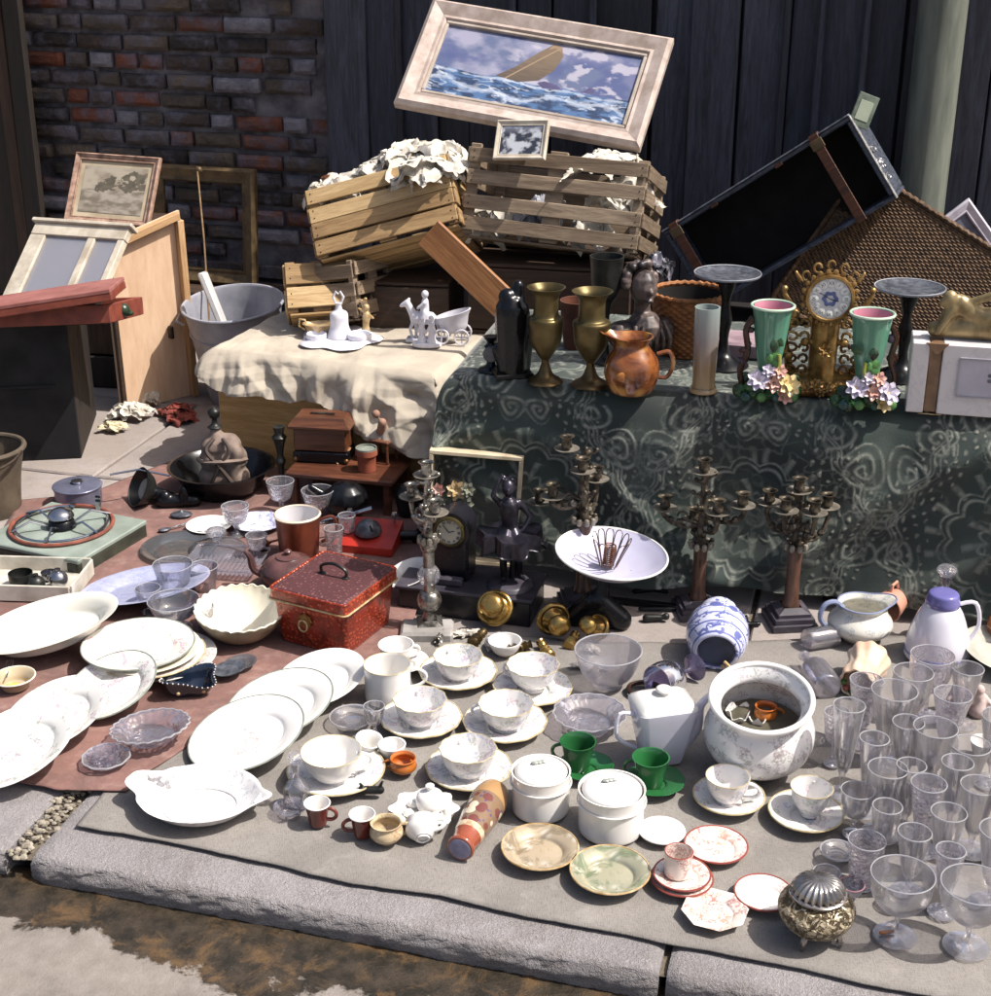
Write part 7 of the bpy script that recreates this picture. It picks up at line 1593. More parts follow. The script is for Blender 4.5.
# statuette
def figure_pts(H): return lambda *p: tuple(v*H for v in p)
bq = mk_ @ Vector((Lk*.80, .06, hk+.009)); Hs_ = GY(497, 474, bq.y).z - bq.z; fp = figure_pts(Hs_)
m_stat = mk('dark_pewter_bronze', C('#3c3944'), C('#121117'), rough=.28, metal=.55, scale=26, bump=.3)
t = thing('dancer_statuette', 'dark bronze statuette of a child in a flared short skirt, one arm bent', 'statuette', bq, R(8))
pr = [('l', fp(-.05, 0, .06), fp(-.06, -.02, .26), .026*Hs_, .036*Hs_), ('l', fp(-.06, -.02, .26), fp(-.04, 0, .44), .036*Hs_, .058*Hs_), ('l', fp(-.05, 0, .055), fp(-.075, -.07, .05), .024*Hs_, .018*Hs_),
      ('l', fp(.09, .04, .07), fp(.075, .02, .27), .024*Hs_, .034*Hs_), ('l', fp(.075, .02, .27), fp(.03, 0, .44), .034*Hs_, .058*Hs_), ('l', fp(.09, .04, .065), fp(.13, -.02, .05), .022*Hs_, .017*Hs_),
      ('l', fp(0, 0, .45), fp(0, 0, .58), .085*Hs_, .066*Hs_), ('l', fp(0, 0, .58), fp(-.01, 0, .72), .07*Hs_, .085*Hs_), ('l', fp(-.07, 0, .745), fp(.07, 0, .745), .035*Hs_, .035*Hs_), ('l', fp(-.01, 0, .76), fp(-.015, 0, .83), .03*Hs_, .03*Hs_),
      ('s', fp(-.02, -.01, .89), (.062*Hs_, .066*Hs_, .075*Hs_)), ('s', fp(-.03, -.078, .885), .012*Hs_), ('s', fp(-.025, -.07, .855), (.02*Hs_, .012*Hs_, .008*Hs_)), ('s', fp(.042, -.01, .885), .016*Hs_),
      ('l', fp(.08, 0, .74), fp(.17, -.0, .62), .03*Hs_, .024*Hs_), ('l', fp(.17, 0, .62), fp(.10, -.06, .53), .024*Hs_, .018*Hs_),
      ('l', fp(-.08, 0, .74), fp(-.15, -.05, .84), .03*Hs_, .024*Hs_), ('l', fp(-.15, -.05, .84), fp(-.10, -.04, .97), .022*Hs_, .018*Hs_)]
for k_ in range(4): pr.append(('l', fp(.10, -.06, .53), fp(.075-.012*k_, -.075, .49+.01*k_), .009*Hs_, .007*Hs_)); pr.append(('l', fp(-.10, -.04, .97), fp(-.07, -.05+.012*k_, 1.0+.006*k_), .009*Hs_, .007*Hs_))
organic('body', pr, m_stat, t, .0026, 3)
M().lathe(shell([(0, Hs_*.5)]+cr([(.07*Hs_, Hs_*.54), (.13*Hs_, Hs_*.48), (.21*Hs_, Hs_*.41), (.26*Hs_, Hs_*.36)], 4)[::1], .002, Hs_*.5), 60, mod=lambda r, z, a: (r*(1+.10*math.sin(a*9+.6)*(r/(.2*Hs_))), z+.006*math.sin(a*5)*(r/(.2*Hs_)))).build('skirt', m_stat, t)
hp = [('s', (-.02*Hs_+.055*Hs_*math.cos(i*2.4)*(.5+.5*math.cos(i)), .01*Hs_+.05*Hs_*math.sin(i*2.4), Hs_*(.93+.03*math.sin(i*1.7))), .022*Hs_) for i in range(14)]
organic('hair', hp, m_stat, t, .0026, 1)
M().lathe(cr([(0, 0), (.18*Hs_, 0), (.185*Hs_, .02*Hs_), (.15*Hs_, .045*Hs_), (0, .05*Hs_)], 3), 40).build('round_base', m_bedge, t)
organic('tree_stump', [('l', (.03*Hs_, .05*Hs_, .04*Hs_), (.04*Hs_, .04*Hs_, .36*Hs_), .035*Hs_, .028*Hs_)], m_stat, t, .003, 2)
M().tube(cr([fp(.12, .0, .40), fp(.2, -.02, .36), fp(.26, -.03, .38), fp(.30, -.02, .34)], 4), [.006]*13, 6).build('sash', m_stat, t)

m_silv = mk('tarnished_silver', C('#a7a39c'), C('#4a4743'), rough=.25, metal=.85, scale=50, lo=.4, hi=.62, bump=.4, bscale=90)
m_dbr = mk('dark_bronze', C('#665c4d'), C('#29241e'), rough=.38, metal=.5, scale=60, lo=.38, hi=.6, bump=.5, bscale=110)
m_pan = mk('pale_drip_pan', C('#9b9488'), C('#69635a'), rough=.35, metal=.4, scale=40)
m_bmarb = mk('red_brown_marble', C('#66493b'), C('#3f2c24'), rough=.25, scale=16, stretch=(3, 3, .8))
def candelabrum(label, bx, by, cups, top, colbot, col_top, base_w, name='candelabrum', column=m_bmarb, metal=m_dbr, group='candelabra in front of the brocade', dy=0.0, cs=1.0):
    """cups: (px, py) of each candle cup's rim in the photo; arms sprout from the column's head"""
    q = G(bx, by); q = Vector((q.x, q.y, 0)); Y = q.y; k = KY(bx, by, Y)
    t = thing(name, label, 'candelabrum', q, 0, group=group)
    L = lambda px, py: (GY(px, py, Y)-q)
    bw = base_w*k; zc0 = L(bx, colbot).z; zc1 = L(bx, col_top).z; ztop = L(*cups[0]).z if top else zc1
    st = [(bw/2, 0), (bw/2, zc0*.35), (bw*.44, zc0*.38), (bw*.44, zc0*.6), (bw*.36, zc0*.63), (bw*.36, zc0*.8), (bw*.22, zc0*.95), (bw*.2, zc0)]
    m = M(); m.lathe([(0, 0)]+[(r*1.38, z) for r, z in st], 4, Matrix.Rotation(R(45+6), 4, 'Z')); m.build('stepped_base', m_bedge if column is m_bmarb else metal, t, smooth=False)
    rc = bw*.155
    M().lathe([(rc*1.25, zc0-.004), (rc*1.25, zc0+.006), (rc*1.02, zc0+.012), (rc*.95, (zc0+zc1)/2), (rc, zc1-.01), (rc*1.3, zc1-.006), (rc*1.3, zc1), (0, zc1)], 24).build('column', column, t)
    rg = random.Random(int(bx))
    pr = [('l', (0, 0, zc1), (0, 0, ztop-.03), .011, .007)]
    for i in range(14):
        a = i*2.4; zz_ = zc1+(ztop-zc1)*.85*(i/14); pr.append(('l', (0, 0, zz_), (.022*math.cos(a), .022*math.sin(a), zz_+.008), .006, .004)); pr.append(('s', (.024*math.cos(a), .024*math.sin(a), zz_+.012), .006))
    organic('foliate_stem', pr, metal, t, .0028, 1)
    for i in range(9):
        a = 2*PI*i/9; M().ball((rc*1.5*math.cos(a), rc*1.5*math.sin(a), zc1+.002), (.007, .007, .010), 8).build('leaf_tip', m_pan, t)
    for i, (px, py) in enumerate(cups):
        p = L(px, py); d_ = (dy + (0 if i == 0 and top else (.035 if i % 2 else -.035)))
        p = Vector((p.x*(Y+d_)/Y, d_, (GY(px, py, Y+d_)-q).z))
        cr_ = .0155*cs; ch = .030*cs
        M().lathe(shell([(0, 0)]+cr([(cr_*.35, 0), (cr_*.8, ch*.2), (cr_*.7, ch*.5), (cr_*.75, ch*.9), (cr_*1.1, ch)], 3), .002), 20, Matrix.Translation(p-Vector((0, 0, ch)))).build('candle_cup', metal, t)
        M().lathe(cr([(0, -.004), (cr_*.9, -.003), (cr_*1.7, .003), (cr_*1.75, .004), (cr_*.8, .0), (0, .001)], 2), 24, Matrix.Translation(p-Vector((0, 0, ch+.002)))).build('drip_pan', m_pan, t)
        if not (i == 0 and top):
            e = p-Vector((0, 0, ch+.006)); zs = zc1+(ztop-zc1)*(.15+.12*(i % 3)); o = Vector((e.x, e.y, 0)); 
            M().tube(cr([(0, 0, zs), (o.x*.35, o.y*.35, zs-.016), (o.x*.8, o.y*.8, zs-.012), (o.x*1.05, o.y*1.05, (zs+e.z)/2), tuple(e)], 5), .0052, 8).build('arm', metal, t)
            c = Vector((o.x*.5, o.y*.5, zs+.006)); M().tube([c+Vector((o.x/(o.length+1e-6)*.014*math.cos(j*.7), o.y/(o.length+1e-6)*.014*math.cos(j*.7), .014*math.sin(j*.7)))*(1-j*.07) for j in range(9)], .0028, 6).build('scroll', metal, t)
            for s_ in (.35, .6, .85): M().ball((o.x*s_, o.y*s_, zs-.012+.008*s_), (.009, .008, .008), 8).build('leaf', m_pan if s_ < .5 else metal, t)
    return t
candelabrum('bronze candelabrum with five cups behind the white scale pan', 582, 606, [(567, 436), (541, 490), (582, 458), (598, 467), (552, 484)], True, 590, 520, 46, dy=.0)
candelabrum('bronze candelabrum on red-brown column, directly behind the blue and white jar', 697, 612, [(705, 459), (668, 496), (741, 493), (697, 508), (716, 500)], True, 597, 545, 44)
candelabrum('bronze candelabrum on red-brown column and stepped square base, right one by the milk jug', 789, 623, [(800, 478), (774, 490), (783, 498), (832, 494), (812, 500)], True, 604, 546, 46)
candelabrum('tarnished silver candelabrum with a glass knop left of the slate clock', 430, 634, [(426, 462), (411, 484), (436, 500)], True, 618, 540, 36, name='silver_candelabrum', column=m_silv, metal=m_silv, group=None)
q = Vector((G(430, 634).x, G(430, 634).y, 0)); 
tt = [o for o in bpy.data.objects if o.name == 'silver_candelabrum'][0]
for nm, py, r, mt in (('glass_knop', 575, .024, m_cut), ('engraved_knop', 600, .026, m_silv), ('collar_knop', 545, .018, m_silv)):
    z = GY(430, py, q.y).z; M().lathe(cr([(0, -r), (r*.7, -r*.8), (r, 0), (r*.75, r*.75), (0, r)], 4), 24, Matrix.Translation((0, 0, z)), mod=lambda rr, z_, a: (rr*(1+.04*math.cos(a*8)), z_)).build(nm, mt, tt)
o = M().box((0, 0, .016), (.115, .075, .03), bev=.006).build('marble_plinth', mk('grey_white_stone', C('#a39f9c'), C('#77736f'), rough=.5, scale=12)); o.location = (q.x-.005, q.y-.02, .0)
tag(o, 'grey-white stone block at the foot of the silver candelabrum', 'stone block')
tt.location.z = .0
# cream boat-shaped dish behind the tin
plate_at('white_pan', 'white-lined navy enamel pan half hidden between the red tin and the silver candelabrum', 409, 572, 50, m_plain, hgt=.05, z=MZ, well=.6, tilt=(8, -18), cat='pan', thick=.004)
# scale: black stand + enamel pan with wires
q = G(598, 628); q.z = 0; Y = q.y; pz = GY(610, 553, Y).z; px_ = GY(610, 553, Y).x-q.x
t = thing('pan_scale', 'black iron scale stand carrying a large white enamel pan, in front of the brocade cloth', 'scale', q)
H = pz-.04
mm = M(); 
organic('stand', [('l', (-.055, .02, .012), (.055, .0, .012), .018, .018), ('l', (-.05, .02, .02), (-.01, 0, .07), .026, .024), ('l', (.05, 0, .02), (.0, 0, .07), .026, .024), ('l', (0, 0, .06), (px_*.6, 0, H-.02), .024, .010), ('l', (px_-.06, 0, H-.006), (px_+.05, 0, H-.006), .006, .006)], m_blk, t, .004, 2)
t2 = thing('enamel_pan', 'wide white enamel pan with lavender shaded inside, resting on the black scale stand', 'pan', q+Vector((px_, 0, H)), rot=(R(3), R(5), 0))
r = 56*KY(610, 553, Y); m_pan2 = glaze('white_pan_enamel', C('#b9b7cb'), tint=C('#aaa8be'), rough=.15)
M().lathe(shell([(0, 0)]+cr([(r*.35, .0), (r*.7, .014), (r*.93, .034), (r, .042)], 4), .0025), 56).build('pan', m_pan2, t2)
M().tube([(r*math.cos(i*PI/36), r*math.sin(i*PI/36), .042) for i in range(72)], .0026, 8, True).build('rolled_rim', m_plain, t2)
w = thing('wire_flower_holder', 'coiled spring surrounded by a ring of bent wires, standing inside the white enamel pan', 'wire holder', q+Vector((px_-.004, .0, H+.006)), rot=(R(3), R(5), 0))
m_wire = mk('brown_wire', C('#7d6a60'), C('#4f423c'), rough=.35, metal=.7, scale=80)
M().tube([(.012*math.cos(i*.55), .012*math.sin(i*.55), .004+.00042*i) for i in range(120)], .0017, 6).build('coil_spring', mk('rust_wire', C('#8a5b45'), C('#5e3b2c'), rough=.4, metal=.5), w)
for i in range(12):
    a = 2*PI*i/12; c_, s_ = math.cos(a), math.sin(a); u_ = Vector((c_, s_, 0)); v_ = Vector((-s_, c_, 0))
    P = [u_*.018+v_*-.004, u_*.030+v_*-.007+Vector((0, 0, .035)), u_*.040+v_*-.008+Vector((0, 0, .062)), u_*.043+Vector((0, 0, .070)), u_*.040+v_*.008+Vector((0, 0, .062)), u_*.030+v_*.007+Vector((0, 0, .035)), u_*.018+v_*.004]
    M().tube(cr([tuple(p+Vector((0, 0, .004))) for p in P], 3), .0012, 5).build('bent_wire', m_wire, w)
# small brown bits on the ground near it, and flat iron bar
o = M().box((0, 0, .008), (.24, .018, .012), bev=.003).build('iron_bar', m_blk); o.location = G(640, 606); o.rotation_euler = (0, 0, R(-14)); tag(o, 'long narrow black iron bar on the pavement in front of the brocade cloth', 'bar')
o = organic('bronze_scrap', [('l', (-.03, 0, .008), (.02, .005, .012), .007, .008), ('l', (.02, .005, .012), (.045, -.008, .01), .009, .005)], m_dkiron, None, .003, 2); o.location = G(640, 600)+Vector((.02, .03, 0)); tag(o, 'small twisted dark metal fitting beside the iron bar', 'fitting')
for px, by, h, lb in ((833, 600, .05, 'small round-topped brass weight on the pavement under the hem of the brocade'),):
    lathe_thing('brass_weight', lb, 'weight', G(px, by), (('stem', cr([(0, 0), (.022, 0), (.022, .006), (.008, .012), (.008, .03)], 3), m_dbr), ('ball', cr([(.008, .03), (.02, .038), (.02, .05), (0, .056)], 3), m_brass)))

# brass fittings row
m_bright = mk('polished_brass', C('#b8995a'), C('#86683a'), rough=.2, metal=.85, scale=18, bump=.05)
def knob(px, py, w, label, az, el=10, glassk=None):
    z = MZ; r = w/2*K(px, py, .03); q = Vector((*G(px, py, r*.9).xy, 0)); q.z = r*1.02+.008
    d = Vector((math.sin(R(az))*math.cos(R(el)), -math.cos(R(az))*math.cos(R(el)), math.sin(R(el))))
    mt = d.to_track_quat('Z', 'Y').to_matrix().to_4x4(); mt.translation = q
    t = thing('brass_door_knob', label, 'door knob', mat=mt, group='brass door knobs lying in a row')
    M().lathe(cr([(0, -.004), (r*.5, -.004), (r*.98, -.001), (r, .003), (r*.86, .006), (r*.7, .003), (r*.5, .010), (r*.3, .014)], 3), 40).build('rose_plate', m_bright, t)
    M().lathe(cr([(r*.3, .012), (r*.28, .024), (r*.6, .032), (r*.66, .044), (r*.4, .054), (0, .056)], 3), 32).build('knob', glassk or m_bright, t)
    return t
knob(495, 613, 36, 'brass door knob with a wide ringed plate, behind the white sauce boat', -12, 35)
knob(553, 624, 34, 'brightest brass door knob, its round plate facing the viewer', 18, 5)
knob(597, 632, 27, 'small tilted brass door knob nearest the clear glass bowl', -40, 30)
for px, py, az, L, lb in ((478, 640, 60, .05, 'dull brass curtain fitting left of the white sauce boat'), (520, 650, 20, .05, 'brown ribbed brass fitting between the two teacups'), (545, 652, 110, .055, 'yellow ribbed brass fitting behind the right teacup'), (572, 643, 70, .05, 'bent brass fitting in front of the brightest door knob')):
    q = G(px, py, .014); d = Vector((math.cos(R(az)), math.sin(R(az)), .15))*L/2; mm = M(); n_ = 14
    o = mm.tube([-d+d*2*i/n_ for i in range(n_+1)], [.010*(1+.28*math.sin(i*1.9))*(1.2-.03*i) for i in range(n_+1)], 14).build('brass_fitting', m_bright if px > 540 else m_brass); o.location = q+Vector((0, 0, .006)); tag(o, lb, 'fitting', 'loose brass fittings')
m_shellw = mk('pearly_white', C('#cfc9bf'), C('#a39a8c'), rough=.25, scale=60, bump=.3)
for px, py, r, fl, lb in ((462, 636, .016, (2.2, .8, .7), 'crumpled silvery foil lying left of the white sauce boat'), (492, 648, .016, (1.3, .9, .8), 'white china sauce boat scrap behind the first teacup'), (590, 652, .016, (1.4, .7, .6), 'pearly white shell in front of the small brass knob'), (441, 640, .018, (1.6, .8, .8), 'crumpled silver paper beside the stone block'), (578, 668, .012, (1.5, .8, .5), 'small pearly shell scrap left of the clear glass bowl')):
    crumple('shell_scrap', G(px, py, .012)+Vector((0, 0, .008)), r*1.25, px, m_shellw if px != 441 else m_silv, lb, None, fl, 'scrap')
t = cup_at('sauce_boat', 'white curled sauce boat behind the first flowered teacup', 505, 640, 34, .032, MZ, m_plain, 150, shape='bowl')

# ---------------------------------------------------------------- teacups and saucers, row by row
def cup_saucer(sx, sy, sw, cx, cy, cw, ch, mat, ang, where, smat=None, rim=m_goldline, lobes=0, name='teacup', kind='flowered white', group='white flowered teacups on saucers', shape='tea', cam=None, sh=.018):
    plate_at('saucer', f'{kind} saucer {where}', sx, sy, sw, smat or mat, hgt=sh, well=.42, group=group.replace('teacups on saucers', 'saucers under teacups'), lobes=lobes, amp=.012, rim=rim, cat='saucer')
    return cup_at(name, f'{kind} teacup {where}', cx, cy, cw, ch, MZ+.006, mat, ang, group=group, shape=shape, rim=rim, lobes=lobes)
cup_saucer(458, 670, 78, 458, 655, 50, .055, m_tea, 120, 'behind the others, left of the brass fittings', lobes=12)
cup_saucer(533, 685, 80, 533, 664, 53, .056, m_tea, 150, 'right of the brass fittings, beside the clear glass bowl', lobes=12)
cup_saucer(421, 716, 82, 420, 699, 54, .058, m_tea, 100, 'in front of the straight white mug', lobes=12)
cup_saucer(505, 720, 84, 506, 703, 56, .056, m_tea, 165, 'in the middle of the group, above the green cups', lobes=12)
cup_saucer(469, 766, 86, 468, 748, 58, .060, m_tea, 110, 'just behind the lying patterned vase', lobes=12)
cup_saucer(336, 768, 98, 331, 751, 62, .062, m_plain, 15, 'largest, left of the tiny orange cup', kind='big white', smat=m_tea, lobes=0)
cup_at('straight_mug', 'straight-sided white mug with thin gold rim, behind the third teacup', 387, 664, 48, .075, MZ, m_plain, 10, shape='mug', rim=m_goldline, cat='mug')
plate_at('saucer', 'small white saucer behind the straight white mug', 404, 660, 50, m_tea, hgt=.016, well=.45, cat='saucer')
cup_at('teacup', 'plain white teacup behind the straight mug, next to the red tin', 396, 644, 36, .045, MZ+.005, m_plain, 20)
cup_saucer(729, 794, 72, 728, 776, 45, .055, m_tea, -10, 'in front of the big round chamber pot, left of two', kind='sprigged', group='sprigged teacups on saucers')
cup_saucer(806, 810, 75, 812, 787, 43, .055, m_tea, 70, 'nearest the tall stemmed glasses, right of two', kind='sprigged', group='sprigged teacups on saucers')
m_green = glaze('deep_green_glaze', C('#2c6b3b'), tint=C('#1e4a2a'))
for sx, sy, sw, cx, cy, cw, wh in ((586, 765, 56, 578, 741, 37, 'left one, behind the two lidded white jars'), (655, 779, 60, 651, 757, 38, 'right one, in front of the square white teapot')):
    plate_at('green_saucer', 'deep green saucer of the pair, ' + wh, sx, sy, sw, m_green, hgt=.014, well=.4, group='green saucers', cat='saucer', lobes=10, amp=.01)
    cup_at('green_cup', 'deep green glazed cup of the pair, ' + wh, cx, cy, cw, .058, MZ+.005, m_green, 165, group='green cups', shape='cone', hs=.8)
# little cups at the front
m_inwhite = glaze('white_lining', C('#dedad6')); m_maroon = glaze('maroon_glaze', C('#6d2f27'), tint=C('#51211c')); m_orange = glaze('orange_lustre', C('#b56a2b'), tint=C('#94511c')); m_orin = glaze('orange_lining', C('#b8672f'))
cup_at('mini_cup', 'tiny orange lustre cup with two handles below the middle teacups', 403, 758, 26, .030, MZ, m_orange, 175, shape='round', inner=m_orin, hth=.0024)
M().tube([(.013, 0, .010), (.020, 0, .014), (.020, 0, .022), (.013, 0, .025)], .0022, 6).build('handle', m_orange, [o for o in bpy.data.objects if o.name == 'mini_cup'][0])
cup_at('mini_cup', 'maroon coffee cup with white inside, left one of the two', 317, 803, 27, .042, MZ, m_maroon, -8, shape='cone', inner=m_inwhite, group='maroon coffee cups', hs=.8)
cup_at('mini_cup', 'maroon coffee cup with white inside, right one beside the speckled cup', 362, 814, 27, .042, MZ, m_maroon, 190, shape='cone', inner=m_inwhite, group='maroon coffee cups', hs=.8)
m_speck = glaze('speckled_brown_china', C('#b5a283'), [(C('#7a6a4a'), 100, .3, 0, .2, 1), (C('#d5c3a0'), 70, .3, 0, .2, 4), (C('#8a5a45'), 90, .25, 0, .2, 8)])
cup_at('mini_cup', 'speckled brown and cream cup between the maroon cup and the overturned white cup', 386, 822, 32, .038, MZ, m_speck, 15, shape='round')
cup_at('mini_cup', 'small plain white cup behind the tiny orange cup', 392, 744, 28, .03, MZ, m_plain, None, shape='bowl')
cup_at('mini_cup', 'small white cup with handle between the big white teacup and the third teacup', 366, 737, 28, .034, MZ, m_plain, -30, shape='cone', tilt=(R(8), R(12), 0))
q = G(423, 842, .02); t = cup_at('mini_cup', 'white cup lying on its side with its foot toward the viewer', 423, 836, 32, .036, .022, m_plain, -20, shape='round', tilt=(R(-68), 0, R(8))); t.location = Vector((q.x, q.y, .028))
M().lathe([(.008, -.0016), (.011, -.003), (.012, -.0005)], 24).build('foot_ring', m_plain, t)
# scalloped white sugar dish with lid figure
t = plate_at('shell_dish', 'white shell-moulded dish with a small lidded pot on it, behind the lying vase', 424, 808, 66, m_plain, hgt=.018, lobes=8, amp=.10, cat='dish')
M().lathe(cr([(0, .004), (.018, .004), (.026, .02), (.022, .036), (.012, .042), (.006, .046), (.008, .054), (0, .058)], 4), 28, Matrix.Translation((.010, .016, 0))).build('lidded_pot', m_plain, t)
for a in range(6): M().ball((.028*math.cos(a*1.05+.3), .028*math.sin(a*1.05+.3), .014), (.010, .008, .008), 10).build('relief_shell', m_plain, t)
q = G(372, 803); o = organic('pewter_toy', [('l', (-.018, 0, .012), (.016, 0, .012), .008, .008), ('l', (.012, 0, .012), (.02, 0, .03), .004, .003), ('l', (-.014, 0, .014), (-.02, 0, .026), .004, .003)], m_dkiron, None, .0025, 2); o.location = Vector((q.x, q.y, MZ)); tag(o, 'small dark pewter toy lying behind the two maroon cups', 'toy')
# decanter, stopper bottles
def bottle_thing(name, label, px, by, ty, w, mat, prof, cat='bottle'):
    q = G(px, by); q = Vector((q.x, q.y, MZ)); H = GY(px, ty, q.y).z-MZ; r = w/2*K(px, (by+ty)/2, H/2)
    t = thing(name, label, cat, q); pr = [(a*r, b*H) for a, b in prof]
    M().lathe(shell([(0, 0)]+cr(pr, 4), .002), 32).build('body', mat, t)
    M().lathe(cr([(0, H*.97), (r*.3, H*.98), (r*.28, H*1.0), (r*.5, H*1.06), (r*.4, H*1.14), (0, H*1.17)], 3), 20).build('stopper', m_cut, t)
bottle_thing('glass_scent_bottle', 'little clear scent bottle with stopper left of the big white teacup', 298, 812, 760, 28, m_gl, [(.8, 0), (.95, .1), (.9, .4), (.35, .62), (.28, .8), (.5, .95)])
plate_at('glass_ashtray', 'small round clear glass dish below the scent bottle', 290, 806, 34, m_press, hgt=.012, cat='dish')
plate_at('glass_dish', 'small faint glass dish between the leaning plates and the straight mug', 352, 716, 46, m_gl, hgt=.014, cat='dish', rim=m_glr)
goblet('liqueur_glass', 'tiny clear liqueur glass on its own below the straight white mug', 375, 736, 706, 22, m_gl, 'cup')
# lying patterned vase
m_sats = None
n = NT('japanese_vase_glaze'); x, y, z = n.xyz(); v = n.voro(46, 'F1', rnd_=.8); vc = n.voro(46, 'F1', out='Color', rnd_=.8); s3 = n.n('ShaderNodeSeparateXYZ'); n.t.links.new(vc, s3.inputs[0])
body = n.mix(n.ramp(n.voro(95), [(.2, 1), (.35, 0)]), C('#7d6650'), C('#5b4a6b')); body = n.mix(n.ramp(v, [(.40, 1), (.46, 0)]), body, n.mix(n.math('GREATER_THAN', s3.outputs[0], .5), C('#c9bda8'), C('#6d3f38')))
mid = n.mix(n.ramp(n.noise(70, 4, .7), [(.45, 0), (.6, 1)]), C('#c9b699'), C('#a3886b'))
c = n.mix(n.math('GREATER_THAN', z, .048), n.mix(n.math('GREATER_THAN', z, .036), C('#8d4a35'), mid), body)
c = n.mix(n.math('GREATER_THAN', z, .128), c, C('#a5825a'))
m_vase = n.bsdf(c, .2, 0, v, .2, .001, Coat_Weight=.4)
pa = G(460, 852, .03); pb = G(494, 795, .035); pa.z = .036; pb.z = .040; mt = lay(pa, pb); Lv = (pb-pa).length*1.02
t = thing('patterned_vase', 'brown, purple and gold patterned vase lying with its flat foot toward the viewer', 'vase', mat=mt)
M().lathe(shell([(0, 0)]+cr([(.022, 0), (.024, .004), (.0215, .012), (.023, .03), (.026, .045), (.031, Lv*.55), (.033, Lv*.8), (.029, Lv*.95), (.026, Lv)], 4), .003), 48).build('body', m_vase, t)
M().lathe([(0, -.001), (.018, -.001), (.0195, -.0004)], 30).build('foot_disc', mk('unglazed_foot', C('#8b89a0'), C('#6e6c84'), rough=.6, scale=40), t)
# two lidded jars
for px, py, w, h, lb in ((541, 770, 60, .078, 'left'), (612, 788, 68, .080, 'right, slightly larger')):
    t = cup_at('lidded_jar', f'plain white round jar with recessed lid, the {lb} one of the pair', px, py, w, h, MZ, m_plain, None, shape='mug', cat='jar', group='pair of lidded white jars')
    r = w/2*K(px, py, h+MZ); M().tube([((r+.001)*math.cos(i*PI/24), (r+.001)*math.sin(i*PI/24), h*.72) for i in range(48)], .0015, 6, True).build('moulded_ring', m_plain, t)
    M().lathe(cr([(r*.86, h-.006), (r*.88, h-.001), (r*.7, h+.006), (r*.3, h+.009), (0, h+.0095)], 3), 44).build('lid', m_plain, t)
    for s in (-1, 0, 1): M().ball((s*.007-.004, .006+.002*s, h+.012), (.007, .004, .003), 10).build('leaf_knob', mk('grey_leaf_glaze', C('#9ca09a'), C('#7f847c'), rough=.25), t)
# square white teapot
q = G(660, 765); k = K(660, 745); q = Vector((q.x, q.y, MZ)); H = GY(660, 703, q.y).z-MZ; w = 58*k
t = thing('square_teapot', 'tall square white teapot with knobbed lid, spout to the right', 'teapot', q, R(14))
m_lw = glaze('lavender_white_china', C('#d3d1df'), tint=C('#c6c4d4'))
def sq(e, z, rad=.012, s=1.0): 
    return ([((x-e/2), (y-e/2)) for x, y in rrect(e, e*.8, rad, 4)], z)
def sqc(e, z): pts = rrect(e, e*.8, e*.12, 4); return ([(x-e/2, y-e*.4) for x, y in pts], z)
ringstack(M(), [sqc(w*.60, 0), sqc(w*.64, H*.05), sqc(w*.82, H*.45), sqc(w*.96, H*.85), sqc(w*1.0, H*.93), sqc(w*1.02, H)]).build('body', m_lw, t, ang=50)
ringstack(M(), [sqc(w*1.0, H), sqc(w*.98, H*1.04), sqc(w*.7, H*1.12), sqc(w*.35, H*1.16)]).build('lid', m_plain, t, ang=50)
M().lathe(cr([(.008, H*1.15), (.007, H*1.19), (.015, H*1.23), (.012, H*1.28), (0, H*1.30)], 3), 20).build('knob', m_plain, t)
M().tube(cr([(w*.42, 0, H*.25), (w*.62, 0, H*.5), (w*.66, 0, H*.85), (w*.82, 0, H*1.02)], 4), [.014-.0007*i for i in range(13)], 12).build('spout', m_lw, t)
M().tube(cr([(-w*.46, 0, H*.85), (-w*.75, 0, H*.9), (-w*.78, 0, H*.5), (-w*.44, 0, H*.25)], 4), .004).build('handle', m_lw, t)
# clear bowls in the middle
q = G(607, 690); H = .078; r = 34*K(607, 662, .09)
m_etch = glassy('etched_glass', tint=(.93, .925, .95), body=.22, haze=(.75, .73, .8))
t = thing('glass_fruit_bowl', 'deep etched clear glass bowl beside the brass fittings', 'bowl', Vector((q.x, q.y, MZ)))
M().lathe(shell([(0, 0)]+cr([(r*.45, 0), (r*.5, .006), (r*.78, H*.35), (r*.95, H*.75), (r, H)], 4), .0025), 48).build('bowl', m_etch, t); M().tube([(r*math.cos(i*PI/24), r*math.sin(i*PI/24), H) for i in range(48)], .0016, 6, True).build('rim', m_glr, t)
t = plate_at('glass_dish', 'oval clear glass dish in front of the deep etched bowl', 590, 712, 74, m_press, hgt=.03, cat='dish', rim=m_glr, lobes=16, amp=.02)
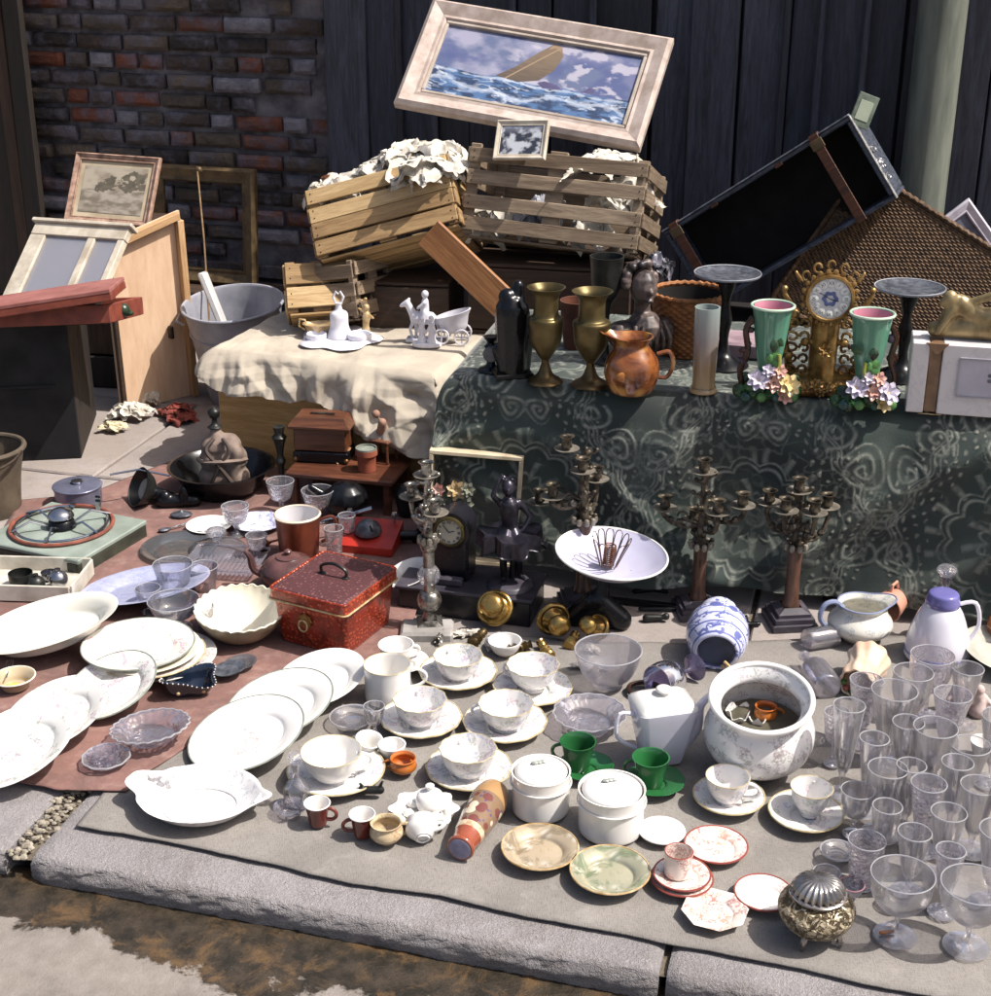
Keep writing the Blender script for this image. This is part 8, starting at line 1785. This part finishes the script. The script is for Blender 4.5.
# purple goblet lying, with dark ring
m_purp = glassy('purple_glass', tint=(.5, .45, .62), edge=(.15, .13, .25), body=.2, haze=(.4, .36, .55))
pa = G(657, 688, .035); pb = G(697, 668, .035); pa.z = .045; pb.z = .04; t = thing('purple_goblet', 'dark purple glass goblet lying on its side with its mouth to the left', 'goblet', mat=lay(pa, pb))
M().lathe(shell(cr([(0, .07), (.02, .065), (.036, .045), (.040, .02), (.038, 0)], 4)[::1], .002, .0), 40).build('bowl', m_purp, t); M().lathe(cr([(.008, .066), (.005, .08), (.006, .1), (.026, .112), (.027, .115), (0, .114)], 3), 30).build('foot', m_purp, t)
q = G(640, 700); o = M().tube([(.034*math.cos(i*PI/16), .03*math.sin(i*PI/16), .006) for i in range(32)], .005, 8, True).build('dark_ring', mk('brown_bakelite', C('#3b2620'), C('#241613'), rough=.25)); o.location = Vector((q.x+.01, q.y+.005, MZ)); tag(o, 'dark brown ring lying behind the square white teapot', 'ring')
# blue and white jar lying with its base to the viewer
n = NT('blue_white_ware'); co = n.co; w_ = n.noise(20, 3, .6, dist=1.5); v = n.voro(16, 'SMOOTH_F1'); x, y, z = n.xyz()
pt = n.math('ADD', n.ramp(w_, [(.52, 0), (.54, 1), (.58, 1), (.60, 0)]), n.ramp(v, [(.16, 1), (.2, 0)]), clamp=True)
bands = n.math('GREATER_THAN', n.math('SINE', n.math('MULTIPLY', z, 260)), .86)
c = n.mix(n.math('MULTIPLY', n.math('ADD', pt, bands, clamp=True), .85), C('#c3c5da'), C('#36428f'))
m_bw = n.bsdf(c, .15, 0, w_, .05, .001, Coat_Weight=.4)
pa = G(716, 655, .05); pb = G(720, 596, .075); pa.z = .056; pb.z = .088; pb = pa+(pb-pa).normalized(); mt = lay(pa, pb)
t = thing('blue_white_jar', 'blue and white ginger jar lying with its dark hollow base toward the viewer', 'jar', mat=mt)
Lj = .155; M().lathe(cr([(0, .010), (.036, .010), (.040, 0), (.048, .004), (.062, .035), (.066, .075), (.058, .105), (.034, .122), (.030, .128)], 4), 52).build('body', m_bw, t)
M().lathe(cr([(.036, .124), (.042, .128), (.042, .144), (.034, .152), (.012, .156), (.010, .160), (.014, .168), (0, .172)], 4), 40).build('lid', m_bw, t)
M().lathe([(0, -.0005+.0), (.037, -.0005)], 36, Matrix.Translation((0, 0, .0065))).build('base_disc', mk('dark_blue_base', C('#39435c'), C('#252c3f'), rough=.5, scale=20), t)
M().tube([(-.018, -.02, -.002), (-.03, -.026, -.012), (-.026, -.036, -.014), (-.014, -.03, -.002)], .004, 8).build('gilt_loop', m_goldw, t)
# chamber pot with bits in it
q = G(756, 770); k = K(756, 740); H = GY(757, 692, q.y).z; q = Vector((q.x, q.y, MZ)); H -= MZ; r = 50*K(757, 697, H)
m_cham = glaze('sprigged_chamber_china', C('#dddad9'), [(C('#8a9080'), 60, .19, 0, .12, 1), (C('#a1848f'), 70, .17, 0, .12, 4), (C('#85807b'), 95, .2, 0, .12, 7)])
t = thing('chamber_pot', 'big round white china pot with sprigged belly and wide rolled rim, oddments inside', 'pot', q+Vector((0, 0, .012)), rot=(R(13), R(-3), 0))
M().lathe(shell([(0, 0)]+cr([(r*.62, 0), (r*.66, H*.04), (r*1.02, H*.25), (r*1.10, H*.48), (r*.98, H*.70), (r*.84, H*.82), (r*.86, H*.9), (r*1.0, H*1.0)], 4), .005), 60).build('body', m_cham, t)
M().tube([(r*.985*math.cos(i*PI/36), r*.985*math.sin(i*PI/36), H) for i in range(72)], .0055, 10, True).build('rolled_rim', m_plain, t)
M().lathe([(0, H*.45), (r*.93, H*.45)], 40).build('dull_water', mk('dark_dregs', C('#5f5a4c'), C('#474338'), rough=.3, scale=20), t)
for px, py, s, mt_, nm, lb, al in ((744, 692, .026, m_plain, 'china_fragment', 'broken white china piece lying in the big round pot', 0), (737, 710, .024, m_cham, 'china_fragment', 'sprigged cup fragment low in the big round pot', 1), (757, 716, .016, m_plain, 'china_fragment', 'smallest white fragment in the big round pot', 2)):
    zz_ = H*.5+MZ; o = M().lathe(shell([(0, 0)]+cr([(s*.5, 0), (s*.9, s*.4), (s*1.1, s*.8)], 3), .0025), 24, Matrix.Diagonal((1.1, .8, 1, 1)), mod=lambda r_, z, a: (r_*(1+.12*math.cos(3*a+al)), z*(1+.3*math.cos(5*a)))).build(nm, mt_); o.location = Vector((*G(px, py, zz_+.02).xy, zz_)); o.rotation_euler = (R(12), R(-14+14*al), al); tag(o, lb, 'fragment')
cup_at('mini_cup', 'tiny orange-brown pot standing inside the big round pot', 766, 706, 22, .03, H*.5+MZ, m_orange, 0, shape='round', inner=m_orin)

# ---------------------------------------------------------------- right side
q = G(858, 642); k = K(858, 625); q = Vector((q.x, q.y, MZ)); H = GY(862, 603, q.y).z-MZ; r = 30*k
m_jug = glaze('cream_blue_jug', C('#d8d5cb'), [(C('#8a93a0'), 90, .25, 0, .2, 3)], tint=C('#cfcbc0'))
t = thing('milk_jug', 'round cream milk jug with blue-grey handle at left, in front of the brocade hem', 'jug', q, R(12))
M().lathe(shell([(0, 0)]+cr([(r*.62, 0), (r*.7, H*.06), (r*1.02, H*.32), (r*1.0, H*.55), (r*.74, H*.8), (r*.70, H*.88), (r*.78, H*1.0)], 4), .003), 44, mod=spout(1.1, 0, 0, H*.7)).build('body', m_jug, t)
m_bgl = glaze('blue_grey_glaze', C('#8b93ac'), tint=C('#6f7899')); M().tube(cr([(-r*.66, 0, H*.92), (-r*.95, 0, H*1.12), (-r*1.3, 0, H*1.05), (-r*1.42, 0, H*.7), (-r*1.2, 0, H*.42), (-r*.98, 0, H*.36)], 4), .0058).build('handle', m_bgl, t)
M().tube([(spout(1.1, 0, 0, H*.7)(r*.77, H, i*PI/24)[0]*math.cos(i*PI/24), spout(1.1, 0, 0, H*.7)(r*.77, H, i*PI/24)[0]*math.sin(i*PI/24), spout(1.1, 0, 0, H*.7)(r*.77, H, i*PI/24)[1]) for i in range(48)], .0022, 6, True).build('rim_line', m_bgl, t)
m_peach = glaze('peach_lustre', C('#d3a08a'), tint=C('#c08472'), rough=.2)
pa = G(886, 610, .04); pb = G(904, 596, .045); t = thing('pink_cup', 'peach-pink cup lying on its side right of the milk jug', 'cup', mat=lay(Vector((pa.x, pa.y, .045)), Vector((pb.x, pb.y, .055))))
M().lathe(shell(cr([(0, .062), (.014, .06), (.026, .048), (.032, .02), (.034, 0)], 4), .0025, 0), 36).build('body', m_peach, t); M().tube([(.034*math.cos(i*PI/16), .034*math.sin(i*PI/16), 0) for i in range(32)], .002, 6, True).build('rim', m_redb if False else m_peach, t)
M().tube([(0, .03, .02), (0, .046, .024), (0, .046, .044), (0, .026, .05)], .0035).build('handle', m_peach, t)
# shell-pink vase lying toward the viewer
pa = G(856, 690, .03); pb = G(872, 655, .045); t = thing('peach_shell_vase', 'peach and cream shell-moulded vase lying with its open mouth toward the viewer', 'vase', mat=lay(Vector((pa.x, pa.y, .042)), Vector((pb.x, pb.y, .050))))
n = NT('peach_cream'); f = n.noise(14, 4, .6); x, y, z = n.xyz(); m_pc = n.bsdf(n.mix(n.ramp(f, [(.4, 0), (.6, 1)]), C('#d9b39a'), C('#d8c9b2')), .2, 0, n.noise(60, 4, .7), .3, .002, Coat_Weight=.3)
M().lathe(shell([(0, .13), (.012, .13)]+cr([(.034, .12), (.044, .10), (.036, .075), (.032, .055), (.037, .02), (.034, 0)], 4), .003, 0), 48, mod=lambda r_, z, a: (r_*(1+.05*math.cos(9*a+z*40)), z)).build('body', m_pc, t)
M().lathe([(0, .03), (.028, .012)], 30).build('brown_inside', mk('brown_clay_inside', C('#9a7a63'), C('#74573f'), rough=.7), t)
for i in range(5): M().ball((.030*math.cos(i*.5-2.2), .030*math.sin(i*.5-2.2), .014), (.008, .007, .012), 8).build('relief_leaf', mk('pink_relief', C('#b9706a'), C('#8f5750'), rough=.25) if i % 2 else m_leafg, t)
# lilac glass bottle lying
pa = G(838, 690, .03); pb = G(800, 648, .04); t = thing('lilac_bottle', 'lilac glass bottle lying between the chamber pot and the peach vase', 'bottle', mat=lay(Vector((pa.x-.02, pa.y, .034)), Vector((pb.x, pb.y, .036))))
M().lathe(shell([(0, 0)]+cr([(.026, 0), (.030, .01), (.030, .07), (.022, .09), (.011, .102), (.010, .13), (.013, .135)], 4), .002), 36).build('body', m_lil, t)
pa = G(806, 640, .03); pb = G(838, 634, .03); t = thing('lilac_beaker', 'smaller lilac glass beaker lying behind the lilac bottle', 'beaker', mat=lay(Vector((pa.x, pa.y, .03)), Vector((pb.x, pb.y, .028))))
M().lathe(shell([(0, 0)]+cr([(.022, 0), (.024, .01), (.026, .07)], 4), .002), 30).build('body', m_lil, t)
# white ewer with blue neck + carafe
q = G(935, 662); q = Vector((q.x, q.y, MZ)); k = K(935, 640); H = GY(933, 603, q.y).z-MZ; r = 30*k
m_ew = glaze('white_ewer', C('#d8d6de'), tint=C('#cbc8d6'))
t = thing('white_ewer', 'white bell-shaped ewer with blue-violet neck band near the right edge', 'ewer', q)
M().lathe(cr([(0, 0), (r*.92, 0), (r*1.0, H*.1), (r*.95, H*.4), (r*.72, H*.78), (r*.52, H*.97), (r*.5, H)], 4), 44).build('body', m_ew, t)
m_bn = glaze('blue_violet_band', C('#6d6aa3'), tint=C('#5a5790')); M().lathe(cr([(r*.52, H*.96), (r*.54, H*1.02), (r*.5, H*1.12), (r*.42, H*1.2), (0, H*1.2)], 3), 32).build('neck', m_bn, t)
M().tube([(r*1.0*math.cos(i*PI/20), r*1.0*math.sin(i*PI/20), H*.12) for i in range(40)], .0022, 6, True).build('band', m_bn, t)
M().tube(cr([(r*.45, 0, H*.97), (r*1.05, 0, H*1.0), (r*1.25, 0, H*.6), (r*.95, 0, H*.25)], 4), .0045).build('handle', m_ew, t)
bottle_thing('dark_carafe', 'tall smoky carafe with pale glass stopper behind the white ewer', 938, 640, 575, 40, glassy('smoke_violet_glass', tint=(.42, .42, .5), edge=(.15, .15, .22), body=.15), [(.9, 0), (1, .12), (.8, .4), (.3, .62), (.22, .85), (.4, 1.0)], 'carafe')
# right edge plate with orange fruit-like pot
plate_at('grey_plate', 'large grey-white plate cut off by the right edge below the brocade', 1006, 650, 88, mk('grey_white_glaze', C('#b9b8ae'), C('#9a998f'), rough=.2, scale=10), hgt=.02, tilt=(6, 8))
q = G(1000, 640, .03); t = organic('amber_pot', [('s', (0, 0, .03), (.034, .034, .03)), ('l', (0, 0, .05), (0, 0, .07), .012, .008)], m_treacle, None, .004, 2); t.location = Vector((q.x, q.y, .035)); tag(t, 'amber-orange glazed pot on the grey plate at the right edge', 'pot')
# pale bisque figurines
for px, py, h, lb in ((955, 708, .06, 'pinkish-white bisque figurine left of the two beside the stemmed glasses'), (976, 712, .055, 'cream bisque figurine right of the two at the right edge')):
    q = G(px, py+8); o = organic('bisque_figurine', [('l', (0, 0, .008), (.002, 0, h*.5), .020, .014), ('l', (0, 0, h*.5), (-.002, 0, h*.75), .012, .013), ('s', (-.002, -.002, h*.98), .011), ('l', (-.01, 0, h*.7), (-.022, -.008, h*.45), .006, .005), ('l', (.01, 0, h*.7), (.02, -.010, h*.5), .006, .005)], mk('pink_bisque', C('#cfbab5'), C('#ab9590'), rough=.5, scale=30), None, .003, 3)
    o.location = Vector((q.x, q.y, MZ)); tag(o, lb, 'figurine', None)
cup_at('mini_cup', 'small white cup at the right edge among the stemmed glasses', 985, 741, 28, .035, MZ, m_plain, None, shape='bowl')
# the stemmed glasses
m_gl2 = glassy('bright_clear_glass', body=.12, haze=(.95, .94, .98)); m_lil2 = glassy('bright_cut_glass', tint=(.97, .96, .99), edge=(.84, .82, .9), body=.14, cut=150, haze=(.92, .9, .97))
GR = 'stemmed glasses crowded at the right'
gl = [(840, 794, 705, 32, 'flute', 'flared flute glass, farthest left of the stemmed glasses'), (886, 762, 690, 46, 'flute', 'wide-mouthed goblet at the back left of the stemmed glasses'), (880, 834, 768, 40, 'flute', 'flute right of the sprigged teacup saucer'),
      (926, 800, 727, 44, 'flute', 'wide flute in the middle of the back glasses'), (920, 850, 783, 36, 'flute', 'flute in the centre of the glass crowd'), (862, 884, 840, 38, 'tumbler', 'greenish-rimmed tumbler beside the pink-rimmed cup'),
      (907, 892, 832, 34, 'flute', 'narrow flute standing inside the shadow of the front coupe'), (895, 936, 874, 64, 'coupe', 'broad coupe glass, nearest of the glasses beside the silver pot'), (966, 946, 884, 68, 'coupe', 'broad coupe glass at the lower right corner'),
      (970, 850, 785, 38, 'flute', 'flute near the right edge above the lower coupe'), (963, 800, 745, 40, 'flute', 'flute at the right behind its neighbours'), (905, 740, 672, 40, 'coupe', 'coupe glass at the very back by the peach vase'),
      (860, 742, 680, 34, 'flute', 'small flute just behind the leftmost flute'), (944, 760, 694, 38, 'flute', 'flute in front of the pale figurines'), (990, 905, 830, 44, 'flute', 'tall flute cut by the right edge'), (940, 876, 812, 36, 'flute', 'flute between the two broad coupes'),
      (925, 716, 655, 44, 'coupe', 'coupe glass in front of the white ewer'), (990, 782, 716, 36, 'flute', 'flute at the right edge beside the small white cup'), (853, 834, 790, 34, 'cup', 'short stemmed glass beside the right sprigged teacup'), (1000, 860, 790, 38, 'flute', 'flute beyond its neighbour, half out of the right edge'),
      (866, 812, 738, 30, 'flute', 'slim flute directly behind the greenish-rimmed tumbler'), (900, 790, 722, 32, 'flute', 'slim flute between the two widest flutes at the back'), (948, 830, 762, 32, 'flute', 'slim flute right of the centre of the glass crowd'), (903, 832, 765, 30, 'flute', 'slim flute just left of the crowd centre'),
      (880, 868, 806, 30, 'cup', 'short stemmed glass behind the nearest coupe'), (942, 912, 850, 30, 'flute', 'slim flute wedged between the two broad coupes'), (960, 724, 668, 32, 'flute', 'slim flute behind the two bisque figurines'), (832, 764, 712, 26, 'cup', 'small stemmed glass beside the belly of the chamber pot')]
for px, by, ry, w, kd, lb in gl: goblet('stemmed_glass' if kd != 'tumbler' else 'glass_tumbler', lb, px, by, ry, w, m_lil2 if (px*7+by) % 3 == 0 else m_gl2, kd, group=GR)
# front right plates
m_gild = None
def mat_irid(name, a, b, c3):
    n = NT(name); v = n.voro(34, 'F1'); f = n.noise(18, 4, .7, dist=1); c = n.mix(n.ramp(v, [(.2, 1), (.4, 0)]), a, b); c = n.mix(n.ramp(f, [(.5, 0), (.6, .8)]), c, c3); return n.bsdf(c, .18, .25, v, .5, .002, Coat_Weight=.5)
m_ir1 = mat_irid('golden_relief_glass', C('#b5a58c'), C('#d3cabb'), C('#82735c')); m_ir2 = mat_irid('green_gold_relief', C('#a6a38c'), C('#cdc8b8'), C('#6b7a5c'))
t = plate_at('relief_plate', 'brownish-gold relief plate, left one of two below the lidded jars', 540, 846, 78, m_ir1, hgt=.018, group='relief plates', rim=m_goldw, lobes=0)
t = plate_at('relief_plate', 'greenish-gold relief plate with dark leaves, right one of two below the lidded jars', 610, 869, 81, m_ir2, hgt=.018, group='relief plates', rim=m_goldw)
plate_at('white_disc', 'small plain white saucer without decoration above the mini red cup', 662, 830, 47, m_plain, hgt=.01, cat='saucer', rim=m_plain)
m_redl = mk('iron_red_line', C('#9b4d42'), C('#7b3a33'), rough=.3)
m_imari = glaze('iron_red_china', C('#ddd3cb'), [(C('#a04a3e'), 60, .34, 0, .1, 1), (C('#8a4a4a'), 85, .3, 0, .1, 5), (C('#c58a70'), 45, .3, .0, .1, 8)])
plate_at('iron_red_plate', 'white plate painted with iron-red branches and a red edge', 716, 844, 64, m_imari, hgt=.012, rim=m_redl)
plate_at('iron_red_saucer', 'lower of the two red-edged saucers stacked under the mini cup', 682, 877, 63, m_imari, hgt=.012, rim=m_redl, cat='saucer', group='red-edged saucers')
plate_at('iron_red_saucer', 'upper of the two red-edged saucers, directly under the mini cup', 682, 873, 58, m_imari, hgt=.012, z=MZ+.008, rim=m_redl, cat='saucer', group='red-edged saucers')
cup_at('mini_cup', 'mini white and rust-red cup standing on the red-edged saucers', 679, 851, 29, .042, MZ+.014, m_imari, None, shape='mug', rim=m_redl)
plate_at('octagonal_plate', 'eight-sided white plate with rust-red flowers, nearest the kerb', 715, 909, 68, m_imari, hgt=.012, rim=None, sides=8, well=.6)
plate_at('iron_red_plate', 'white plate with faint red dots, partly behind the octagonal plate and silver pot', 764, 892, 60, glaze('faint_red_china', C('#dfd8d2'), [(C('#b07a70'), 90, .22, 0, .1, 2)]), hgt=.012, rim=m_redl)
# silver footed pot
q = G(813, 942); k = K(813, 920); q = Vector((q.x, q.y, MZ)); r = 37*k; H = GY(813, 885, q.y).z-MZ
n = NT('embossed_silver_gilt'); v = n.voro(75, 'F1'); f = n.noise(70, 4, .7, dist=1.5); hh = n.math('ADD', n.math('MULTIPLY', n.ramp(v, [(.1, 1), (.55, 0)]), .45), n.ramp(n.noise(48, 5, .7, dist=2.2), [(.42, 0), (.56, 1)])); x, y, z = n.xyz()
m_emb = n.bsdf(n.mix(n.ramp(hh, [(.6, 1), (1.2, 0)]), C('#c2b49a'), C('#5d503c')), .34, .5, hh, .9, .004)
m_sl = mk('bright_silver', C('#b3aeaa'), C('#77706c'), rough=.22, metal=.85, scale=30)
t = thing('silver_pot', 'embossed silver-gilt pot with ribbed domed lid on little feet, at the bottom right', 'pot', q)
z0 = H*.14
M().lathe(cr([(0, z0), (r*.45, z0), (r*.8, z0+H*.12), (r*1.0, z0+H*.36), (r*.95, z0+H*.52), (r*.7, z0+H*.66), (r*.62, z0+H*.70)], 4), 56).build('body', m_emb, t)
M().lathe(cr([(r*.64, z0+H*.66), (r*.72, z0+H*.68), (r*.74, z0+H*.73), (r*.66, z0+H*.75)], 3), 48, mod=lambda r_, z, a: (r_*(1+.015*math.cos(a*40)), z)).build('lid_rim', m_sl, t)
M().lathe(cr([(r*.66, z0+H*.74), (r*.62, z0+H*.84), (r*.45, z0+H*.95), (r*.2, z0+H*.99), (0, z0+H*.98)], 4), 132, mod=lambda r_, z, a: (r_*(1+.07*math.cos(a*22)), z)).build('ribbed_dome', m_sl, t)
for i in range(4):
    a = R(45+90*i+10); M().tube(cr([(r*.55*math.cos(a), r*.55*math.sin(a), z0+.012), (r*.72*math.cos(a), r*.72*math.sin(a), z0*.7), (r*.66*math.cos(a), r*.66*math.sin(a), z0*.25), (r*.80*math.cos(a), r*.80*math.sin(a), .002)], 3), [.006, .0058, .005, .0045, .004, .0038, .0035, .0035, .0038, .005][:10], 8).build('foot', m_sl, t)
# pink rimmed salt cups beside the pot
cup_at('glass_salt', 'small pink-rimmed glass salt beside the ribbed lid of the silver pot', 852, 884, 26, .022, MZ, m_lil, None, shape='bowl', cat='salt cellar', rim=mk('pink_rim', C('#b48a90'), C('#8f666d'), rough=.2))
cup_at('glass_salt', 'faint glass salt behind the silver pot, left of the pink-rimmed one', 827, 872, 28, .02, MZ, m_gl, None, shape='bowl', cat='salt cellar', rim=m_glr)
plate_at('gilt_saucer', 'small glass saucer between the right sprigged cup and the tumbler', 838, 850, 36, m_gl, hgt=.01, cat='saucer', rim=m_glr)
q = G(886, 943); o = organic('broken_glass_chip', [('l', (-.010, 0, .004), (.010, .003, .004), .0035, .003)], m_orange, None, .002, 1); o.location = Vector((q.x, q.y, MZ)); tag(o, 'tiny orange-brown chip lying by the foot of the nearest coupe', 'chip')
